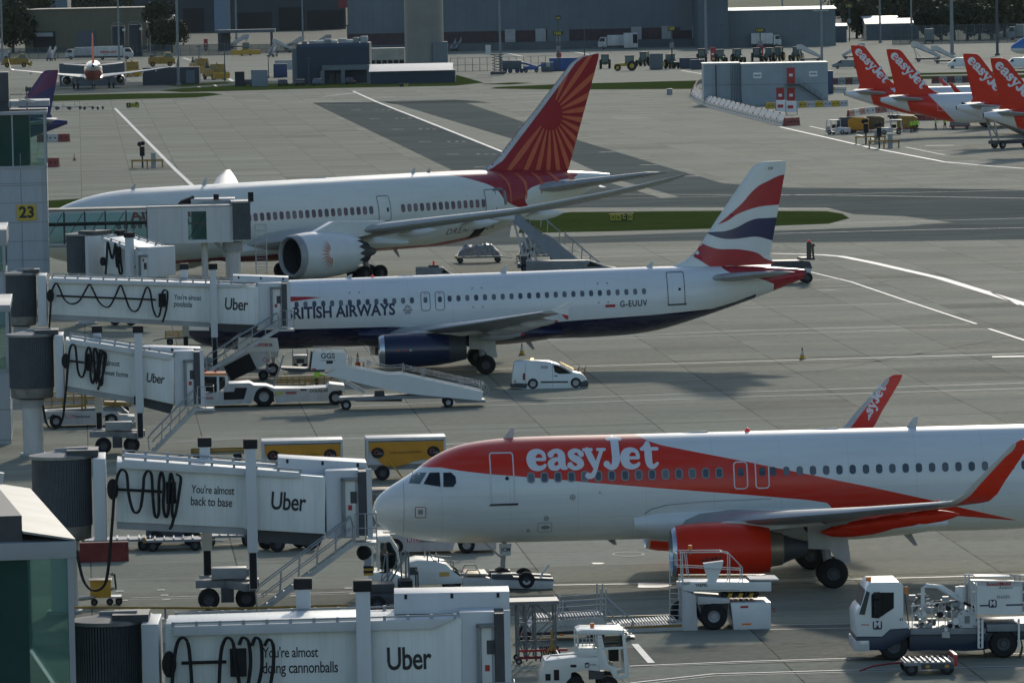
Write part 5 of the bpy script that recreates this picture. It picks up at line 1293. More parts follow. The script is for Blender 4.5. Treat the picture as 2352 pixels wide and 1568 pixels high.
MB().m(AMBER).box(pt8(1262, 0, 0)[0], pt8(1285, 0, 0)[0], -.5, -.46, pt8(0, 940, 0)[2], pt8(0, 880, 0)[2]).m(DGREY).tube([pt8(1305, 1150, -.48), pt8(1275, 900, -.48)], .02).build('marker_board', None, tk)
c = pt8(1125, 1130, -.5); person('driver in hi-vis vest at the wheel of the refuelling truck', Vector(loc) + Matrix.Rotation(th, 3, 'Z') @ Vector((c[0], -.4, c[2] - .55)), pi + th, seated=True, arm=.35)

# -- low dolly in front of the truck
loc, th, q = frame_at(2135, 1545, .05)
dl = thing('low_dolly', 'low grey chain dolly with red drawbar in front of the refuelling truck', 'dolly', loc, th)
(x0, z1), (x1, z0) = q(2073, 1512), q(2191, 1537)
b = MB().m(GREY).box(x0, x1, -.7, .7, .34, .46).m(DGREY).box(x0 + .55, x1 - .1, -.72, -.7, .22, .42)
b.m(STEEL)
for k in range(9): b.box(x0 + .1 + k * (x1 - x0 - .2) / 8 - .03, x0 + .1 + k * (x1 - x0 - .2) / 8 + .03, -.68, .68, .46, .52)
b.m(RED).box(x1 - .08, x1 + .04, -.72, .72, .3, .7).m(YELLOW).box(x0 + .7, x0 + .85, -.735, -.721, .26, .36).box(x1 - .4, x1 - .25, -.735, -.721, .26, .36)
b.build('deck', None, dl, bevel=.01)
MB().m(DRED).tube([(x0 + .1, 0, .4), (x0 - .5, 0, .36), (x0 - 1.0, 0, .3), (x0 - 1.5, -.1, .16)], .035).tube([(x0 + .1, .4, .4), (x0 - .6, 0, .34)], .025).build('drawbar', None, dl)
for x in (x0 + .22, x1 - .3):
    for yy in (-.6, .6): wheel1(dl, (x, yy, .24), .24, .16, mat=DGREY)

# -- baggage tractor at the lower edge
loc, th, q = frame_at(1345, 1592, .05)
tr = thing('baggage_tractor', 'boxy white baggage tractor with mesh cab guard at the bottom of the picture', 'tractor', loc, th)
def z7(x, y): return (1130.8 + x / 3.302, 1093.1 + y / 3.302)
def p7(x, y): return q(*z7(x, y), -.85)
def pr7(b, pts, y0, y1): return b.prism([p7(x, y) for x, y in pts], 'xz', y0, y1)
b = pr7(MB().m(WHITE), [(370, 1500), (400, 1400), (640, 1370), (805, 1355), (820, 1480), (700, 1470), (600, 1490), (580, 1640), (370, 1640)], -.8, .8)
pr7(b, [(650, 1380), (650, 1310), (800, 1310), (805, 1380)], -.8, .8)
b.build('body', None, tr, bevel=.03)
b = MB().m(WHITE)
pr7(b, [(645, 1178), (680, 1165), (990, 1165), (1000, 1200), (645, 1205)], -.8, .8)
for y0, y1 in ((-.8, -.74), (.74, .8)):
    pr7(b, [(800, 1205), (830, 1205), (880, 1430), (940, 1450), (960, 1540), (930, 1545), (890, 1470), (800, 1460)], y0, y1)
    pr7(b, [(985, 1200), (1005, 1200), (1035, 1440), (1038, 1530), (960, 1540), (955, 1515), (1008, 1500)], y0, y1)
    pr7(b, [(832, 1318), (832, 1300), (1000, 1290), (1008, 1312)], y0, y1)
    pr7(b, [(640, 1205), (652, 1205), (656, 1370), (644, 1370)], y0, y1)
pr7(b, [(1000, 1200), (1008, 1210), (1036, 1440), (1028, 1440)], -.78, .78)
cab = b.build('cab', None, tr, bevel=.015)
pr7(MB().m(CABGLASS), [(834, 1215), (990, 1208), (1000, 1290), (834, 1300)], -.77, -.76).build('side_window', None, cab)
b = MB().m(WHITED)
for k in range(6): x = 655 + 28 * k; b.bar((p7(x, 1205)[0], -.79, p7(0, 1310)[1]), (p7(x, 1205)[0], -.79, p7(0, 1200)[1]), .025)
for y in (1220, 1250, 1280, 1305): b.bar((p7(645, 0)[0], -.79, p7(0, y)[1]), (p7(805, 0)[0], -.79, p7(0, y)[1]), .025)
b.build('mesh_guard', None, cab)
a = p7(770, 1163); MB().m(AMBER).cyl((a[0], 0, a[1] - .02), (a[0], 0, a[1] + .13), .07).build('beacon', None, cab)
MB().m(BLACK).box(p7(870, 0)[0], p7(940, 0)[0], -.3, .3, p7(0, 1440)[1], p7(0, 1330)[1]).build('seat', None, cab)
a, c = p7(703, 1452), p7(735, 1412); lg = decal('logo_panel', poly2d(rrect(a[0], c[0], a[1], c[1], .03)), flat(-.806), NAVY, tr, 0)
decal('lettering', fit2d(text2d('M', 1, .03), a[0] + .03, a[1] + .03, c[0] - .03, a[1] + .03), flat(-.81), CREAM, lg, 0)
decal('lettering', fit2d(text2d('ENZIES', 1, 0), *p7(738, 1436), *p7(790, 1434)), flat(-.806), INKBLUE, tr, 0)
decal('number_discs', join2d([disc2d(p7(574 + 13 * k, 0)[0], p7(0, 1455)[1], .05) for k in range(3)]), flat(-.806), INK, tr, 0)
b = MB().m(STEEL).tube([(*p7(412, 1390)[:1], -.7, p7(0, 1400)[1]), (p7(415, 0)[0], -.7, p7(0, 1375)[1]), (p7(630, 0)[0], -.7, p7(0, 1368)[1]), (p7(636, 0)[0], -.7, p7(0, 1390)[1])], .02).tube([(p7(480, 0)[0], -.7, p7(0, 1372)[1]), (p7(480, 0)[0], .7, p7(0, 1372)[1])], .02)
b.build('rail', None, tr)
for k in range(2): MB().m(BLACK).box(p7(372 + 65 * k, 0)[0], p7(412 + 65 * k, 0)[0], -.815, -.80, p7(0, 1560)[1], p7(0, 1510 - 30 * k)[1]).build('lamp_box', None, tr)
MB().m(DGREY).box(p7(705, 0)[0], p7(820, 0)[0], -.82, -.5, p7(0, 1560)[1], p7(0, 1500)[1]).build('step', None, tr)
for x in (630, 880):
    for yy in (-.72, .72): a = p7(x, 1560); wheel1(tr, (a[0], yy, .34), .34, .26, mat=DGREY)

# -- container loader beside the engine
loc, th, q = frame_at(1620, 1440, .06)
ld = thing('container_loader', 'white container loader with railed operator basket beside the orange engine', 'loader', loc, th)
b = MB().m(WHITE)
pr7(b, [(1440, 800), (1440, 860), (1505, 875), (2115, 870), (2115, 800)], -.9, .9)
b.m(YELLOWD); pr7(b, [(1440, 795), (1440, 778), (2100, 775), (2100, 795)], .6, .9); pr7(b, [(1530, 868), (1530, 860), (1880, 858), (1880, 866)], -.915, -.9)
b.build('upper_platform', None, ld, bevel=.02)
b = MB().m(STEEL)                                    # roller bed of the front bridge
for k in range(14): a = p7(1960 + 16 * k, 800); b.cyl((a[0], -.8, a[1] + .06), (a[0], .8, a[1] + .06), .04, n=8)
b.build('rollers', None, ld)
b = MB().m(BLACK)
for k in range(7): pr7(b.m(YELLOW if k % 2 else BLACK), [(1740 + 40 * k, 925), (1760 + 40 * k, 890), (1790 + 40 * k, 890), (1770 + 40 * k, 925)], -.7, .7)
b.build('scissor_guard', None, ld)
b = pr7(MB().m(WHITED), [(1440, 860), (1540, 900), (1560, 1190), (1535, 1195), (1535, 1210), (1050, 1212), (1070, 1165), (1440, 1160)], -.9, -.7)
pr7(b, [(1440, 860), (1500, 875), (1500, 1190), (1440, 1195)], .5, .9); pr7(b, [(1555, 910), (1800, 925), (1800, 960), (1560, 970)], -.95, .9)
b.m(DGREY); pr7(b, [(1560, 972), (1800, 962), (1790, 1060), (1600, 1080)], -.7, .7)
b.build('chassis', None, ld, bevel=.02)
b = pr7(MB().m(WHITE), [(1805, 955), (2110, 950), (2110, 1180), (1830, 1178)], -1.0, .9)
b = b.build('engine_box', None, ld, bevel=.04)
decal('number_discs', join2d([ring2d(p7(1862 + 24 * k, 0)[0], p7(0, 984)[1], .055, .03) for k in range(3)]), flat(-1.005), INK, b, 0)
MB().m(RED).box(p7(1860, 0)[0], p7(1920, 0)[0], -1.01, -1.0, p7(0, 1046)[1], p7(0, 1030)[1]).m(AMBER).box(p7(1870, 0)[0], p7(1940, 0)[0], -1.01, -1.0, p7(0, 1176)[1], p7(0, 1162)[1]).build('plate', None, b)
b = MB().m(WHITED)
pr7(b, [(1400, 800), (1500, 800), (1500, 820), (1400, 830)], -.9, -.5)
def rail(b, pts, yl, r=.022): return b.tube([(p7(x, y)[0], yl, p7(x, y)[1]) for x, y in pts], r)
for yl in (-.88, -.1):
    rail(b, [(1400, 690), (1400, 585), (1430, 578), (1740, 575), (1800, 590), (1895, 690), (1895, 850)], yl); rail(b, [(1400, 686), (1500, 690), (1890, 712)], yl, .018); rail(b, [(1800, 592), (1800, 800)], yl); rail(b, [(1440, 585), (1445, 800)], yl); rail(b, [(1470, 590), (1490, 760)], yl, .018)
for x, y in ((1400, 590), (1740, 575), (1895, 690)): a = p7(x, y); b.tube([(a[0], -.88, a[1]), (a[0], -.1, a[1])], .02)
bk = b.build('operator_basket', None, ld)
b = pr7(MB().m(WHITE), [(1605, 665), (1755, 645), (1745, 690), (1700, 805), (1645, 805), (1610, 690)], -.75, -.35).m(BLACK)
random.seed(3)
for k in range(12): a = p7(1600 + 12 * k, 655 - k * 1.5); b.tube([(a[0], -.6, a[1]), (a[0] + random.uniform(-.05, .05), -.6, a[1] + random.uniform(.08, .18))], .02)
b.build('control_desk', None, ld)
a = p7(1507, 560); MB().m(AMBER).cyl((a[0], -.5, a[1]), (a[0], -.5, a[1] + .15), .075).m(GREY).tube([(a[0], -.5, a[1]), (a[0], -.5, a[1] - .2)], .02).build('beacon', None, ld)
b = MB().m(WHITED); rail(b, [(1345, 1185), (1345, 635), (1440, 632)], -.9, .02); rail(b, [(1440, 1180), (1440, 640)], -.9, .02)
for k in range(9): y = 1180 - k * 42; rail(b, [(1345, y), (1440, y)], -.9, .014)
b.build('ladder', None, ld)
a = p7(1522, 868); decal('lettering', fit2d(text2d('TREPEL', 1, .03), p7(1522, 0)[0], p7(0, 877)[1], p7(1618, 0)[0], p7(0, 875)[1]), flat(-.906), INK, ld, 0)
b = pr7(MB().m(WHITED), [(880, 1150), (1440, 1110), (1450, 1160), (900, 1200)], -.95, .9).m(YELLOWD)
pr7(b, [(940, 1155), (940, 1140), (1440, 1115), (1440, 1140)], -.97, -.8); pr7(b, [(880, 1110), (880, 1098), (1390, 1085), (1390, 1100)], .75, .92)
b.build('rear_platform', None, ld, bevel=.01)
b = MB().m(STEEL)
for k in range(22): a = p7(930 + 22 * k, 1135 - k * 1.6); b.cyl((a[0], -.75, a[1] + .04), (a[0], .75, a[1] + .04), .035, n=8)
b.build('rollers', None, ld)
for x, yy in ((1680, -.82), (1680, .7), (1480, .7)): a = p7(x, 1140); wheel1(ld, (a[0], yy, .50), .50, .34, rim=.45)
MB().m(RED).tube([(p7(2110, 0)[0], -.6, p7(0, 1060)[1]), (p7(2128, 0)[0], -.6, p7(0, 1068)[1]), (p7(2122, 0)[0], -.6, p7(0, 1095)[1])], .02).build('hook', None, ld)

# -- roller trailer with rails and steps, left of the loader
loc, th, q = frame_at(1310, 1465, .06)
rt = thing('roller_trailer', 'galvanised roller deck trailer with handrails and steps, left of the container loader', 'trailer', loc, th)
b = pr7(MB().m(STEEL), [(250, 1170), (320, 1100), (840, 1065), (860, 1110), (850, 1160), (300, 1185)], -.9, .9).m(LGREY)
for k in range(24): a = p7(330 + 22 * k, 1092 - k); b.cyl((a[0], -.8, a[1] + .05), (a[0], .8, a[1] + .05), .04, n=8)
for k in range(10): a = p7(480 + 38 * k, 1140 - k * 1.5); b.m(LGREY).cyl((a[0], -.95, a[1]), (a[0], -.88, a[1]), .06, n=10)
b.m(AMBER).box(p7(485, 0)[0], p7(520, 0)[0], -.92, -.9, p7(0, 1222)[1], p7(0, 1208)[1]); b.m(DGREY); pr7(b, [(290, 1190), (640, 1180), (640, 1200), (300, 1215)], -.7, .7)
b.build('deck', None, rt)
b = MB().m(STEEL)
for yl in (-.85, .85):
    for x in (495, 535, 820, 862): rail(b, [(x, 1120), (x, 940 if x < 600 else 850)], yl, .03)
    for y in (945, 990, 1030): rail(b, [(495, y + 8), (862, y - 18)], yl, .022)
rail(b, [(880, 935), (1000, 1040), (1075, 1105), (1070, 1160), (1030, 1190)], -.85, .03); rail(b, [(880, 1010), (930, 1085), (1050, 1190)], -.85, .025); rail(b, [(905, 1160), (1000, 1045)], -.85, .025)
rail(b, [(880, 935), (1000, 1040), (1075, 1105), (1070, 1160)], -.1, .03)
b.build('handrail', None, rt)
b = MB().m(STEEL)
for k in range(5): a = p7(960 + 25 * k, 1130 + 22 * k); b.box(a[0] - .12, a[0] + .12, -.85, -.1, a[1] - .03, a[1])
b.build('steps', None, rt)
for x, yy in ((240, -.7), (800, -.7), (800, .7)): a = p7(x, 1250); wheel1(rt, (a[0], yy, .3), .3, .2, mat=DRED)

# -- tall steel stand beside it
loc, th, q = frame_at(1225, 1520, .06)
sd = thing('steel_work_stand', 'tall grey cross-braced work stand behind the nearest bridge cab', 'work stand', loc, th)
b = MB().m(M('stand_steel', (.17, .18, .19), .5, .4, var=.2))
b.box(p7(110, 0)[0], p7(490, 0)[0], -.7, .7, p7(0, 985)[1], p7(0, 960)[1])
LG = [p7(x, 0)[0] for x in (175, 235, 305, 460)]; zt = p7(0, 985)[1]
for x in LG:
    for yl in (-.65, .65): b.bar((x, yl, .12), (x, yl, zt), .07)
for yl in (-.65, .65):
    for i in range(3):
        for k in range(3):
            za, zb2 = .2 + k * (zt - .2) / 3, .2 + (k + 1) * (zt - .2) / 3
            b.bar((LG[i], yl, za), (LG[i + 1], yl, zb2), .04) if (k + i) % 2 else b.bar((LG[i + 1], yl, za), (LG[i], yl, zb2), .04)
            if i == 0: b.bar((LG[0], yl, zb2), (LG[3], yl, zb2), .04)
b.m(RED).box(LG[0], LG[3] + .4, -.72, -.66, .45, .53); b.m(DRED).box(LG[0], LG[3] + .3, -.74, -.68, .20, .30)
b.build('frame', None, sd)
for x in (LG[0], LG[3]):
    for yl in (-.65, .65): wheel1(sd, (x, yl, .12), .12, .08, n=12)
tb = thing('towbar', 'pale yellow tripod towbar stand below the steel work stand', 'towbar', *frame_at(1255, 1520, .06)[:2])
q2 = frame_at(1255, 1520, .06)[2]
def p7b(x, y): return q2(*z7(x, y))
MB().m(YELLOWD).bar((p7b(412, 0)[0], -.9, .5), (p7b(412, 0)[0], -.9, p7b(0, 1150)[1]), .07).bar((p7b(412, 0)[0], -.9, .75), (p7b(340, 0)[0], -.9, .1), .06).bar((p7b(412, 0)[0], -.9, .75), (p7b(480, 0)[0], -.9, .2), .06).bar((p7b(380, 0)[0], -.9, .3), (p7b(490, 0)[0], -.9, .3), .05).build('frame', None, tb)
b = MB().m(BLACK)
for k in range(9): x = p7b(325 + 17 * k, 0)[0]; b.tube([(x, -.5, .62), (x + .08, -.5, .35), (x + .02, -.5, .08)], .03)
b.build('chain', None, tb)

# -- pushback tug under the nose
loc, th, q = frame_at(1010, 1352, .06)
tg = thing('pushback_tug', 'long white towbarless tug holding the nose wheel of the orange and white jet', 'tug', loc, th)
def z6(x, y): return (565.4 + x / 3.302, 1093.1 + y / 3.302)
def p6(x, y): return q(*z6(x, y), -1.1)
def pr6(b, pts, y0, y1): return b.prism([p6(x, y) for x, y in pts], 'xz', y0, y1)
b = pr6(MB().m(WHITE), [(1232, 800), (1238, 655), (1300, 640), (1430, 645), (1520, 670), (1570, 720), (1640, 770), (1640, 815), (1240, 830)], -1.05, 1.05)
pr6(b, [(930, 730), (1140, 740), (1232, 790), (1232, 830), (940, 860)], -1.05, 1.05)
b.build('body', None, tg, bevel=.05)
decal('grille', poly2d([p6(1240, 750), p6(1298, 748), p6(1298, 690), p6(1240, 690)]), flat(-1.06), DGREY, tg, 0)
decal('company_sticker', poly2d([p6(1465, 762), p6(1540, 758), p6(1542, 726), p6(1465, 728)]), flat(-1.06), M('sticker_orange', (.65, .40, .10), .5), tg, 0)
b = MB().m(WHITE)
pr6(b, [(925, 480), (960, 466), (1100, 468), (1160, 560), (1150, 575), (1090, 505), (930, 510)], -.8, .8)
for y0, y1 in ((-.8, -.73), (.73, .8)):
    for P in ([(935, 510), (960, 510), (975, 725), (945, 725)], [(1002, 510), (1018, 510), (1015, 725), (998, 725)], [(1095, 505), (1110, 510), (1160, 580), (1175, 735), (1155, 735), (1145, 590)]): pr6(b, P, y0, y1)
cb = b.build('cab', None, tg, bevel=.02)
pr6(MB().m(CABGLASS), [(1020, 512), (1092, 510), (1142, 590), (1152, 720), (1020, 720)], -.77, -.76).build('side_window', None, cb)
MB().m(BLACK).box(p6(1030, 0)[0], p6(1120, 0)[0], -.6, .5, p6(0, 740)[1], p6(0, 640)[1]).build('seat', None, cb)
c = p6(1070, 720); person('tug driver in a dark jacket under the jet nose', Vector(loc) + Matrix.Rotation(th, 3, 'Z') @ Vector((c[0], -.2, c[1] - .55)), th, top=TROUSER, seated=True, arm=.3)
b = pr6(MB().m(WHITED), [(1640, 770), (1830, 770), (1900, 790), (2330, 800), (2330, 860), (1900, 850), (1640, 830)], -1.0, -.55)
pr6(b, [(1640, 770), (1830, 770), (1900, 790), (2330, 800), (2330, 860), (1900, 850), (1640, 830)], .55, 1.0)
b.m(DGREY); pr6(b, [(1860, 745), (2020, 740), (2030, 765), (2330, 778), (2345, 800), (1860, 790)], -.95, -.45); pr6(b, [(1860, 745), (2020, 740), (2030, 765), (2330, 778), (2345, 800), (1860, 790)], .45, .95)
b.m(YELLOW); pr6(b, [(1660, 755), (1660, 742), (1830, 742), (1830, 755)], -.9, .9)
b.build('cradle', None, tg, bevel=.02)
b = MB().m(STEEL)
for yl in (-1.0, 1.0):
    for P in ([(1375, 810), (1375, 605), (1400, 600), (1420, 640), (1570, 650), (1580, 820)], [(1375, 700), (1575, 735)], [(1460, 810), (1460, 620)], [(1650, 770), (1680, 712), (1760, 712), (1785, 760)]): b.tube([(p6(x, y)[0], yl, p6(x, y)[1]) for x, y in P], .03)
b.build('handrail', None, tg)
for x, r in ((1040, .42), (1560, .42), (2130, .34)):
    for yl in (-.85, .85): a = p6(x, 860); wheel1(tg, (a[0], yl, r), r, .34, mat=DGREY)
MB().m(WHITE).tube([(p6(2180, 0)[0], -.5, .15), (p6(2290, 0)[0], -.5, .9)], .04).build('step_ladder', None, tg)
# -- belt loader rails and warning post in front of the tug
loc, th, q = frame_at(880, 1392, .06)
bl = thing('folding_gantry', 'grey folding gantry with striped yellow and black post beside the tug', 'gantry', loc, th)
b = MB().m(GREY)
for x in (1060, 1165, 1200, 1222): b.bar((p6(x, 0)[0], -.6, .1), (p6(x, 0)[0], -.6, p6(0, 600 + (x % 3) * 12)[1]), .07)
for P in ([(970, 970), (1160, 640)], [(1040, 900), (1225, 610)], [(1000, 990), (1060, 600)], [(970, 880), (1100, 720)], [(1090, 820), (1200, 620)]): b.bar((p6(*P[0])[0], -.62, p6(*P[0])[1]), (p6(*P[1])[0], -.62, p6(*P[1])[1]), .045)
b.build('frame', None, bl)
b = MB()
for k in range(4): b.m(BLACK if k % 2 else YELLOW).box(p6(878, 0)[0], p6(950, 0)[0], -.9, -.5, p6(0, 780)[1] + .045 * k * 2, p6(0, 780)[1] + .09 * (k + 1))
b.m(LGREY).box(p6(885, 0)[0], p6(935, 0)[0], -.85, -.55, p6(0, 728)[1], p6(0, 635)[1]).m(BLACK).ball((p6(885, 0)[0], -.7, p6(0, 610)[1]), .3, 12)
b.build('warning_post', None, bl)

# -- yellow cargo trailers
def cargo(label, px, py, x0, x1, yt, yb, sag, group='yellow-sheeted cargo trailers'):
    loc, th, q = frame_at(px, py, .06)
    t = thing('cargo_trailer', label, 'trailer', loc, th, group)
    (a, c1), (d, c0) = q(x0, yt), q(x1, yb)
    c1 = q(x0, yt)[1]; zd = .75
    b = MB().m(WHITED).box(a, d, -.95, .95, c1 - .14, c1).m(DGREY).box(a, d, -.97, -.93, c1 - .2, c1 - .13)
    b.m(WHITED)
    for x in (a + .05, d - .05):
        for yl in (-.93, .93): b.bar((x, yl, zd), (x, yl, c1 - .1), .09)
    b.box(a, d, .9, .94, zd, c1 - .1).box(a, d, -.9, .9, zd, zd + .06).box(a, d, -.92, -.9, zd, zd + .55)
    b.build('body', None, t, bevel=.015)
    n = 24; V = []; zt_ = c1 - .2; L_ = d - a
    P = [(a + .12, zt_), (d - .12, zt_)] + [(d - .15 - (L_ - .3) * k / n, zt_ - (1.02 if k < n * .8 else 1.02 - .0) * (1 - sag * .15 * sin(7 * k / n)) * (1.0 if k < n * .82 else (1 - (k / n - .82) * 3.2))) for k in range(n + 1)]
    sh = poly2d(P)
    cv = decal('curtain', sh, lambda u, w: (u, -.97 - .05 * sin(u * 5 + w * 3) * .5 - .02 * sin(u * 13), w), CANVAS, t, .2, xstep=.25)
    for k in (.14, .84): 
        decal('badge', disc2d(a + L_ * k, zt_ - .5, .30, 20, .26), flat(-1.02), DARKWIN, cv, 0); decal('badge_mark', ring2d(a + L_ * k - .05, zt_ - .48, .12, .05), flat(-1.026), M('badge_red', (.2, .04, .04), .5), cv, 0)
        decal('lettering', fit2d(text2d('WFS', 1, .02), a + L_ * k + .02, zt_ - .58, a + L_ * k + .24, zt_ - .58), flat(-1.026), LGREY, cv, 0)
    decal('lettering', fit2d(text2d('FOR CARGO USE ONLY', 1, .02), a + L_ * .30, zt_ - .56, a + L_ * .70, zt_ - .54), flat(-1.02), M('canvas_ink', (.22, .11, .02), .7), cv, 0)
    MB().m(GREY).box(a + .1, d - .1, -.8, .8, .5, zd - .002).bar((a - .05, 0, .6), (a - .9, 0, .35), .1).m(YELLOW).bar((a + L_ * .28, -1.0, 1.0), (a + L_ * .44, -1.1, .15), .07).build('chassis', None, t)
    for x in (a + L_ * .2, d - L_ * .2):
        for yl in (-.75, .75): wheel1(t, (x, yl, .35), .35, .25, mat=DGREY)
    return t
cargo('yellow-sheeted cargo trailer partly hidden behind the back to base bridge', 694, 1100, 600.5, 787, 1010, 1064, 0)
cargo('yellow-sheeted cargo trailer right above the jet nose, fully in view', 930, 1098, 839, 1023, 1003, 1069, 1)

# -- pallet dolly with orange sides by the jet nose
loc, th, q = frame_at(890, 1190, .06)
t = thing('pallet_dolly', 'orange-sided dolly with wrapped freight behind the jet nose', 'dolly', loc, th)
(a, c1), (d, c0) = q(842, 1112), q(930, 1150)
MB().m(M('dolly_orange', (.45, .20, .02), .55, var=.2)).box(a, d, -.8, .8, .5, .9).box(a, a + .08, -.8, .8, .5, 1.6).build('deck', None, t)
decal('lettering', fit2d(text2d('990', 1, .02), a + .35, .6, a + .8, .6), flat(-.806), INKBLUE, t, 0)
MB().m(PLASTIC).box(a + .2, d - .2, -.6, .6, .9, 1.25).m(YELLOWD).box(a + .1, d - .1, -.7, .7, 1.252, 1.36).build('freight', None, t, bevel=.05)
for x in (a + .4, d - .4):
    for yl in (-.7, .7): wheel1(t, (x, yl, .25), .25, .18, mat=DGREY)

# -- small van
loc, th, q = frame_at(1262, 890, .02)
vn = thing('parked_van', 'small white van with a lit roof beacon below the ribboned jet', 'van', loc, th)
def z3(x, y): return (1130.8 + x / 3.983, 728.7 + y / 3.983)
def p3(x, y): return q(*z3(x, y), -.85)
def pr3(b, pts, y0, y1): return b.prism([p3(x, y) for x, y in pts], 'xz', y0, y1)
OUT = [(180, 610), (185, 520), (200, 425), (225, 407), (360, 398), (520, 405), (600, 430), (690, 478), (740, 500), (815, 515), (850, 545), (870, 580), (872, 630), (820, 640), (560, 648), (430, 652), (300, 650), (200, 640)]
R = []
for yl, sx in ((-.83, 24), (-.80, 12), (-.68, 0), (.68, 0), (.80, 12), (.83, 24)):
    R.append([(lambda a: (a[0], yl, a[1]))(p3(x, y + (sx if y < 500 else sx * .2))) for x, y in OUT])
MB().m(WHITE).loft(R).build('body', None, vn)
pr3(MB().m(CABGLASS), [(555, 435), (600, 440), (680, 485), (722, 512), (610, 515), (572, 500)], -.80, -.79)
sd_ = lambda u, w: (u, -.838, w)
decal('side_window', poly2d([p3(*p) for p in [(556, 436), (600, 440), (680, 482), (724, 514), (612, 516), (572, 500)]]), flat(-.842), DARKWIN, vn, 0)
MB().m(DARKWIN).poly([(p3(610, 0)[0], -.6, p3(0, 436)[1]), (p3(610, 0)[0], .6, p3(0, 436)[1]), (p3(730, 0)[0], .68, p3(0, 500)[1]), (p3(730, 0)[0], -.68, p3(0, 500)[1])]).build('windscreen', None, vn, loc=(.05, 0, .03))
MB().m(DGREY); b = pr3(MB().m(DGREY), [(800, 645), (805, 590), (865, 570), (880, 600), (878, 632)], -.84, .84); b.build('front_bumper', None, vn, bevel=.03)
pr3(MB().m(DGREY), [(165, 640), (165, 610), (215, 600), (330, 605), (310, 650)], -.85, .84).build('rear_bumper', None, vn, bevel=.03)
decal('side_strip', poly2d([p3(442, 600), p3(692, 598), p3(692, 582), p3(442, 584)]), flat(-.84), DGREY, vn, 0)
decal('tail_lamp', poly2d([p3(277, 572), p3(300, 572), p3(300, 510), p3(280, 512)]), flat(-.842), DRED, vn, 0)
decal('number_plate', poly2d([p3(196, 594), p3(220, 592), p3(220, 575), p3(196, 577)]), flat(-.842), YELLOW, vn, 0)
decal('door_gap', union2d([[p3(553, 640), p3(556, 640), p3(550, 430), p3(547, 430)], [p3(300, 600), p3(303, 600), p3(303, 425), p3(300, 425)]]), flat(-.842), GREY, vn, 0)
decal('door_handle', poly2d([p3(565, 540), p3(597, 540), p3(597, 531), p3(565, 531)]), flat(-.843), DGREY, vn, 0)
decal('lettering', fit2d(text2d('GGS', 1, .02), *p3(444, 466), *p3(508, 465)), flat(-.842), INK, vn, 0)
decal('headlamp', poly2d([p3(812, 520), p3(850, 548), p3(855, 560), p3(825, 545)]), flat(-.80), M('lamp_glass', (.6, .62, .62), .1), vn, 0)
a = p3(367, 398); MB().m(LAMP).cyl((a[0], -.2, a[1] - .03), (a[0], -.2, a[1] + .12), .09).build('beacon', None, vn)
for x in (372, 765):
    for yl in (-.76, .72): a = p3(x, 640); wheel1(vn, (a[0], yl, .31), .31, .2, rim=.62)
# hand truck in front of it
loc, th, q = frame_at(1330, 888, .02)
a = q(1328, 852); ht = MB().m(M('rust_orange', (.30, .11, .03), .6, var=.2))
for dx in (0, .38): ht.tube([(a[0] + dx, .9, 0.03), (a[0] + dx + .04, .9, 1.0), (a[0] + dx + .12, .9, 1.15)], .03)
for z in (.3, .65, .95): ht.tube([(a[0], .9, z), (a[0] + .4, .9, z)], .02)
o = ht.build('hand_truck', None); o.location = loc; o.rotation_euler = (0, 0, th); tag(o, 'orange hand truck standing behind the bonnet of the small van', 'hand truck')

# -- passenger stairs GGS on a trailer chassis
loc, th, q = frame_at(960, 935, .055)
ps = thing('passenger_stairs', 'low white towed passenger stairs with black lettering on its top platform', 'airstairs', loc, th, 'white passenger stairs')
def zb(x, y): return (565.4 + x / 3.983, 728.7 + y / 3.983)
def pb(x, y): return q(*zb(x, y), -.9)
def prb(b, pts, y0, y1): return b.prism([pb(x, y) for x, y in pts], 'xz', y0, y1)
FL = [(720, 532), (735, 515), (915, 440), (1100, 478), (1310, 520), (1420, 515), (2170, 678), (2150, 762), (1500, 700), (1180, 635), (830, 552)]
for y0, y1 in ((-.95, -.87), (.87, .95)): prb(MB().m(WHITE), FL, y0, y1).build('side_panel', None, ps)
b = MB().m(GREY)
for k in range(22): a = pb(950 + 54 * k, 500 + 11.3 * k); b.box(a[0] - .17, a[0] + .17, -.87, .87, a[1] - .1, a[1] - .05)
b.build('steps', None, ps)
pf = prb(MB().m(WHITE), [(590, 480), (610, 315), (900, 318), (918, 340), (912, 470)], -.97, -.90); prb(pf, [(590, 480), (610, 315), (900, 318), (918, 340), (912, 470)], .9, .97)
pf.m(BLACK); prb(pf, [(578, 480), (600, 310), (612, 312), (592, 480)], -.95, .95); pf.m(DGREY); prb(pf, [(310, 470), (320, 460), (590, 470), (720, 480), (720, 500), (400, 500)], -.85, .85)
pf = pf.build('platform', None, ps)
decal('lettering', fit2d(text2d('GGS', 1, .02), *pb(684, 374), *pb(812, 374)), flat(-.976), INK, pf, 0)
decal('number_discs', join2d([disc2d(pb(735 + 18 * k, 0)[0], pb(0, 428)[1], .085) for k in range(3)]), flat(-.976), INK, pf, 0)
decal('sticker', poly2d([pb(597, 478), pb(640, 478), pb(640, 466), pb(598, 466)]), flat(-.976), RED, pf, 0)
decal('notice', poly2d([pb(686, 396), pb(815, 396), pb(815, 390), pb(686, 390)]), flat(-.976), GREY, pf, 0)
b = MB().m(STEEL)
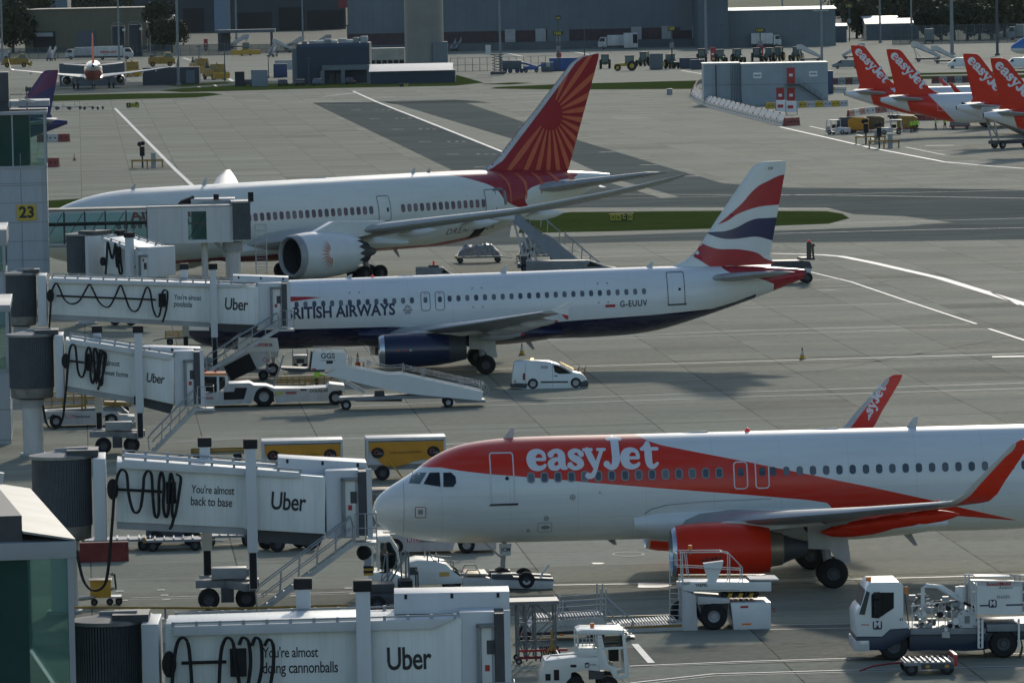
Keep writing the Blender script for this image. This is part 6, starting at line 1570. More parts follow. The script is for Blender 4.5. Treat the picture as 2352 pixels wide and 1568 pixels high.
for yl in (-.9, .9):
    b.tube([(pb(*p)[0], yl, pb(*p)[1]) for p in [(915, 378), (1130, 420), (1320, 462), (1430, 450), (2000, 570), (2190, 615), (2222, 650), (2215, 700), (2170, 725)]], .022)
    b.tube([(pb(*p)[0], yl, pb(*p)[1]) for p in [(1440, 470), (2000, 590), (2180, 640), (2195, 690)]], .018)
    for x, y in ((940, 445), (960, 448), (1105, 478), (1128, 482), (1440, 515), (1610, 555), (1630, 558), (1955, 632), (1980, 637), (2145, 672), (2170, 676)): a = pb(x, y); b.tube([(a[0], yl, a[1] - .05), (a[0] + .06, yl, a[1] + .5)], .018)
    b.tube([(pb(*p)[0], yl, pb(*p)[1]) for p in [(615, 315), (620, 285), (900, 285), (915, 320)]], .02); b.tube([(pb(*p)[0], yl, pb(*p)[1]) for p in [(700, 318), (745, 292), (800, 318)]], .015)
b.build('handrail', None, ps)
b = prb(MB().m(GREY), [(850, 745), (860, 735), (1500, 715), (1860, 700), (2010, 745), (2190, 755), (2190, 778), (1920, 785), (1880, 740), (1500, 745), (1000, 765), (850, 765)], -.8, .8)
b.m(DGREY); prb(b, [(1180, 720), (1185, 680), (1265, 682), (1270, 720)], -.5, .5); prb(b, [(1000, 770), (1200, 765), (1430, 755), (1430, 775), (1000, 775)], -.4, .4)
b.m(WHITED).bar((pb(760, 0)[0], -.7, pb(0, 540)[1]), (pb(1070, 0)[0], -.7, pb(0, 718)[1]), .14).bar((pb(760, 0)[0], .7, pb(0, 540)[1]), (pb(1070, 0)[0], .7, pb(0, 718)[1]), .14).m(LGREY).bar((pb(240, 0)[0], -.4, pb(0, 640)[1]), (pb(340, 0)[0], -.4, pb(0, 350)[1]), .1)
b.build('chassis', None, ps)
for x, y in ((915, 805), (1850, 775)):
    for yl in (-.8, .75): a = pb(x, y); wheel1(ps, (a[0], yl, .29), .29, .2, rim=.5)

# -- aircraft tractor
loc, th, q = frame_at(630, 930, .055)
dt = thing('aircraft_tractor', 'long white aircraft tractor numbered 500 with an amber cab roof strip', 'tug', loc, th)
def zd_(x, y): return (439.7 + x / 5.547, 722.4 + y / 5.547)
def pd(x, y): return q(*zd_(x, y), -1.1)
def prd(b, pts, y0, y1): return b.prism([pd(x, y) for x, y in pts], 'xz', y0, y1)
b = prd(MB().m(WHITED), [(110, 1150), (130, 1020), (410, 980), (460, 880), (740, 868), (800, 900), (960, 905), (1060, 940), (1450, 940), (1720, 925), (1760, 880), (1950, 900), (1960, 1000), (1900, 960), (1780, 990), (1750, 1100), (1320, 1110), (1080, 1130), (1040, 980), (930, 920), (840, 960), (800, 1040), (760, 1130), (400, 1150)], -1.1, 1.1)
b.m(BLACK); prd(b, [(412, 1085), (412, 985), (545, 980), (555, 930), (710, 930), (670, 1075)], -1.115, 1.1); prd(b, [(800, 1110), (830, 990), (930, 930), (1020, 980), (1060, 1110)], -1.0, 1.0)
b.build('body', None, dt)
cb = MB().m(WHITE); prd(cb, [(140, 790), (140, 760), (440, 760), (450, 795)], -.9, .9); 
for P in ([(130, 1020), (140, 790), (165, 790), (155, 1010)], [(325, 1000), (325, 795), (352, 795), (355, 1005)], [(430, 960), (432, 795), (452, 800), (480, 880)]):
    for y0, y1 in ((-.95, -.87), (.87, .95)): prd(cb, P, y0, y1)
cb.m(AMBER); prd(cb, [(142, 775), (142, 750), (440, 748), (440, 772)], -.93, .93); cb = cb.build('cab', None, dt)
for P in ([(168, 940), (172, 800), (322, 800), (322, 940)], [(356, 990), (356, 800), (428, 800), (430, 900)]): prd(MB().m(CABGLASS), P, -.91, -.90).build('side_window', None, cb)
prd(MB().m(BLACK), [(180, 990), (180, 900), (330, 900), (330, 990)], -.5, .5).build('seat', None, cb)
for x in (178, 306): a = pd(x, 745); MB().m(RED).cyl((a[0], 0, a[1]), (a[0], 0, a[1] + .13), .07).build('beacon', None, cb)
decal('lettering', fit2d(text2d('500', 1, .03), *pd(1062, 1030), *pd(1175, 1026)), flat(-1.106), M('yellow_ink', (.55, .50, .05), .5), dt, 0)
decal('plate', poly2d([pd(1200, 1014), pd(1340, 1010), pd(1340, 975), pd(1200, 980)]), flat(-1.106), M('plate_red', (.45, .12, .13), .5), dt, 0)
decal('number_discs', join2d([disc2d(pd(1380 + 26 * k, 0)[0], pd(0, 990)[1], .065) for k in range(3)]), flat(-1.106), INK, dt, 0)
decal('lettering', fit2d(text2d('DOUGLAS', 1, .04, .2), *pd(1505, 988), *pd(1740, 980)), flat(-1.106), INK, dt, 0)
decal('plate', poly2d([pd(145, 1075), pd(280, 1075), pd(280, 1040), pd(145, 1040)]), flat(-1.112), M('plate_red2', (.32, .10, .11), .5), dt, 0)
for x, r, rr in ((925, .57, .5), (1835, .42, .5)):
    for yl in (-.95, .9): a = pd(x, 1050); wheel1(dt, (a[0], yl, r), r, .36, rim=rr)
b = MB().m(STEEL).tube([(pd(1690, 0)[0], -1.0, pd(0, 930)[1]), (pd(1690, 0)[0], -1.0, pd(0, 890)[1]), (pd(1900, 0)[0], -1.0, pd(0, 885)[1])], .025); b.build('rail', None, dt)

# -- stairs with the red lettering under the poolside bridge
loc, th, q = frame_at(560, 872, .05)
rs = thing('passenger_stairs', 'white passenger stairs with a red and white name plate under the poolside bridge', 'airstairs', loc, th, 'white passenger stairs')
pd2 = lambda x, y: q(*zd_(x, y), -.8)
def prd2(b, pts, y0, y1): return b.prism([pd2(x, y) for x, y in pts], 'xz', y0, y1)
for y0, y1 in ((-.85, -.8), (.8, .85)): prd2(MB().m(WHITE), [(600, 470), (605, 310), (1100, 318), (1122, 470)], y0, y1).build('platform_side', None, rs)
for y0, y1 in ((-.86, -.8), (.8, .86)): prd2(MB().m(WHITED), [(230, 720), (330, 660), (720, 480), (1000, 478), (1005, 600), (830, 690), (500, 830), (470, 840), (460, 740)], y0, y1).build('side_panel', None, rs)
prd2(MB().m(BLACK), [(412, 660), (735, 490), (832, 688), (510, 842)], -.9, -.862).build('dark_panel', None, rs)
b = MB().m(RED); prd2(b, [(708, 405), (710, 368), (975, 365), (975, 402)], -.87, -.852); b.m(INK); prd2(b, [(985, 402), (985, 368), (1028, 368), (1028, 402)], -.87, -.852); b.build('name_plate', None, rs)
decal('lettering', fit2d(text2d('RED HANDLING + UK', 1, .02), *pd2(716, 398), *pd2(1024, 396)), flat(-.875), CREAM, rs, 0)
decal('ring_mark', ring2d(pd2(925, 0)[0], pd2(0, 597)[1], .14, .03), flat(-.87), RED, rs, 0); decal('triangle_mark', ringshape([pd2(950, 605), pd2(998, 600), pd2(975, 560)], [pd2(961, 600), pd2(988, 597), pd2(975, 572)]), flat(-.87), RED, rs, 0)
b = MB().m(GREY).box(pd2(250, 0)[0], pd2(1000, 0)[0], -.7, .7, .45, .65)
b.bar((pd2(300, 0)[0], -.6, .6), (pd2(480, 0)[0], -.6, pd2(0, 800)[1]), .1).bar((pd2(950, 0)[0], -.6, .6), (pd2(950, 0)[0], -.6, pd2(0, 500)[1]), .12).bar((pd2(950, 0)[0], .6, .6), (pd2(950, 0)[0], .6, pd2(0, 500)[1]), .12)
b.build('chassis', None, rs)
b = MB().m(STEEL)
for yl in (-.8, .8):
    for off in (0, .35): b.tube([(pd2(*p)[0], yl, pd2(*p)[1] + off) for p in [(240, 650), (440, 470), (620, 330), (780, 260)]], .02)
    for x, y in ((330, 650), (460, 600), (580, 540)): a = pd2(x, y); b.tube([(a[0], yl, a[1]), (a[0] - .2, yl, a[1] + .8)], .018)
b.build('handrail', None, rs)
for x in (330, 900):
    for yl in (-.7, .7): wheel1(rs, (pd2(x, 0)[0], yl, .3), .3, .2, mat=DGREY)
# ground power unit and belt by the nose wheel
loc, th, q = frame_at(690, 852, .06)
t = thing('service_cart', 'pale toilet service cart with steel frame behind the platform of the low towed stairs', 'service cart', loc, th)
(a, c1), (d, c0) = q(672, 802), q(706, 846)
MB().m(WHITED).box(a, d, -.6, .6, .5, c1 - .35).m(STEEL).bar((a, -.6, .2), (a, -.6, c1), .05).bar((d, -.6, .2), (d, -.6, c1), .05).bar((a, .6, .2), (a, .6, c1), .05).bar((d, .6, .2), (d, .6, c1), .05).m(DGREY).box(a + .2, d - .2, -.62, -.6, .5, .8).build('body', None, t, bevel=.02)
for x in (a + .15, d - .15):
    for yl in (-.5, .5): wheel1(t, (x, yl, .22), .22, .14, mat=DGREY)

# -- yellow railed carts between the bridges
def cart(label, px, py, x0, x1, yt, group='yellow-railed baggage carts', n=6):
    loc, th, q = frame_at(px, py, .06)
    t = thing('baggage_cart', label, 'baggage cart', loc, th, group)
    a, d = q(x0, py)[0], q(x1, py)[0]; zt = q(x0, yt)[1]
    b = MB().m(YELLOWD)
    for yl in (-.7, .7):
        for z in (.55, (zt + .55) / 2, zt): b.bar((a, yl, z), (d, yl, z), .06)
        for k in range(n + 1): x = a + (d - a) * k / n; b.bar((x, yl, .4), (x, yl, zt), .05)
    b.m(GREY).box(a, d, -.7, .7, .42, .52).m(DGREY).bar((a, 0, .45), (a - .8, 0, .3), .06)
    b.build('frame', None, t)
    for x in (a + .3, d - .3):
        for yl in (-.6, .6): wheel1(t, (x, yl, .22), .22, .14, n=14, mat=DGREY)
    return t
cart('yellow-railed cart behind the numbered white tractor', 690, 902, 632, 716, 868)
cart('yellow-railed cart with high end post near the white stairs', 755, 905, 702, 790, 866)
cart('yellow-railed cart between the bridge roofs at the black-capped columns', 500, 1060, 440, 560, 1033, n=4)
cart('yellow-railed cart beneath the tunnel of the poolside bridge', 470, 790, 380, 530, 762, n=5)
cart('yellow-railed cart standing under the home sweet home bridge tunnel', 150, 955, 95, 220, 905, n=5)
cart('yellow-railed cart beyond the support columns of the home sweet home bridge', 270, 950, 232, 300, 920, n=3)
# person with hi-vis at the tractor
p = gp(727, 905); person('worker in a bright vest bending beside the yellow carts', p, .5, arm=.5)

# -- white conveyor vehicle at the far left
loc, th, q = frame_at(190, 978, .06)
cv = thing('belt_loader', 'low white belt loader with a red plate, behind the home sweet home column', 'belt loader', loc, th)
def zl(x, y): return (x / 3.983, 728.7 + y / 3.983)
def pl(x, y): return q(*zl(x, y), -.9)
b = MB().m(WHITED).prism([pl(*p) for p in [(380, 960), (385, 860), (1060, 860), (1090, 900), (1230, 905), (1230, 970), (1060, 975), (1040, 900), (990, 885), (940, 910), (920, 975), (560, 985), (540, 910), (490, 885), (440, 915), (425, 975)]], 'xz', -.9, .9)
b.m(GREY).prism([pl(*p) for p in [(430, 855), (1100, 820), (1180, 880), (1060, 862)]], 'xz', -.5, .5); b.build('body', None, cv)
decal('plate', poly2d([pl(598, 920), pl(690, 918), pl(690, 890), pl(598, 892)]), flat(-.906), RED, cv, 0)
decal('lettering', fit2d(text2d('RED', 1, .02), *pl(606, 916), *pl(684, 915)), flat(-.912), CREAM, cv, 0); decal('lettering', fit2d(text2d('HANDLING', 1, .03), *pl(694, 917), *pl(824, 915)), flat(-.906), INK, cv, 0)
for x in (490, 998):
    for yl in (-.8, .75): wheel1(cv, (pl(x, 0)[0], yl, .36), .36, .25, mat=RIM)
b = MB().m(YELLOWD)
for x in (730, 760, 1035): b.bar((pl(x, 0)[0], -.6, pl(0, 860)[1]), (pl(x, 0)[0], -.6, pl(0, 705)[1]), .1)
b.bar((pl(400, 0)[0], -.6, pl(0, 745)[1]), (pl(1160, 0)[0], -.6, pl(0, 760)[1]), .07).bar((pl(400, 0)[0], -.6, pl(0, 820)[1]), (pl(760, 0)[0], -.6, pl(0, 830)[1]), .07).prism([pl(*p) for p in [(950, 815), (955, 775), (1155, 780), (1155, 815)]], 'xz', -.5, .5)
b.build('frame', None, cv)
for i, (x0, x1, y0, y1) in enumerate(((30, 180, 900, 960), (1180, 1280, 830, 900))):
    pass

again(cv, gp(985, 1268), .03, 'white belt loader half hidden behind the nose of the orange and white jet')

# -- bags, dollies and the red block below the back to base bridge
RBLK = M('red_block', (.20, .030, .022), .75, var=.3, scale=2)
p = gp(232, 1288); (a, _), (d, _) = frame_at(232, 1288)[2](168, 1288), frame_at(232, 1288)[2](296, 1288)
o = MB().m(RBLK).prism([(-.38, 0), (.38, 0), (.3, .3), (.22, .8), (-.22, .8), (-.3, .3)], 'yz', a, d).m(DGREY)
for x in (a + .15, d - .2):
    for z in (.2, .62): o.cyl((x, -.40, z), (x, -.26, z), .06, n=10)
o = o.build('concrete_barrier', None, bevel=.02); o.location = (p.x, p.y, 0); o.rotation_euler = (0, 0, GA); tag(o, 'faded red concrete barrier block under the drum of the back to base bridge', 'barrier')
def flatdolly(label, px, py, w, load=None, group='flat baggage dollies', n=3):
    loc, th, q = frame_at(px, py, .06); t = thing('baggage_dolly', label, 'dolly', loc, th, group)
    b = MB().m(GREY).box(-w / 2, w / 2, -.75, .75, .40, .50).m(STEEL)
    for k in range(7): b.box(-w / 2 + .1 + k * (w - .2) / 6 - .03, -w / 2 + .1 + k * (w - .2) / 6 + .03, -.7, .7, .50, .56)
    b.m(YELLOWD).box(-w / 2 - .02, -w / 2 + .1, -.76, .76, .38, .62).m(GREY).bar((w / 2, 0, .42), (w / 2 + .8, 0, .3), .06)
    b.build('deck', None, t)
    for x in (-w / 2 + .4, w / 2 - .4):
        for yl in (-.62, .62): wheel1(t, (x, yl, .24), .24, .16, n=14, mat=DGREY)
    if load:
        random.seed(int(px)); H = []
        nx, ny = 22, 8
        for i in range(nx):
            for j in range(ny): 
                ex = min(i, nx - 1 - i) / 5; ey = min(j, ny - 1 - j) / 2
                H.append((-w / 2 + .15 + (w - .3) * i / (nx - 1), -.68 + 1.36 * j / (ny - 1), .57 + load * min(1, ex) ** .45 * min(1, ey) ** .3 * random.uniform(.72, 1.0)))
        m = MB().m(PLASTIC); m.add(H, [(i * ny + j, (i + 1) * ny + j, (i + 1) * ny + j + 1, i * ny + j + 1) for i in range(nx - 1) for j in range(ny - 1)])
        o = m.build('wrapped_freight', None); o.location = loc; o.rotation_euler = (0, 0, th); tag(o, 'plastic-wrapped freight heaped on the ' + label.split(' by ')[0].split(' beyond ')[0].split(' behind ')[0] + (' behind the tall stairs' if 'second' in label else ''), 'freight')
    return t
flatdolly('empty flat dolly beside the red concrete block', 270, 1262, 3.0)
flatdolly('empty flat dolly at the middle under the back to base bridge', 400, 1262, 2.6)
flatdolly('empty flat dolly just left of the second lift column', 525, 1252, 2.4)
flatdolly('pale freight dolly by the long jet belly', 1100, 603, 3.9, 1.0, 'freight dollies by the long jet')
flatdolly('second pale freight dolly beyond the tall stairs', 1235, 600, 3.4, 1.5, 'freight dollies by the long jet')
t = thing('tow_tractor', 'dark tow tractor full of machinery under the back to base bridge', 'tractor', *frame_at(395, 1250, .06)[:2])
MB().m(DGREY).box(-1.1, 1.2, -.7, .7, .35, .75).box(-.9, 0, -.6, .6, .75, 1.1).m(BLACK).box(.2, .7, -.5, .5, .75, 1.2).m(GREY).bar((.9, -.5, .7), (.9, -.5, 1.5), .06).bar((.9, .5, .7), (.9, .5, 1.5), .06).bar((.9, -.5, 1.5), (.9, .5, 1.5), .06).build('body', None, t, bevel=.03)
for x in (-.7, .8):
    for yl in (-.65, .65): wheel1(t, (x, yl, .34), .34, .24, mat=DGREY)
again(t, gp(660, 1262), .4, 'dark tow tractor full of machinery right of the second lift column'); again(t, gp(905, 1402), .1, 'dark tow tractor parked before the pushback tug')
# hose trolley
loc, th, q = frame_at(235, 1388, .05)
t = thing('hose_trolley', 'yellow hose trolley with a black push handle near the glass gate room', 'trolley', loc, th)
MB().m(YELLOW).box(-.45, .35, -.35, .35, .3, .95).m(DGREY).box(-.5, .4, -.4, .4, .95, 1.0).build('tub', None, t, bevel=.03)
MB().m(BLACK).tube([(.35, -.3, .6), (.55, -.3, .62), (.5, -.3, 1.15), (.35, -.3, 1.2)], .03).tube([(.35, .3, .6), (.55, .3, .62), (.5, .3, 1.15), (.35, .3, 1.2), (.35, -.3, 1.2)], .03).m(STEEL).box(.3, .75, -.4, .4, .28, .34).build('handle', None, t)
MB().m(STEEL).cyl((-.3, -.4, .35), (-1.9, -.6, .25), .06).cyl((-.3, -.1, .3), (-1.9, -.2, .12), .06).build('suction_pipe', None, t)
for x, yl in ((-.3, -.3), (.3, -.3), (.65, -.3), (.65, .3)): wheel1(t, (x, yl, .14), .14, .07, n=14, mat=DGREY)
# yellow hose rail by the lower edge
P = [gp(170, 1394, .5), gp(560, 1396, .5), gp(800, 1389, .5)]
o = MB().m(YELLOWD).tube(P, .05).m(GREY)
for k in range(7): c = P[0].lerp(P[2], k / 6); o.tube([(c.x, c.y, 0), (c.x, c.y, .5)], .04)
tag(o.build('guard_rail', None), 'long low yellow guard rail running behind the nearest bridge', 'rail')

# -- tall stairs at the rear door of the long jet
loc, th, q = frame_at(1275, 616, .0)
loc = (gp(1275, 615).x * 486 / gp(1275, 615).y, 486, 0); q = lambda x, y, yl=0.0: onplane(x, y, loc, 0, yl)
ts = thing('passenger_stairs', 'tall grey passenger stairs reaching the rear door of the long jet', 'airstairs', loc, 0, 'white passenger stairs')
def za(x, y): return (1130.8 + x / 3.983, 364.4 + y / 3.983)
def pa(x, y): return q(*za(x, y), -.8)
def pra(b, pts, y0, y1): return b.prism([pa(x, y) for x, y in pts], 'xz', y0, y1)
SG = M('stairs_grey', (.27, .30, .33), .5, var=.1)
for y0, y1 in ((-1.0, -.9), (1.5, 1.6)): pra(MB().m(SG), [(185, 575), (230, 500), (455, 690), (530, 720), (800, 940), (760, 990), (620, 985), (500, 870)], y0, y1).build('side_panel', None, ts)
b = MB().m(DGREY)
for k in range(20): a = pa(300 + 26 * k, 560 + 21.5 * k); b.box(a[0] - .2, a[0] + .2, -.9, 1.5, a[1] - .12, a[1] - .06)
b.build('steps', None, ts)
b = pra(MB().m(WHITE), [(50, 548), (55, 490), (205, 485), (200, 545)], -1.1, -1.0); pra(b, [(50, 548), (55, 490), (205, 485), (200, 545)], 1.5, 1.6); pra(b, [(10, 555), (10, 545), (205, 548), (205, 558)], -1.05, 1.6); b.build('platform', None, ts)
pra(MB().m(WHITE), [(2, 440), (6, 330), (30, 325), (70, 360), (75, 430), (40, 440)], -1.1, -1.04).build('canopy_side', None, ts)
MB().m(GREY).tube([(pa(*p)[0], -1.1, pa(*p)[1]) for p in [(0, 285), (80, 275), (110, 300), (125, 420)]], .12).build('canopy_hoop', None, ts)
b = MB().m(STEEL)
for yl in (-.95, 1.55):
    b.tube([(pa(*p)[0], yl, pa(*p)[1]) for p in [(340, 480), (440, 520), (610, 665)]], .035); b.tube([(pa(*p)[0], yl, pa(*p)[1]) for p in [(660, 690), (750, 760), (900, 890), (990, 965)]], .035)
    for x, y in ((340, 560), (440, 580), (500, 640), (610, 730), (660, 740), (730, 830), (815, 880), (890, 950)): a = pa(x, y); b.tube([(a[0], yl, a[1] - .4), (a[0] + .1, yl, a[1] + .6)], .03)
b.build('handrail', None, ts)
b = MB().m(WHITED)
for yl in (-.8, 1.3):
    for P in ([(200, 590), (310, 1005)], [(335, 720), (410, 960)], [(280, 690), (360, 960)], [(310, 960), (400, 760)], [(330, 830), (300, 900)]): b.bar((pa(*P[0])[0], yl, pa(*P[0])[1]), (pa(*P[1])[0], yl, max(.3, pa(*P[1])[1])), .16)
b.m(DGREY).box(pa(210, 0)[0], pa(930, 0)[0], -.9, 1.4, .35, .7).box(pa(240, 0)[0], pa(300, 0)[0], -.9, .5, .7, 1.3).m(STEEL).tube([(pa(210, 0)[0], -.9, .4), (pa(205, 0)[0], -.9, 1.3), (pa(235, 0)[0], -.9, 1.5), (pa(240, 0)[0], -.9, .6)], .05)
b.build('support_frame', None, ts)
for x in (280, 800):
    for yl in (-.85, 1.35): wheel1(ts, (pa(x, 0)[0], yl, .35), .35, .25, mat=DGREY)

# -- vehicles half hidden behind the ribboned jet
def boxvan(name, label, px, py, L, W, Hc, mat, rz=0, group=None, cabf=.3, glassm=DARKWIN):
    t = thing(name, label, 'van' if 'van' in name else 'minibus' if 'bus' in name else 'truck', gp(px, py), rz, group)
    b = MB().m(mat).prism([(-L / 2, .35), (-L / 2, Hc), (L / 2 - L * cabf, Hc), (L / 2 - L * cabf * .35, Hc * .62), (L / 2, Hc * .52), (L / 2, .35)], 'xz', -W / 2, W / 2)
    b.build('body', None, t, bevel=.06)
    MB().m(glassm).prism([(L / 2 - L * cabf * .95, Hc * .92), (L / 2 - L * cabf * .5, Hc * .64), (L / 2 - L * cabf * 1.1, Hc * .64)], 'xz', -W / 2 - .01, W / 2 + .01).build('side_window', None, t)
    for x in (-L * .3, L * .32):
        for yl in (-W / 2 + .1, W / 2 - .1): wheel1(t, (x, yl, .33), .33, .22, n=16)
    return t
t = boxvan('minibus', 'grey minibus whose roof shows just above the ribboned jet', 1312, 638, 7.0, 2.1, 1.4, GREY)
t = boxvan('crew_van', 'van with a red roof beacon showing above the ribboned jet', 1000, 650, 3.0, 1.6, 1.25, GREY)
MB().m(DGREY).box(-.5, .3, -.5, .5, 1.26, 1.4).m(REDL).cyl((-.1, 0, 1.4), (-.1, 0, 1.7), .08).build('light_bar', None, t)
loc, th, q = frame_at(1815, 650, .1)
t = thing('hoist_truck', 'dark platform truck with red-topped masts behind the ribboned tail', 'truck', loc, th)
def zr(x, y): return (1696.2 + x / 3.586, 364.4 + y / 3.586)
def prr(x, y): return q(*zr(x, y), -1)
b = MB().m(DGREY).prism([prr(*p) for p in [(255, 880), (255, 845), (510, 840), (590, 850), (610, 905), (480, 905)]], 'xz', -1, 1.2).box(prr(505, 0)[0], prr(615, 0)[0], -1.1, 1.2, prr(0, 848)[1], prr(0, 830)[1]); b.build('platform', None, t)
MB().m(WHITED).box(prr(520, 0)[0], prr(582, 0)[0], -1, 1.1, .45, prr(0, 905)[1]).m(DGREY).box(prr(525, 0)[0], prr(575, 0)[0], -1.02, -1, 1.2, prr(0, 915)[1]).box(prr(330, 0)[0], prr(520, 0)[0], -.9, 1.0, .5, .9).build('cab', None, t, bevel=.05)
b = MB().m(M('mast_brown', (.10, .07, .055), .6)).bar((prr(568, 0)[0], -.9, prr(0, 850)[1]), (prr(570, 0)[0], -.9, prr(0, 700)[1]), .35, .2).bar((prr(605, 0)[0], -.9, prr(0, 850)[1]), (prr(598, 0)[0], -.9, prr(0, 715)[1]), .15).bar((prr(598, 0)[0], -.9, prr(0, 718)[1]), (prr(612, 0)[0], -.9, prr(0, 740)[1]), .2); b.m(REDL).ball((prr(570, 0)[0], -.9, prr(0, 695)[1]), .11); b.build('mast', None, t)
for x in (400, 550):
    for yl in (-.9, 1.0): wheel1(t, (prr(x, 0)[0], yl, .42), .42, .3, mat=DGREY)

# -- cones
CONEY = M('cone_yellow', (.55, .33, .03), .6); CONEW = M('cone_white', (.55, .55, .52), .6); CONEO = M('cone_orange', (.50, .09, .02), .6)
def cone(label, px, py, h, c1=CONEY, c2=CONEW):
    r = h * .27
    o = MB().m(BLACK).cbox(0, 0, 0, r * 2.1, r * 2.1, .05).m(c1).lathe([(.05, r * .85), (h * .38, r * .55)], (0, 0, 0), 'z', 16).m(c2).lathe([(h * .38, r * .55), (h * .75, r * .28)], (0, 0, 0), 'z', 16).m(c1 if c1 is CONEO else BLACK).lathe([(h * .75, r * .28), (h, r * .08)], (0, 0, 0), 'z', 16, True).build('traffic_cone', None)
    o.location = gp(px, py); return tag(o, label, 'cone', 'traffic cones on the apron')
cone('yellow and white cone below the belly of the ribboned jet', 1199, 815, .75)
cone('yellow and white cone standing alone on the stand centre line', 1843, 825, .75)
cone('orange and white cone beside the rail of the low towed stairs', 822, 845, .95, CONEO)
cone('small orange cone behind the rail of the low towed stairs', 835, 848, .5, CONEO)
cone('dark red cone just above the roof of the ribboned jet', 1604, 607, .9, CONEO, M('cone_dark', (.12, .05, .04), .6))
cone('far orange cone on the pale concrete by the long jet nose', 171, 369, .9, CONEO)

# ---------------------------------------------------------------- the far side of the field
FIELD = M('far_field', (.035, .050, .020), .9, var=.35, scale=.02)
b = MB(); b.poly([(-3000, 2050, .02), (3000, 2050, .02), (3000, 8900, .02), (-3000, 8900, .02)])
struct(b.build('field', FIELD, smooth=False))
HILL = M('hill_grass', (.10, .13, .03), .9, var=.25, scale=.02)
b = MB(); V = []; c = at(2420, 8, 2700)
for i in range(21):
    for j in range(9):
        x = -260 + 26 * i; y = 60 * j
        V.append((c.x + x, 2600 + y, max(-1, 46 * math.exp(-((x - 40) / 150) ** 2) * (1 - ((j - 4) / 4.2) ** 2) + 1.5 * sin(i * 1.3 + j))))
b.add(V, [(i * 9 + j, (i + 1) * 9 + j, (i + 1) * 9 + j + 1, i * 9 + j + 1) for i in range(20) for j in range(8)])
struct(b.build('hill', HILL))

def clad(name, col, pitch=1.2, rough=.6):
    m = bpy.data.materials.new(name); nt, N, L, bb = nodes(m)
    tc = N.new('ShaderNodeTexCoord'); sp = N.new('ShaderNodeSeparateXYZ'); L.new(tc.outputs['Object'], sp.inputs[0])
    fr = math_n(N, L, 'FRACT', math_n(N, L, 'DIVIDE', sp.outputs[0], pitch)); ln = math_n(N, L, 'LESS_THAN', fr, .12)
    n1 = noise(N, L, tc.outputs['Object'], .12, 5, .65)
    c = mixc(N, L, ramp(N, L, n1, .3, .7), tuple(x * .82 for x in col), tuple(x * 1.1 for x in col))
    c = mixc(N, L, math_n(N, L, 'MULTIPLY', ln, .25), c, tuple(x * .6 for x in col))
    L.new(c, bb.inputs['Base Color']); bb.inputs['Roughness'].default_value = rough
    return m
HANGAR = clad('hangar_cladding', (.125, .160, .18), 3.0); HANGARD = clad('dark_cladding', (.028, .042, .052), 2.0)
BROWN = clad('brown_cladding', (.13, .12, .075), 1.5); NAVYC = clad('navy_cladding', (.018, .038, .065), .6); GREYC = clad('grey_cladding', (.13, .165, .18), 1.5)
ROOFW = M('bright_roof', (.62, .62, .58), .45, var=.12, scale=.3); BRICK = M('dark_brick', (.075, .050, .055), .8, var=.2, scale=1)
BLAST = M('blast_wall', (.10, .12, .13), .7, var=.15, scale=.2)

def bld(name, label, x0, x1, yt, yb, dep, mat, roof=None, pitch=0, cat='building', over=0, base=None, yb0=None):
    """building whose near face runs between two photo columns, its foot on the ground at yb"""
    p = gp((x0 + x1) / 2, yb); loc = (p.x, p.y, 0)
    def q(x, y, yl=0): return onplane(x, y, loc, 0, yl)
    t = thing(name, label, cat, loc, 0)
    a, d = q(x0, yb)[0], q(x1, yb)[0]; h = q((x0 + x1) / 2, yt)[1] if yt > -50 else 28
    MB().m(mat).box(a, d, 0, dep, 0, h).build('wall', None, t)
    if roof:
        if pitch: MB().m(roof).prism([(0 - .3, h), (dep / 2, h + pitch), (dep + .3, h), (dep + .3, h + .15), (dep / 2, h + pitch + .2), (-.3, h + .2)], 'yz', a - .4, d + .4).build('roof', None, t)
        else: MB().m(roof).box(a - .3, d + .3, -.3, dep + .3, h + .003, h + .45).build('roof', None, t)
    if base: MB().m(base[0]).box(a - .05, d + .05, -.25, -.003, base[1], base[2]).build('plinth', None, t)
    return t, q, a, d, h

# great grey hangar
t, q, a, d, h = bld('hangar', 'great windowless grey hangar filling the background', 800, 1673, -100, 114, 90, HANGAR, base=(BRICK, 2.2, 5.6))
b = MB().m(BLAST).box(a, d, -3.2, -2.8, 0, 2.3)
b.build('blast_wall', None, t)
for x0, x1, y0, y1 in ((1256, 1308, 58, 108), (1560, 1606, -20, 70)):
    (u, z1), (w, z0) = q(x0, y0), q(x1, y1); MB().m(GREYC).box(u, w, -.5, -.004, max(z0, 0), z1).build('door', None, t)
for x in (1160, 1230, 1450, 1520, 1590): u = q(x, 90)[0]; MB().m(LGREY).box(u, u + 3, -.9, -.26, 2.3, 6).build('service_door', None, t)
t, q, a, d, h = bld('hangar', 'darker wing of the grey hangar at its right end', 1606, 1674, -40, 112, 60, clad('hangar_dark', (.08, .115, .14), 3.0))
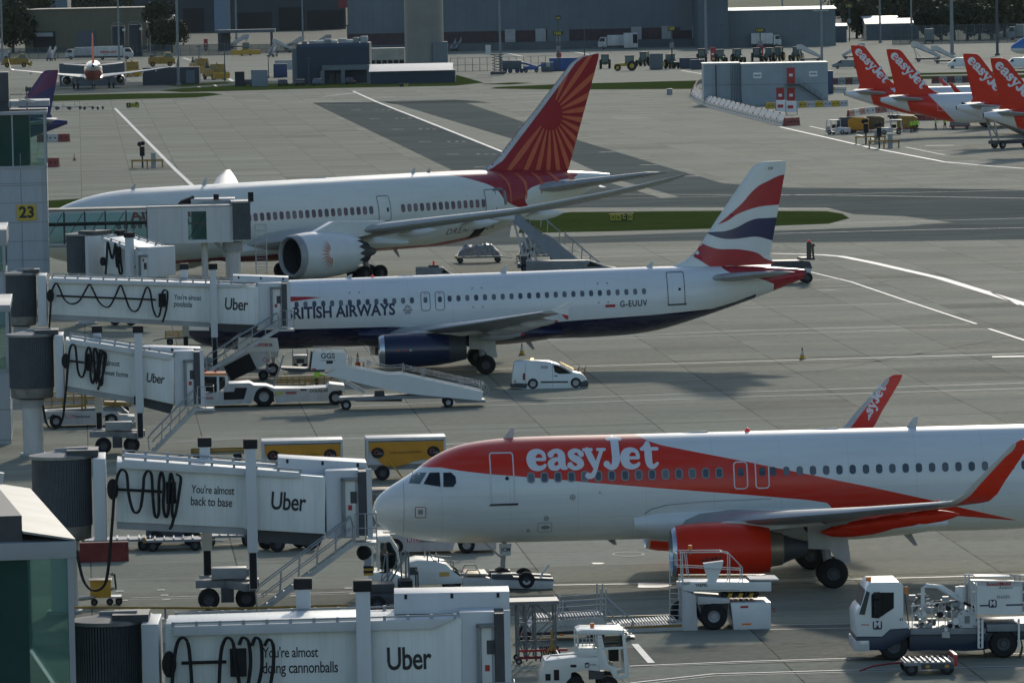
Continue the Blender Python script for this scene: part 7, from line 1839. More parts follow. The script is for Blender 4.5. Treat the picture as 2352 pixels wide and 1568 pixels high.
# dark hangar on the left
t, q, a, d, h = bld('hangar', 'nearly black long hangar with open bays, behind the airstairs park', 310, 795, -100, 72, 80, HANGARD)
for x0, x1, y0 in ((545, 625, 30), (640, 700, 18), (705, 790, 25), (420, 470, 20)):
    (u, z1), (w, z0) = q(x0, y0), q(x1, 72); MB().m(BLACK).box(u, w, -.3, -.004, 0, z1).build('hangar_door', None, t)  # black panel painted as the shade inside an open bay
(u, z1), (w, z0) = q(490, -60), q(530, 72); MB().m(M('pale_blue_panel', (.16, .24, .32), .5)).box(u, w, -.5, -.004, 0, z1).build('pillar', None, t)
(u, z1), (w, z0) = q(776, -20), q(812, 18); MB().m(DRED).box(u, w, -.5, -.31, z0, z1).build('sign_panel', None, t)
# brown shed
t, q, a, d, h = bld('warehouse', 'brown flat-roofed warehouse behind the far orange-tailed jet', 58, 339, 23, 118, 60, BROWN, BROWN)
for x0, x1, y0, y1, m_ in ((76, 128, 74, 110, BLACK), (176, 220, 72, 110, M('roller_blue', (.09, .11, .14), .6))):
    (u, z1), (w, z0) = q(x0, y0), q(x1, y1); MB().m(m_).box(u, w, -.4, -.004, 0, z1).build('door', None, t)
(u, z1), (w, z0) = q(78, 76), q(122, 84); MB().m(LGREY).box(u, w, -.9, -.41, z0, z1).build('canopy', None, t)
bld('office_block', 'pale grey office block rising behind the brown warehouse', 76, 156, -30, 60, 25, M('pale_block', (.20, .26, .31), .6, var=.1, scale=.1))
bld('small_shed', 'small brown shed with a bright white roof beside the silos', 340, 397, 53, 118, 20, BROWN, ROOFW, 2.2)
for i, (x0, x1, yt, yb) in enumerate(((257, 288, 60, 128), (296, 327, 57, 130))):
    p = gp((x0 + x1) / 2, yb); s_ = p.y / FPX; r = (x1 - x0) / 2 * s_; hh = (yb - yt) * s_
    t = thing('storage_silo', ('left' if i == 0 else 'right') + ' one of two black storage silos by the brown warehouse', 'silo', p, 0, 'black storage silos')
    MB().m(M('silo_black', (.016, .022, .028), .55)).lathe([(0, r), (hh * .96, r), (hh, r * .9)], (0, 0, 0), 'z', 24, True).build('tank', None, t)
    MB().m(ROOFW).box(r * .7, r * 1.1, -r * 1.0, -r * .6, hh * .82, hh * .90).m(GREY).tube([(-r, -r * .2, hh), (-r * .5, -r * .8, hh + .9), (r * .5, -r * .8, hh + .9), (r, -r * .2, hh)], .12).build('walkway', None, t)
# tower shaft with three lobes
p = gp(977, 152); t = thing('control_tower', 'fluted grey concrete tower shaft rising out of the top of the picture', 'tower', p, 0)
TOW = clad('tower_rib', (.22, .225, .20), 1.0); s_ = p.y / FPX; W = 93 * s_
R0 = []
for k in range(72):
    a = 2 * pi * k / 72; r = W / 2 * (1 - .07 * (1 + cos(3 * a + .6)) / 2 - .015 * (k % 2)); R0.append((r * cos(a), r * sin(a)))
MB().m(TOW).loft([[(x, y, z) for x, y in R0] for z in (0, 40)]).build('shaft', None, t)
MB().m(GREYC).box(W * .2, W * .56, -W * .55, 0, 0, 6).build('base_annex', None, t)
# navy buildings below the tower
t, q, a, d, h = bld('navy_building', 'navy blue round-edged building with rooftop plant, left of the tower', 683, 850, 110, 192, 22, NAVYC)
MB().m(NAVYC).prism([(0, h), (1.2, h + .9), (20, h + .9), (22, h)], 'yz', a, d).build('roof', None, t)
random.seed(8)
for k in range(9): x = a + 1 + k * (d - a - 3) / 8; w = random.uniform(.8, 2); MB().m(random.choice((LGREY, GREY, STEEL))).box(x, x + w, 4, 7, h + .9, h + .9 + random.uniform(.5, 1.4)).build('plant_box', None, t, bevel=.1)
(u, z1), (w, z0) = q(740, 151, -3), q(852, 160, -3); b = MB().m(GREYC).box(u, w, -4, -.01, z0, z1)
for x in (742, 789, 848): e = q(x, 180)[0]; b.box(e - .4, e + .4, -4, -3.4, 0, z0)
b.build('canopy', None, t)
for x0 in (756, 772): (u, z1), (w, z0) = q(x0, 170), q(x0 + 12, 190); MB().m(DGREY).box(u, w, -.12, -.004, 0, z1).build('door', None, t)
MB().m(GREYC).cyl((a, 4, 0), (a, 4, h), 1.2).build('corner_post', None, t)
t, q, a, d, h = bld('glazed_link', 'pale panelled link with dark lower windows beside the tower', 851, 930, 111, 176, 8, M('pale_panel', (.36, .35, .30), .6, var=.15, scale=.3))
for k in range(6): u = a + (d - a) * k / 6; MB().m(DARKWIN).box(u + .15, u + (d - a) / 6 - .15, -.1, -.004, h * .28, h * .58).build('window', None, t)
t, q, a, d, h = bld('navy_shed', 'low navy shed with a pale sloping roof in front of the tower', 851, 1046, 163, 192, 10, NAVYC)
MB().m(M('pale_roof', (.30, .34, .37), .4, var=.1)).prism([(-.5, h), (9, h + 1.4), (10, h + 1.4), (10, h)], 'yz', a - .3, d - .5).build('roof', None, t)
# grey sheds on the right
t, q, a, d, h = bld('grey_shed', 'long grey shed with bright roof edge right of the great hangar', 1674, 1920, 24, 108, 30, GREYC, ROOFW, .7)
bld('grey_shed', 'low grey annex with bright roof behind the white catering trucks', 1745, 1841, 76, 106, 10, GREYC, ROOFW, .5)
bld('grey_shed', 'small dark shed with a white roof between the light masts', 1862, 1945, 62, 98, 12, clad('shed_dark', (.07, .095, .115), 1.2), ROOFW, .7)
t, q, a, d, h = bld('grey_shed', 'grey shed with a pale gable roof before the dark trees', 1990, 2111, 56, 92, 14, GREYC, M('pale_roof2', (.40, .43, .43), .5, var=.1), 1.5)
bld('grey_shed', 'dark shed with bright roof rising behind the pale gabled shed', 1985, 2062, 44, 88, 14, clad('shed_dark2', (.05, .07, .085), 1.2), ROOFW, .7)
t, q, a, d, h = bld('brick_block', 'dull red brick block beyond the trees', 2160, 2238, -30, 52, 25, M('far_brick', (.10, .075, .08), .8, var=.2, scale=.1))
p = gp(2331, 40); t = thing('storage_tank', 'leaning pale cylinder tank on the far green slope', 'tank', at(2331, 28, 2500), 0)
MB().m(LGREY).cyl((-1.5, 0, -1.5), (1.0, 0, 4.6), 2.3, n=20).build('tank', None, t)
# low huts behind the far jet
bld('blast_hut', 'long low grey hut behind the far orange-tailed jet', 137, 287, 145, 197, 6, M('hut_grey', (.10, .12, .13), .7, var=.15))
t, q, a, d, h = bld('blast_hut', 'low dark hut with a grey door right of the far jet', 328, 458, 155, 195, 6, M('hut_dark', (.055, .062, .075), .7, var=.15))
(u, z1), (w, z0) = q(427, 162), q(448, 190); MB().m(GREYC).box(u, w, -.1, -.004, .3, z1).build('door', None, t)
for x0, x1, yt, yb, lab, m_ in ((578, 615, 161, 199, 'pale blue-grey tank box by the parked cars', M('tankbox', (.19, .24, .28), .6, var=.1)), (629, 660, 147, 178, 'dark blue shipping container beside the navy building', BLUE if 0 else M('container_blue', (.02, .05, .13), .5, var=.1)), (632, 674, 139, 160, 'pale container behind the dark blue one', LGREY), (1532, 1544, 204, 218, 'grey cable box standing on the apron edge', LGREY), (0, 21, 118, 142, 'pale container at the far left edge', LGREY)):
    p = gp((x0 + x1) / 2, yb); s_ = p.y / FPX; w = (x1 - x0) * s_; hh = (yb - yt) * s_
    o = MB().m(m_).box(-w / 2, w / 2, -1.2, 1.2, 0, hh).m(DGREY).box(-w / 2, -w / 2 + .1, -1.23, -1.2, 0, hh).box(w / 2 - .1, w / 2, -1.23, -1.2, 0, hh).box(-w / 2, w / 2, -1.23, -1.2, hh - .15, hh).build('steel_container' if x0 != 1532 else 'cable_box', None, bevel=.05); o.location = p; tag(o, lab, 'container')
t, q, a, d, h = bld('dark_screen', 'dark slatted screen fence near the parked cars', 540, 562, 165, 199, .3, M('screen_dark', (.03, .04, .045), .8), cat='fence')

# fences
def fence(label, pts, hgt, mat, n, post=.12):
    t = thing('wire_fence', label, 'fence', (0, 0, 0), 0, 'wire fences across the field')
    P = [gp(x, y) for x, y in pts]; b = MB().m(mat)
    for i in range(len(P) - 1):
        for k in range(n):
            c = P[i].lerp(P[i + 1], k / n); b.bar(c, c + Vector((0, 0, hgt)), post)
        for z in (.1, hgt * .5, hgt): b.bar(P[i] + Vector((0, 0, z)), P[i + 1] + Vector((0, 0, z)), post * .6)
    b.build('posts', None, t)
    return t
FN = M('fence_steel', (.10, .12, .125), .6)
MESHM = glass('fence_mesh', (.06, .08, .085), .55, .8)
def mesh_fence(label, x0, x1, yb0, yb1, hgt, n):
    t = fence(label, [(x0, yb0), (x1, yb1)], hgt, FN, n)
    A, B = gp(x0, yb0), gp(x1, yb1)
    MB().m(MESHM).poly([A, B, B + Vector((0, 0, hgt)), A + Vector((0, 0, hgt))]).build('mesh', None, t)
mesh_fence('tall dark mesh fence before the trees on the right', 2050, 2352, 103, 97, 5.2, 16)
mesh_fence('mesh fence along the far apron under the silos', -20, 545, 138, 126, 3.2, 26)
fence('wire fence behind the blue boom lifts', [(1035, 166), (1270, 160)], 3.2, FN, 14)
mesh_fence('mesh fence beyond the airstairs park', 560, 800, 123, 118, 2.6, 14)

# masts
MAST = M('mast_grey', (.20, .24, .26), .5, .3, var=.1); MASTD = M('mast_dark', (.06, .08, .09), .6)
def mast(label, x, yb, yt=-120, w=6, mat=None, arm=False, hmax=60):
    p = gp(x, yb); s_ = p.y / FPX; hh = min(hmax, (yb - yt) * s_); r = w * s_ / 2
    t = thing('light_mast', label, 'mast', p, 0, 'light masts and poles')
    MB().m(mat or MAST).cyl((0, 0, 0), (0, 0, hh), r, r * .62, n=10).cyl((0, 0, 0), (0, 0, .5), r * 1.7, n=10).build('pole', None, t)
    b = MB().m(DGREY)
    if yt > 0: b.box(-r * 3, r * 3, -.15, .15, hh, hh + .25)
    else: b.box(-1.5, 1.5, -1, 1, hh, hh + .6)
    if arm: b.m(LGREY).box(-r * 6, r * 6, -.3, .3, hh * .45, hh * .45 + .3)
    b.build('lamp_head', None, t)
for a_ in (('thick mast rising in front of the low dark hut', 410, 196, -120, 7), ('slim mast rising just right of the left silo', 274, 139, -120, 5), ('mast at the extreme left edge', 6, 150, -120, 5),
           ('mast by the pale blue pillar', 526, 88, -120, 7), ('mast just right of the pale blue pillar', 543, 90, -120, 5), ('dark slim pole at the grass edge', 517, 186, 100, 3, MASTD), ('short pole with a box by the yellow vehicles', 457, 138, 108, 4),
           ('pole beside the silos fence', 346, 150, 83, 3), ('rusty pole in front of the navy building', 800, 163, 60, 4, M('mast_rust', (.15, .10, .08), .7)), ('mast behind the navy building', 824, 105, -120, 5), ('mast left of the navy roof', 696, 102, -120, 4),
           ('tall mast by the scissor lift', 1150, 168, -120, 6), ('thin mast against the hangar wall', 1445, 78, -120, 3, MASTD), ('tall pale mast right of the hangar centre', 1622, 124, -120, 7), ('mast by the white catering truck', 1798, 82, -120, 4),
           ('tall mast behind the white stacked cabins', 1888, 146, -120, 6, None, True), ('mast above the first orange tail', 2022, 99, -120, 5), ('mast left of the white truck rear', 2094, 99, -120, 5), ('thick mast near the blue boarding steps', 2187, 126, -120, 9), ('dark mast above the last two orange tails', 2291, 128, -120, 7, MASTD),
           ('thin pole behind the great hangar wall base', 1343, 132, 68, 3, MASTD), ('thin pole near the far road', 1658, 140, 60, 2.5, MASTD), ('slender pole by the parked cars', 617, 180, 130, 2.5, MASTD), ('lamp pole over the navy building doors', 710, 196, 136, 3, MASTD)): mast(*a_)

# stand number signs on poles
SIGNB = M('sign_black', (.012, .014, .016), .5); SIGNY = M('sign_yellow_ink', (.45, .42, .04), .6)
def standsign(txt, x0, x1, yt, yb, ybase, label):
    p = gp((x0 + x1) / 2, ybase); s_ = p.y / FPX; w = (x1 - x0) * s_; z0 = (ybase - yb) * s_; z1 = (ybase - yt) * s_
    t = thing('stand_sign', label, 'sign', p, 0, 'stand number signs')
    MB().m(SIGNB).box(-w / 2, w / 2, -.15, .15, z0, z1).build('board', None, t)
    MB().m(MASTD).cyl((0, 0, 0), (0, 0, z0), .16, n=8).m(GREY).box(-.5, .5, -.3, .3, z0 * .55, z0 * .55 + 1.2).build('pole', None, t)
    if txt: decal('lettering', fit2d(text2d(txt, 1, .03), -w * .38, z0 + (z1 - z0) * .2, w * .38, z0 + (z1 - z0) * .2), flat(-.16), SIGNY, t, 0)
standsign('176', 1109, 1125, 53, 62, 116, 'black stand sign reading 176 against the hangar')
standsign('160L', 1272, 1295, 72, 82, 164, 'black stand sign reading 160L above the blue container')
standsign('160', 1535, 1553, 61, 72, 158, 'black stand sign reading 160 against the hangar')
standsign('160R', 1736, 1758, 65, 75, 142, 'black stand sign reading 160R above the tractors')
standsign('176', 1944, 1959, 10, 19, 96, 'black stand sign reading 176 near the top right')
standsign('176', 862, 874, 47, 56, 110, 'small black stand sign left of the tower')
standsign('160', 1278, 1290, 37, 46, 160, 'small upper black sign above the 160L board')
# illuminated taxiway signs
def taxisign(txt, x0, x1, yt, yb, label, black):
    p = gp((x0 + x1) / 2, yb); s_ = p.y / FPX; w = (x1 - x0) * s_; hh = (yb - yt) * s_
    t = thing('taxiway_sign', label, 'sign', p, 0, 'yellow taxiway signs')
    MB().m(DGREY).box(-w / 2 - .06, w / 2 + .06, -.12, .2, .12, hh + .05).box(-w * .4, -w * .35, -.05, .05, 0, .12).box(w * .35, w * .4, -.05, .05, 0, .12).build('case', None, t)
    n = len(txt); cw = w / n
    for k, c in enumerate(txt):
        fb = k in black
        pn = MB().m(SIGNB if fb else M('taxi_yellow', (.45, .40, .02), .5, var=.05)).box(-w / 2 + k * cw + .03, -w / 2 + (k + 1) * cw - .03, -.14, -.121, .15, hh).build('panel', None, t)
        if c.strip(): decal('lettering', fit2d(text2d(c, 1, .03, 0, .8), -w / 2 + (k + .2) * cw, .15 + (hh - .15) * .22, -w / 2 + (k + .8) * cw, .15 + (hh - .15) * .22), flat(-.145), SIGNY if fb else SIGNB, pn, 0)
taxisign(['<P', '\\K', 'E', 'P>'], 1401, 1454, 491.5, 509, 'four-panel taxiway sign on the grass island', (2,))
taxisign(['A', 'W', 'P'], 291, 319, 237, 248.5, 'yellow taxiway sign with a black left panel on the far left apron', (0,))
taxisign([' ', 'W'], 918, 938, 193, 200.5, 'small taxiway sign on the grass before the navy shed', (0,))
# red marker columns
def redcol(label, x, yt, yb):
    p = gp(x, yb); s_ = p.y / FPX; hh = (yb - yt) * s_
    t = thing('red_marker_column', label, 'marker', p, 0, 'red marker columns')
    MB().m(M('marker_red', (.42, .03, .04), .5, var=.25, scale=1)).box(-.6, .6, -.3, .3, hh * .1, hh).m(CREAM).box(-.35, .2, -.33, -.3, hh * .5, hh * .62).box(-.2, .4, -.33, -.3, hh * .2, hh * .3).m(DGREY).box(-.25, .25, -.25, .25, 0, hh * .1).build('column', None, t)
for x, yt, yb, l in ((1197, 77, 104, 'against the hangar base'), (1284, 121, 152, 'in front of the blue container'), (1638, 109, 144, 'beside the green tractors'), (1748, 104, 138, 'among the tractors under the 160R board'), (2105, 62, 87, 'in front of the gabled shed'), (473, 90, 118, 'by the grey door left of the yard'), (869, 76, 110, 'left of the tower'), (271, 148, 172, 'behind the right wing of the far jet')): redcol('red and white marker column ' + l, x, yt, yb)

# tractors
def farm_tractor(label, px, py, sc, body, hub, rz, group='tractors parked in a row'):
    t = thing('farm_tractor', label, 'tractor', gp(px, py), rz, group); t.scale = (sc, sc, sc)
    MB().m(body).prism([(-.6, .9), (-.6, 1.5), (2.1, 1.35), (2.3, 1.1), (2.3, .8)], 'xz', -.42, .42).build('bonnet', None, t, bevel=.05)
    b = MB().m(DGREY).box(-1.4, .4, -.75, .75, 2.62, 2.8)
    for x, y in ((-1.3, -.7), (-1.3, .7), (.25, -.6), (.25, .6)): b.bar((x, y, 1.2), (x * .95, y, 2.65), .1)
    cb = b.build('cab', None, t); MB().m(M('tractor_glass', (.10, .17, .17), .15)).box(-1.25, .2, -.66, .66, 1.45, 2.6).build('cab_window', None, cb)
    MB().m(body).box(-1.5, .1, -.75, .75, .9, 1.4).build('body', None, t, bevel=.08)
    for x, r, w in ((-.9, .9, .5), (1.7, .62, .38)):
        for y in (-.85, .85): wheel1(t, (x, y, r), r, w, n=20, mat=hub)
    return t
JGREEN = M('tractor_green', (.03, .07, .025), .5); JY = M('tractor_yellow', (.50, .34, .03), .5)
farm_tractor('yellow tractor with yellow wheel hubs facing left', 1440, 163, 1.25, JY, JY, pi)
tg0 = farm_tractor('dark green tractor directly right of the red marker column', 1655, 146, 1.2, JGREEN, JY, -1.4)
for x, y, l in ((1390, 158, 'dark green tractor left of the yellow tractor'), (1542, 158, 'dark green tractor under the 160 board'), (1478, 152, 'dark green tractor behind the yellow tractor'), (1612, 144, 'dark green tractor behind the blue bins'), (1695, 145, 'dark green tractor with a big round windscreen above the cabins'), (1738, 142, 'dark green tractor left of the marker under the 160R board'), (1766, 142, 'dark green tractor just right of the marker under the 160R board'), (1787, 140, 'tallest green tractor above the upper red door'), (1829, 140, 'dark green tractor at the right end of the row')):
    again(tg0, gp(x, y), -1.3 - .3 * (x % 3), l)
# yellow snow clearing vehicles
def snow(label, px, py, sc, rz):
    t = thing('snow_clearing_truck', label, 'truck', gp(px, py), rz, 'yellow snow clearing trucks'); t.scale = (sc,) * 3
    MB().m(YELLOWD).prism([(-3, .6), (-3, 2.1), (.6, 2.3), (.8, 3.1), (2.2, 3.1), (2.7, 2.0), (3, 1.8), (3, .6)], 'xz', -1.25, 1.25).build('body', None, t, bevel=.1)
    MB().m(M('snow_glass', (.10, .16, .15), .15)).prism([(1.0, 2.95), (2.15, 2.95), (2.55, 2.1), (1.0, 2.1)], 'xz', -1.27, 1.27).build('cab_window', None, t)
    MB().m(YELLOW).prism([(3.2, .15), (3.7, .2), (3.9, 1.1), (3.5, 1.5), (3.3, 1.0)], 'xz', -1.7, 1.7).m(DGREY).box(2.9, 3.3, -.3, .3, .4, .9).build('plough', None, t)
    MB().m(DGREY).cyl((-1.5, -.9, 2.1), (-1.5, -.9, 3.4), .15).box(-2.6, -1.8, -.9, .9, 2.1, 2.7).m(AMBER).cyl((1.4, 0, 3.1), (1.4, 0, 3.4), .15).build('fittings', None, t)
    for x in (-2, 1.9):
        for y in (-1.1, 1.1): wheel1(t, (x, y, .55), .55, .4, n=16, mat=YELLOWD)
    return t
sn = snow('yellow snow truck nearest the dark pole, tilted scoop raised', 492, 183, 1.15, -1.1)
for x, y, l, rz in ((458, 168, 'yellow snow truck behind the nearest one', -1.2), (302, 176, 'yellow snow truck under the right wing of the far jet', -1.4), (371, 153, 'yellow snow truck peeping over the low dark hut', .1), (36, 155, 'yellow snow truck left of the purple tail', .1)): again(sn, gp(x, y), rz, l)
t = thing('wheel_loader', 'yellow wheel loader with a wide blade by the far shelter', 'loader', gp(565, 128), -1.5)
MB().m(YELLOWD).box(-3, 2, -1.1, 1.1, .8, 2).m(DGREY).box(-.8, .8, -1, 1, 2, 3.8).m(YELLOW).box(2.4, 2.9, -4.2, 4.2, .3, 1.7).build('body', None, t, bevel=.08)
MB().m(M('loader_glass', (.10, .16, .16), .15)).box(-.7, .85, -.9, .9, 2.3, 3.6).build('cab_window', None, t)
for x in (-1.8, 1.4):
    for y in (-1.2, 1.2): wheel1(t, (x, y, .85), .85, .6, n=16, mat=YELLOWD)
t = thing('open_shelter', 'flat-roofed open shelter over the yellow loader', 'shelter', gp(565, 116), 0)
MB().m(HANGAR).box(-9, 9, 0, 8, 5.4, 6.4).m(DGREY).box(-8.6, -7.8, 0, .6, 0, 5.4).box(7.6, 8.4, 0, .6, 0, 5.4).box(-8.6, -5, 6, 7.5, 0, 5.4).build('frame', None, t)

# far trucks and vans
def truck(label, px, py, L, Hc, mat, rz=0, text=None, group='white service trucks across the field'):
    t = thing('service_truck', label, 'truck', gp(px, py), rz, group)
    MB().m(mat).box(-L / 2, L * .22, -1.25, 1.25, 1.0, Hc).build('box_body', None, t, bevel=.05)
    MB().m(WHITED).prism([(L * .24, .6), (L * .24, Hc * .86), (L * .42, Hc * .86), (L / 2, Hc * .5), (L / 2, .6)], 'xz', -1.2, 1.2).build('cab', None, t, bevel=.08)
    MB().m(DARKWIN).prism([(L * .30, Hc * .8), (L * .42, Hc * .8), (L * .47, Hc * .56), (L * .30, Hc * .56)], 'xz', -1.22, 1.22).build('cab_window', None, t)
    MB().m(DGREY).box(-L / 2, L / 2, -1.0, 1.0, .5, 1.0).build('chassis', None, t)
    if text: decal('lettering', fit2d(text2d(text, 1, .04), -L * .35, Hc * .5, L * .08, Hc * .5), flat(-1.27), RED, t, 0)
    for x in (-L * .3, L * .34):
        for y in (-1.05, 1.05): wheel1(t, (x, y, .5), .5, .35, n=14, mat=GREY)
    return t
truck('white fuel truck with red lettering beside the silos', 262, 137, 11, 3.8, WHITED, 0, 'REFUELLING')
truck('grey tanker truck behind the orange fin of the far jet', 190, 136, 10, 3.4, LGREY, pi)
truck('white high-loader truck with dark cab by the hangar', 1412, 113, 9.5, 4.0, WHITED, pi)
truck('white catering truck under the 160R board', 1760, 109, 8.5, 4.0, WHITED, 0)
t = truck('white box truck seen from behind before the mesh fence', 2134, 100, 7, 4.2, WHITED, 1.55)
truck('white truck at the right edge beyond the blue-nosed jet', 2350, 92, 9, 4.5, WHITED, pi)
o = MB().m(WHITED).box(-2, 2, -1.2, 1.2, .4, 4.6).m(BLACK).box(.6, 1.9, -1.23, -1.2, 1.6, 4.2).m(DGREY).box(-1.8, 1.8, -1, 1, 0, .4).build('ice_tank', None, bevel=.06); o.location = gp(1449, 113); tag(o, 'white square tank with a dark panel beside the high-loader', 'tank')
def carthing(label, px, py, mat, rz=1.5, group='parked cars'):
    t = thing('parked_car', label, 'car', gp(px, py), rz, group)
    MB().m(mat).prism([(-2.1, .35), (-2.1, .9), (-1.7, 1.0), (-1.2, 1.45), (.4, 1.45), (1.1, .98), (2.0, .85), (2.1, .35)], 'xz', -.85, .85).build('body', None, t, bevel=.08)
    MB().m(DARKWIN).prism([(-1.55, 1.02), (-1.15, 1.40), (.35, 1.40), (.95, 1.02)], 'xz', -.86, .86).build('window', None, t)
    for x in (-1.3, 1.3):
        for y in (-.75, .75): wheel1(t, (x, y, .32), .32, .2, n=14)
    return t
for x, y, m_, l in ((570, 198, DGREY, 'dark car half behind the pale tank box'), (650, 198, DGREY, 'dark car with a bright windscreen by the container'), (690, 198, M('car_dark', (.02, .02, .025), .3), 'black car at the corner of the navy building'), (729, 197, M('car_blue', (.05, .09, .13), .3), 'blue-grey car in front of the navy building'), (805, 194, DGREY, 'dark car under the grey canopy')): carthing(l, x, y, m_)
boxvan('white_van', 'white van behind the third orange tail', 2205, 157, 5.2, 2.0, 2.3, WHITE, pi)
boxvan('white_van', 'white van at the right edge behind the last orange tail', 2338, 158, 5.4, 2.0, 2.4, WHITE, pi)
boxvan('grey_pickup', 'grey flatbed truck with dark cab before the orange tails', 1945, 158, 6.5, 2.0, 2.0, GREY, pi)
t = thing('trailer_bowser', 'dark grey bowser trailer by the scissor lift', 'trailer', gp(1178, 168), 0)
MB().m(M('bowser', (.06, .08, .10), .5)).box(-2.4, 2.0, -1, 1, .8, 2.9).m(BLUE).box(-1.2, 2.6, -.9, .9, 2.0, 2.5).build('tank', None, t, bevel=.2)
for x in (-1.8, -.6, 1.0, 2.0): wheel1(t, (x, -.9, .5), .5, .3, n=14, mat=BLUE)
t = thing('boom_lift', 'blue folded boom lift beside the grey trailers', 'boom lift', gp(1222, 167), 0)
MB().m(BLUE).box(-2, 1.5, -.9, .9, .7, 1.5).bar((-2.2, 0, 2.3), (1.0, 0, 1.3), .5).bar((1.0, 0, 1.3), (3.4, 0, 2.0), .4).m(LGREY).box(3.2, 4.2, -.6, .6, 1.2, 2.3).build('boom', None, t, bevel=.03)
for x in (-1.4, 1.0): wheel1(t, (x, -.8, .45), .45, .3, n=14, mat=GREY)
for i, (x0, x1, yt, yb, m_, l) in enumerate(((1262, 1334, 133, 163, BLUE, 'bright blue container behind the red marker column'), (1243, 1272, 143, 165, M('crate_grey', (.10, .13, .15), .6), 'grey crate trailer beside the boom lift'), (1492, 1523, 123, 160, M('cage_grey', (.13, .16, .17), .6), 'grey caged store right of the yellow tractor'), (1561, 1602, 133, 158, M('bin_blue', (.05, .075, .11), .6), 'left dark blue bin among the tractors'), (1586, 1618, 137, 160, M('bin_blue', (.05, .075, .11), .6), 'right dark blue bin among the tractors'))):
    p = gp((x0 + x1) / 2, yb); s_ = p.y / FPX; w = (x1 - x0) * s_; hh = (yb - yt) * s_
    b = MB().m(m_).box(-w / 2, w / 2, -1.2, 1.2, .2, hh)
    for k in range(7): b.box(-w / 2 + k * (w - .12) / 6, -w / 2 + k * (w - .12) / 6 + .12, -1.26, -1.2, .2, hh)
    b.m(DGREY).box(-w / 2 + .2, w / 2 - .2, -1, 1, 0, .2); o = b.build('steel_container', None); o.location = p; tag(o, l, 'container')
t = thing('scissor_lift', 'tall dark scissor lift beside the tall mast', 'lift', gp(1143, 174), 0)
b = MB().m(DGREY).box(-1.6, 1.6, -.9, .9, .2, .9)
for k in range(6):
    z0, z1 = .9 + k * .62, .9 + (k + 1) * .62
    for y in (-.7, .7): b.bar((-1.2, y, z0), (1.2, y, z1), .1).bar((1.2, y, z0), (-1.2, y, z1), .1)
b.box(-1.5, 1.5, -.8, .8, 4.6, 4.8).build('lift_frame', None, t)
MB().m(WHITED).box(-2.6, -1.4, -.6, .6, 4.7, 6.8).build('box', None, t)
# distant airstairs
def farstairs(label, px, py, sc, rz, mat=WHITED):
    t = thing('mobile_airstairs', label, 'airstairs', gp(px, py), rz, 'mobile airstairs parked across the field'); t.scale = (sc,) * 3
    MB().m(mat).prism([(-3.2, .9), (-3.4, 1.3), (2.0, 4.6), (3.4, 4.6), (3.4, 3.4), (2.4, 3.4)], 'xz', -.9, -.8).prism([(-3.2, .9), (-3.4, 1.3), (2.0, 4.6), (3.4, 4.6), (3.4, 3.4), (2.4, 3.4)], 'xz', .8, .9).m(GREY).prism([(-3.2, .9), (2.4, 3.4), (3.4, 3.4), (3.4, 3.3), (2.4, 3.2), (-3.0, .8)], 'xz', -.8, .8).build('stair_flight', None, t)
    MB().m(DGREY).box(-3, 2.6, -.8, .8, .5, .9).m(STEEL).bar((2.2, -.7, .8), (2.9, -.7, 3.4), .14).bar((2.2, .7, .8), (2.9, .7, 3.4), .14).bar((1.2, -.7, .8), (2.9, -.7, 3.4), .1).build('chassis', None, t)
    for x in (-2.2, 1.8):
        for y in (-.8, .8): wheel1(t, (x, y, .42), .42, .3, n=14, mat=GREY)
    return t
fs = farstairs('white airstairs with raised top in the dark hangar yard', 675, 118, .95, 0)
for x, y, sc, rz, l in ((650, 122, 0.90, pi, 'white airstairs left of the raised one in the hangar yard'), (735, 116, 1.02, .2, 'white airstairs beside the navy building roof'), (548, 112, 0.96, .3, 'white airstairs by the open shelter'), (1050, 118, 0.90, 1.2, 'white airstairs standing right of the tower'), (1860, 142, 0.90, pi, 'white airstairs whose flank shows above the stacked cabins'), (1960, 136, 0.84, 0, 'white airstairs behind the first orange tail'), (2128, 142, 1.02, pi, 'white and blue airstairs between the orange tails'), (2170, 146, 0.90, pi, 'airstairs with dark blue base near the thick mast'), (118, 140, 0.90, 1.4, 'tall airstairs left of the fuel trucks'), (628, 131, 0.78, 1.3, 'airstairs facing forward near the navy building')):
    c = again(fs, gp(x, y), rz, l); c.scale = (sc,) * 3

# stacked white cabins
loc, th, q = frame_at(1800, 240, 0)
t = thing('site_cabins', 'two-storey white site cabins with red doors and an outside staircase', 'cabin', loc, th)
CAB = clad('cabin_white', (.30, .36, .39), 12)
a, d = q(1704.6, 240)[0], q(1902.6, 240)[0]; h = q(1800, 147)[1]
MB().m(CAB).box(a, d, 0, 9, 0, h).m(GREY).box(a - .02, d + .02, -.02, 9, h * .5 - .06, h * .5 + .06).build('wall', None, t)
MB().m(ROOFW).box(a - .1, d + .1, -.1, 9.1, h, h + .2).build('roof', None, t)
a2 = q(1650, 240)[0]; a3 = q(1630, 240)[0]
MB().m(CAB).box(a3 - .8, a - .06, 4, 14, 0, h + .1).m(GREY).box(a3 - .82, a - .06, 3.97, 14, h * .5 - .06, h * .5 + .06).m(ROOFW).box(a3 - .9, a - .06, 3.9, 14, h + .1, h + .3).build('rear_block', None, t)
b = MB().m(DGREY)
for k in range(6): x = a - 1.7 + .28 * k; b.box(x, x + .07, 3.92, 3.99, 0, h)
b.box(a2 - .3, a2 - .1, 3.9, 3.99, 0, h).build('drain_pipes', None, t)
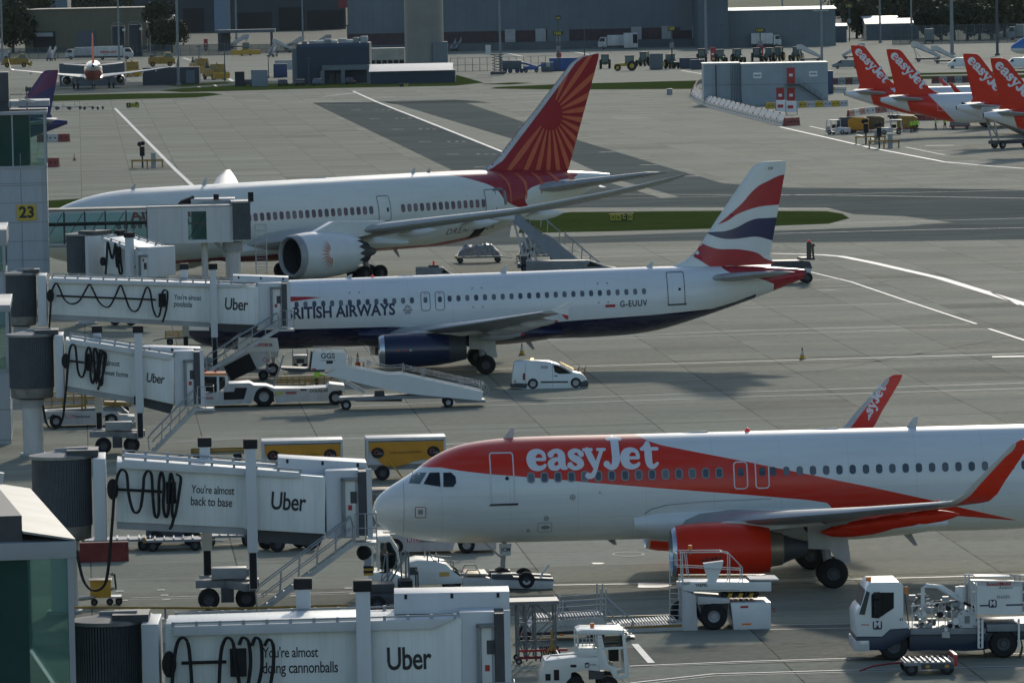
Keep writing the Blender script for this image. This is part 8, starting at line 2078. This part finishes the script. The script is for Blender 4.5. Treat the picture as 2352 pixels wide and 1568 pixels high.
for x0, x1, y0, y1 in ((1807, 1826, 156, 192), (1783, 1801, 202, 239), (1807.8, 1826, 202, 239)):
    (u, z1), (w, z0) = q(x0, y0), q(x1, y1); dr = MB().m(RED).box(u, w, -.08, -.003, max(.05, z0), z1).build('door', None, t)
    MB().m(CREAM).box((u + w) / 2 - .3, (u + w) / 2 + .3, -.095, -.081, max(.05, z0) + (z1 - z0) * .45, max(.05, z0) + (z1 - z0) * .62).build('notice', None, dr)
for x0, x1, y0, y1 in ((1730, 1749, 167, 180), (1858.5, 1877.5, 164, 176)):
    (u, z1), (w, z0) = q(x0, y0), q(x1, y1); s_ = MB().m(CREAM).box(u, w, -.06, -.003, z0, z1).build('sign', None, t)
    decal('lettering', fit2d(text2d('SITE OFFICE', 1, .04), u + .1, z0 + (z1 - z0) * .35, w - .1, z0 + (z1 - z0) * .35), flat(-.065), INK, s_, 0) if 0 else decal('grey_writing', poly2d([(u + .15, z0 + .35), (w - .15, z0 + .35), (w - .15, z0 + .6), (u + .15, z0 + .6)]), flat(-.065), GREY, s_, 0)
(u, z1), (w, z0) = q(1834, 194, -1), q(1897, 238, -1)
b = MB().m(DGREY).bar((u, -1.6, z1), (w, -1.6, max(z0, .1)), .12, .25).bar((u, -.5, z1), (w, -.5, max(z0, .1)), .12, .25).box(q(1804, 190)[0], u + .1, -1.7, -.09, z1 - .12, z1)
for z in (.5, 1.0):
    b.bar((u, -1.65, z1 + z), (w, -1.65, z), .05).bar((q(1804, 190)[0], -1.65, z1 + z), (u, -1.65, z1 + z), .05)
for k in range(6): tt = k / 5; x = u + (w - u) * tt; zz = z1 * (1 - tt); b.bar((x, -1.65, zz), (x, -1.65, zz + 1.0), .05)
for k in range(12): tt = k / 12; b.box(u + (w - u) * tt - .12, u + (w - u) * tt + .12, -1.6, -.5, z1 * (1 - tt) - .03, z1 * (1 - tt))
b.build('staircase', None, t)

# barrier rows
def unit_row(name, label, pts, n, L, hgt, cols, group, cat='barrier', mesh=None):
    P = [gp(x, y) for x, y in pts]; seg = [(P[i + 1] - P[i]).length for i in range(len(P) - 1)]; tot = sum(seg); protos = {}
    for k in range(n):
        s_ = tot * (k + .5) / n; i = 0
        while s_ > seg[i] and i < len(seg) - 1: s_ -= seg[i]; i += 1
        c = P[i].lerp(P[i + 1], s_ / seg[i]); dv = P[i + 1] - P[i]; rz = atan2(dv.y, dv.x); m_ = cols[k % len(cols)]
        if m_.name not in protos:
            LL = L or tot / n * .96
            b = MB().m(m_[0] if isinstance(m_, tuple) else m_).prism([(-.3, 0), (.3, 0), (.22, hgt * .3), (.14, hgt), (-.14, hgt), (-.22, hgt * .3)], 'yz', -LL / 2, LL / 2)
            b.m(BLACK).box(-LL * .3, -LL * .18, -.27, -.2, hgt * .42, hgt * .6).box(LL * .18, LL * .3, -.27, -.2, hgt * .42, hgt * .6)
            if mesh: b.m(mesh).prism([(-.12, hgt), (-.08, hgt), (.55, hgt * 2.1), (.5, hgt * 2.1)], 'yz', -LL / 2 + .3, LL / 2 - .25).m(RED).box(-LL / 2, -LL / 2 + .12, -.2, .1, hgt, hgt * 1.2).box(LL / 2 - .14, LL / 2, .3, .56, hgt * 2.0, hgt * 2.15)
            protos[m_.name] = b.build(name, None); o = protos[m_.name]
        else: o = protos[m_.name].copy(); COL.objects.link(o)
        o.location = c; o.rotation_euler = (0, 0, rz); tag(o, label % {'c': m_.name.split('_')[-1]}, cat, group)
BW = M('barrier_white', (.50, .50, .48), .6, var=.1); BR_ = M('barrier_red', (.26, .05, .04), .6, var=.1); BY = M('barrier_yellow', (.52, .36, .03), .6, var=.1); BRC = M('check_red', (.16, .07, .06), .8, var=.1); BWC = M('check_white', (.27, .31, .30), .8, var=.1)
unit_row('screen_barrier', 'white barrier unit with a slanting mesh screen, in the curved row by the cabins', [(1625, 197), (1596, 207), (1588, 222), (1600, 234), (1633, 247), (1721, 271), (1800, 290)], 34, None, .85, [BW], 'screen barriers in a curve', mesh=LGREY)
unit_row('water_barrier', '%(c)s water-filled barrier in the row before the site cabins', [(1760, 250), (1850, 247), (1947, 244)], 10, None, 1.0, [BY, BW], 'water barriers before the cabins')
unit_row('water_barrier', '%(c)s water-filled barrier behind the blue bin right of the cabins', [(1910, 212), (1942, 214)], 3, None, 1.1, [BY, BW, BW.copy() if 0 else BW], 'water barriers right of the cabins')
unit_row('checked_barrier', '%(c)s block of the chequered wall behind the orange tails', [(1908, 195), (1975, 193.5)], 4, None, 1.3, [BRC, BWC], 'chequered barrier blocks')
unit_row('checked_barrier', '%(c)s block of the chequered wall between the orange tails', [(2140, 192), (2262, 189)], 7, None, 1.3, [BRC, BWC], 'chequered barrier blocks')
unit_row('water_barrier', '%(c)s barrier under the second orange tail', [(1948, 268), (1985, 262), (2060, 256)], 6, None, 1.0, [BR_, BW], 'barriers under the orange tails')
unit_row('water_barrier', '%(c)s barrier behind the workers in bright vests', [(2108, 277), (2170, 276)], 3, None, 1.3, [BR_, BR_.copy() if 0 else BR_], 'barriers behind the workers')
unit_row('end_barrier', '%(c)s barrier closing the near end of the screen row', [(1802, 290), (1835, 288)], 2, None, 1.2, [BR_], 'barriers closing the screen row')
unit_row('checked_barrier', '%(c)s block of the barrier seen right of the tower 23 glass', [(86, 326), (160, 325.5)], 3, None, 1.15, [BR_, BW], 'barrier blocks beyond tower 23')
unit_row('checked_barrier', '%(c)s block of the nearer barrier seen right of the tower 23 glass', [(86, 384), (136, 383.5)], 2, None, 1.15, [BW, BR_], 'barrier blocks beyond tower 23')
for x, y, l in ((1795, 262, 'left'), (1818, 264, 'right')):
    p = gp(x, y); o = MB().m(CREAM).box(-.9, .9, -.05, .05, .4, 2.2).m(RED).box(-.6, .3, -.07, -.05, 1.0, 1.5).m(GREY).bar((-.9, 0, 0), (-.9, 0, 2.2), .1).bar((.9, 0, 0), (.9, 0, 2.2), .1).build('notice_board', None); o.location = p; tag(o, l + ' white notice board at the end of the screen barriers', 'sign', 'notice boards by the barriers')
p = gp(1905, 216); o = MB().m(M('bin_deep_blue', (.02, .05, .14), .5)).box(-.7, .7, -.7, .7, .1, 4.2).m(DGREY).box(-.8, .8, -.8, .8, 0, .1).build('blue_screen', None, bevel=.03); o.location = p; tag(o, 'tall narrow deep blue box at the right end of the cabins', 'box')

# the row of orange-tailed jets on the right: nose to the right, tails towards the taxiway
TLV = dict(body=skin('easy_body_far', (.70, .71, .72), [(ORG, [('a', [(24.5, 1.6), (27.5, 2.6), (30.5, 4.7), (33.0, 5.2)][0:0] or [1.0]), ('>', [(1.4, 27.0), (5.2, 30.6), (6.2, 31.6)]), ('<', [(1.4, 32.0), (3.0, 33.3), (4.9, 34.0), (6.0, 34.2)])])]), fin=ORANGE, tip=EJTIP, flap=ORANGE, flapend=ORANGE, eng=(ORANGE, GREY))
def tail_jet(label, cx, cy, Y, th):
    u = at(cx, cy, Y)                                        # the tip of the tail cone
    lx, ly = u.x - 37.6 * cos(th), Y - 37.6 * sin(th)
    return (lx, ly, 0), th
tl = []
for lab, cx, cy, Y in (('orange-tailed jet furthest left of the tail row', 1941, 215, 875), ('orange-tailed jet second from left of the tail row, rear stairs beside it', 2022, 230, 832), ('orange-tailed jet third from left of the tail row', 2197, 247, 781), ('orange-tailed jet at the right edge, last of the tail row', 2259, 265, 742)):
    loc, th = tail_jet(lab, cx, cy, Y, pi - .03)
    if not tl:
        o = a320(lab, 'orange-tailed jets parked in a row', loc, th, TLV, detail=1)
        sh, wd = easy2d(); FT = FIN320
        for k in (1,):
            decal('lettering', sh, lambda u, w: (lambda x, z: (x, FT.half(x, z) + .02, z))(36.22 - (u * .675 + w * .738) * .95, 11.03 - (u * .738 - w * .675) * .95), CREAM, o, 0)
        d_ = door(o, B320, 29.0, 29.9, 3.5, 5.5, TLV['body'], LINEW)
        for mo in [d_] + list(d_.children):
            for v in mo.data.vertices: v.co.y *= -1
        decal('lettering', fit2d(text2d('G-EZUR', 1, .03), 0, 0, 2.6, 0), lambda u, w: (26.6 - u, 1.985, 4.0 + w), INK, o, 0)
        wins = [26.5 - .53 * k for k in range(12)]
        for x in wins: decal('cabin_window', poly2d(rrect(x - .12, x + .12, 4.3, 4.66, .1)), B320.fn(.014, -1), WINDOW, o, .12)
        tl.append(o)
    else: tl.append(again(tl[0], loc, th, lab))

# blue nose at the right edge, far jet from behind, purple tail
BLV = dict(body=skin('blue_nose_body', (.62, .64, .66), [((.03, .16, .42), [('a', [3.1])])]), fin=WHITE, tip=WHITE, flap=WHITE, flapend=WHITE, eng=(WHITE, GREY))
u = at(2321, 112, 1330); a320('blue and white jet showing only its nose at the right edge', None, (u.x, 1330, u.z - 3.05), .12, BLV, detail=1)
FLV = dict(body=skin('easy_body_rear', (.68, .69, .70), [((.40, .07, .03), [('b', [4.1]), ('a', [1.9]), ('>', [22.0]), ('<', [35.2])])]), fin=ORANGE, tip=WHITE, flap=WHITED, flapend=WHITED, eng=(WHITED, DGREY))
u = gp(216, 203); a320('far white jet seen from behind with a thin orange fin', None, (u.x - 37.6 * .067 * .5, u.y + 17.7, 0), -pi / 2 + .067, FLV, detail=1)
PURP = M('fin_magenta', (.125, .012, .085), .35, var=.06); PBLUE = M('fin_violet_blue', (.022, .026, .12), .35, var=.06)
WLV = dict(body=skin('violet_body', (.022, .026, .12), [((.40, .38, .40), [('b', [3.2]), ('<', [26.0])])]), fin=PBLUE, tip=WHITE, flap=WHITE, flapend=WHITE, eng=(WHITE, GREY))
u = at(153, 281, 800); wz = a320('jet with a magenta and violet-blue tail behind gate tower 23', None, (u.x - 37.6 * cos(.05), 800 - 37.6 * sin(.05), 0), .05, WLV, detail=1)
decal('magenta_band', clip2d([[(28, 5.0), (29.2, 5.75), (32.2, 8.0), (36.8, 10.3), (37.2, 12.5), (30, 12.5)]], FIN320.outline()), FIN320.fn(.015), PURP, wz, .5, xstep=.3)

# trolleys on the far left apron
for k, (x, y) in enumerate(((120, 252), (143, 252), (170, 252), (200, 252), (226, 252))):
    t = thing('towbar_trolley', ['partly hidden silver trolley next to the purple tail', 'silver trolley second in the row of trolleys from the purple tail', 'silver trolley with the tall handle, middle of the row', 'silver trolley fourth in the row from the purple tail', 'silver trolley nearest the yellow taxiway sign'][k], 'trolley', gp(x, y), .3 * k, 'silver trolleys in a row')
    MB().m(STEEL).bar((-1.2, 0, .45), (1.2, 0, .5), .2).bar((-.6, -.6, .4), (.5, .5, .7), .16).bar((0, 0, .5), (.2, .1, 1.1 + .4 * (k == 2)), .1).build('frame', None, t)
    for xx in (-1.1, 1.1): wheel1(t, (xx, -.4, .3), .3, .2, n=12, mat=GREY)
# lamp posts on yellow rail stands
def lampstand(label, px, py, rz=0):
    t = thing('docking_lamp_stand', label, 'lamp stand', gp(px, py), rz, 'lamp stands with yellow rails')
    b = MB().m(YELLOWD).box(-2, 2, -.1, .1, .85, 1.05).box(-2, 2, .9, 1.1, .85, 1.05)
    for x in (-1.9, 0, 1.9):
        for y in (0, 1): b.bar((x, y, 0), (x, y, 1), .12)
    b.build('rail', None, t)
    MB().m(DGREY).cyl((-.6, .5, 0), (-.6, .5, 2.4), .12).m(BLACK).box(-.9, -.3, .2, .8, 1.5, 2.7).ball((-.9, .4, 3.0), .3).ball((-.5, .4, 3.1), .28).m(LGREY).box(.5, 1.1, .2, .8, 0, 1.9).build('lamp_post', None, t)
    return t
ls = lampstand('lamp stand with yellow rails left of the diagonal white line', 338, 386)
again(ls, gp(2000, 331), 0, 'lamp stand with yellow rails, rear one of the pair near the tail row'); again(ls, gp(2031, 341), 0, 'lamp stand with yellow rails, front one of the pair near the tail row')

# baggage train, workers and stairs under the tails
def bagtug(label, px, py, rz):
    t = thing('baggage_tug', label, 'tractor', gp(px, py), rz, 'white baggage tugs by the tail row')
    MB().m(WHITED).prism([(-1.6, .3), (-1.6, .95), (.2, 1.0), (.2, .4), (1.5, .5), (1.55, 1.1), (1.6, .3)], 'xz', -.75, .75).box(-.1, 1.5, -.75, .75, 1.95, 2.05).build('body', None, t, bevel=.04)
    b = MB().m(WHITED)
    for x in (-.05, 1.4):
        for y in (-.7, .7): b.bar((x, y, .9), (x, y, 1.98), .1)
    b.m(BLACK).box(.1, .7, -.5, .5, .9, 1.4).build('cab', None, t)
    for x in (-1.0, 1.0):
        for y in (-.65, .65): wheel1(t, (x, y, .33), .33, .22, n=14, mat=GREY)
    return t
bt = bagtug('white baggage tug at the head of the yellow train, facing left', 1925, 309, pi - .5)
again(bt, gp(2047, 309), .02, 'white baggage tug with a red stripe in the middle of the train')
def sheetcart(label, px, py, mat):
    t = thing('curtained_cart', label, 'baggage cart', gp(px, py), -.1, 'curtained baggage carts by the tail row')
    MB().m(mat).prism([(-1.4, .5), (-1.45, 1.9), (-.9, 2.2), (.9, 2.2), (1.45, 1.9), (1.4, .5)], 'xz', -.75, .75).build('curtain', None, t, bevel=.05)
    MB().m(DRED).box(-1.5, 1.5, -.78, .78, .35, .52).m(GREY).bar((1.5, 0, .4), (2.1, 0, .35), .1).build('deck', None, t)
    for x in (-1, 1):
        for y in (-.65, .65): wheel1(t, (x, y, .22), .22, .15, n=12, mat=GREY)
    return t
sheetcart('yellow-curtained cart right behind the leading tug', 1972, 306, CANVAS)
sheetcart('brown-curtained cart between the two white tugs', 2008, 303, M('canvas_brown', (.17, .12, .05), .7, var=.15)); sheetcart('dark-curtained cart close behind the leading tug', 1947, 305, DGREY); sheetcart('grey-yellow cart beside the three workers', 2084, 302, YELLOWD)
sheetcart('grey cart with bags under the belly of the second tail jet', 2205, 297, GREY)
for x, y, rz, l in ((2092, 305, .3, 'left worker of the three in bright vests by the carts'), (2100, 304, 2, 'middle worker of the three in bright vests by the carts'), (2107, 303, 1.2, 'right worker of the three in bright vests by the carts'), (2149, 299, 0, 'worker in a bright vest standing alone under the belly'), (2171, 298, 2.6, 'worker in a bright vest beside the grey cart')): person(l, gp(x, y), rz, h=1.85, group='workers in bright vests')
c = again(fs, gp(2325, 340), pi + .5, 'airstairs at the rear door of the last orange-tailed jet'); c.scale = (1.15,) * 3
c = again(fs, gp(2078, 277), pi - .4, 'airstairs under the second orange tail'); c.scale = (.95,) * 3

# ---------------------------------------------------------------- trees
def leafmat(name, c):
    m = bpy.data.materials.new(name); nt, N, L, bb = nodes(m)
    tc = N.new('ShaderNodeTexCoord'); n1 = noise(N, L, tc.outputs['Object'], .35, 4, .7)
    oi = N.new('ShaderNodeObjectInfo')
    col = mixc(N, L, ramp(N, L, n1, .3, .7), tuple(x * .55 for x in c), tuple(x * 1.45 for x in c))
    col = mixc(N, L, ramp(N, L, oi.outputs['Random'], 0, 1, 0, .5), col, (.05, .045, .012))
    L.new(col, bb.inputs['Base Color']); bb.inputs['Roughness'].default_value = .7; bb.inputs['Specular IOR Level'].default_value = .2
    return m
LEAF = leafmat('leaves', (.034, .050, .018)); LEAFY = leafmat('leaves_light', (.060, .070, .016)); BARK = M('bark', (.05, .04, .03), .9, var=.25)
def crown(seed, n=2800):
    random.seed(seed); b = MB(); C = []
    for k in range(16):
        a = random.uniform(0, 2 * pi); r = random.uniform(0, .32); C.append((r * cos(a), r * sin(a), random.uniform(.22, .82), random.uniform(.14, .26)))
    for k in range(n):
        cx, cy, cz, cr = random.choice(C)
        d = Vector((random.gauss(0, 1), random.gauss(0, 1), random.gauss(0, .8))).normalized() * cr * random.uniform(.55, 1.08)
        p = Vector((cx, cy, cz)) + d; nrm = (d.normalized() + Vector((random.gauss(0, .5), random.gauss(0, .5), random.gauss(0, .5)))).normalized()
        a = nrm.orthogonal().normalized(); c = nrm.cross(a); s_ = random.uniform(.022, .052)
        b.poly([p + a * s_, p + c * s_ * .7, p - a * s_, p - c * s_ * .7])
    return b
def tree(label, px, py, hgt, wid, mat, seed, group):
    t = thing('broadleaf_tree', label, 'tree', gp(px, py), seed * .7, group); t.scale = (wid, wid, hgt)
    b = MB().m(BARK).tube([(0, 0, 0), (.01, 0, .25), (-.01, .01, .5)], [.035, .028, .016], 8)
    for k in range(5): a = k * 1.3; b.tube([(0, 0, .3 + .05 * k), (.12 * cos(a), .12 * sin(a), .5 + .05 * k), (.26 * cos(a), .26 * sin(a), .66 + .04 * k)], [.016, .011, .005], 6)
    b.build('trunk', None, t); crown(seed).build('crown', mat, t, smooth=False)
    return t
T1 = tree('dark round tree left of the far shed door', 30, 122, 17, 15, LEAF, 1, 'trees behind the sheds'); T2 = tree('dark round bush-tree by the corner of the brown warehouse', 78, 120, 15, 15, LEAF, 2, 'trees behind the sheds'); T3 = tree('bright yellow-green tree beyond the left end of the warehouse', 62, 80, 26, 24, LEAFY, 3, 'trees behind the sheds')
for i, (x, y, hh, w, src, l) in enumerate(((5, 84, 30, 26, 1, 'tall tree at the extreme top left'), (25, 70, 30, 28, 0, 'tall dark tree at the top left'), (48, 62, 34, 30, 1, 'tall dark tree second along the top left'), (175, 45, 30, 30, 2, 'light tree just right of the pale office block'), (205, 40, 34, 32, 0, 'dark tree behind the warehouse roof, left of centre'), (238, 42, 32, 30, 1, 'dark tree behind the middle of the warehouse roof'), (270, 40, 34, 30, 0, 'dark tree behind the warehouse roof above the silos'), (300, 38, 34, 28, 1, 'dark tree at the right end of the warehouse roof'),
        (372, 118, 17, 14, 0, 'dark tree right of the silos in front of the small shed'), (395, 122, 12, 12, 1, 'low dark tree beside the small shed'), (1968, 88, 12, 12, 0, 'dark tree between the two sheds on the right'),
        (2075, 84, 18, 16, 1, 'dark tree left of the row behind the mesh fence'), (2100, 88, 14, 16, 0, 'dark tree in the row above the gabled shed roof'), (2130, 92, 12, 15, 1, 'dark tree behind the white truck rear'), (2162, 92, 13, 15, 0, 'dark tree left of the thick mast'), (2192, 93, 12, 14, 1, 'dark tree just right of the thick mast'), (2222, 92, 13, 15, 0, 'dark tree in the middle of the fence row'), (2250, 92, 12, 14, 1, 'dark tree left of the dark mast'), (2278, 90, 15, 15, 0, 'dark tree right by the dark mast'), (2308, 86, 17, 16, 1, 'dark tree right of the dark mast'), (2335, 80, 22, 20, 0, 'tall dark tree near the right edge'), (2352, 74, 25, 22, 1, 'tall dark tree at the right edge'), (2320, 62, 24, 24, 2, 'dark tree on the slope foot at the right'),
        (1935, 40, 26, 24, 2, 'light tree behind the 176 board'), (1975, 38, 28, 26, 0, 'tree behind the tall mesh on the right'), (2010, 40, 26, 26, 2, 'light tree behind the dark shed roof'), (2120, 42, 24, 26, 0, 'far tree left of the brick block'), (2260, 40, 22, 24, 0, 'far tree right of the brick block'))):
    c = again((T1, T2, T3)[src], gp(x, y), i * 1.1, l, 'trees behind the sheds' if x < 1000 else 'trees on the right'); c.scale = (w, w, hh)

# ---------------------------------------------------------------- air between the camera and the far sheds
hm = bpy.data.materials.new('haze'); hm.use_nodes = True
hn = hm.node_tree; hn.nodes.remove(hn.nodes['Principled BSDF'])
pv = hn.nodes.new('ShaderNodeVolumePrincipled'); pv.inputs['Color'].default_value = (.78, .90, 1.0, 1); pv.inputs['Density'].default_value = .00001; pv.inputs['Anisotropy'].default_value = .2
hn.links.new(pv.outputs[0], hn.nodes['Material Output'].inputs['Volume'])
o = MB().box(-3200, 3200, -300, 9200, -1, 66).build('haze', hm, smooth=False); o['kind'] = 'stuff'; o['label'] = 'thin pale air over the airfield'
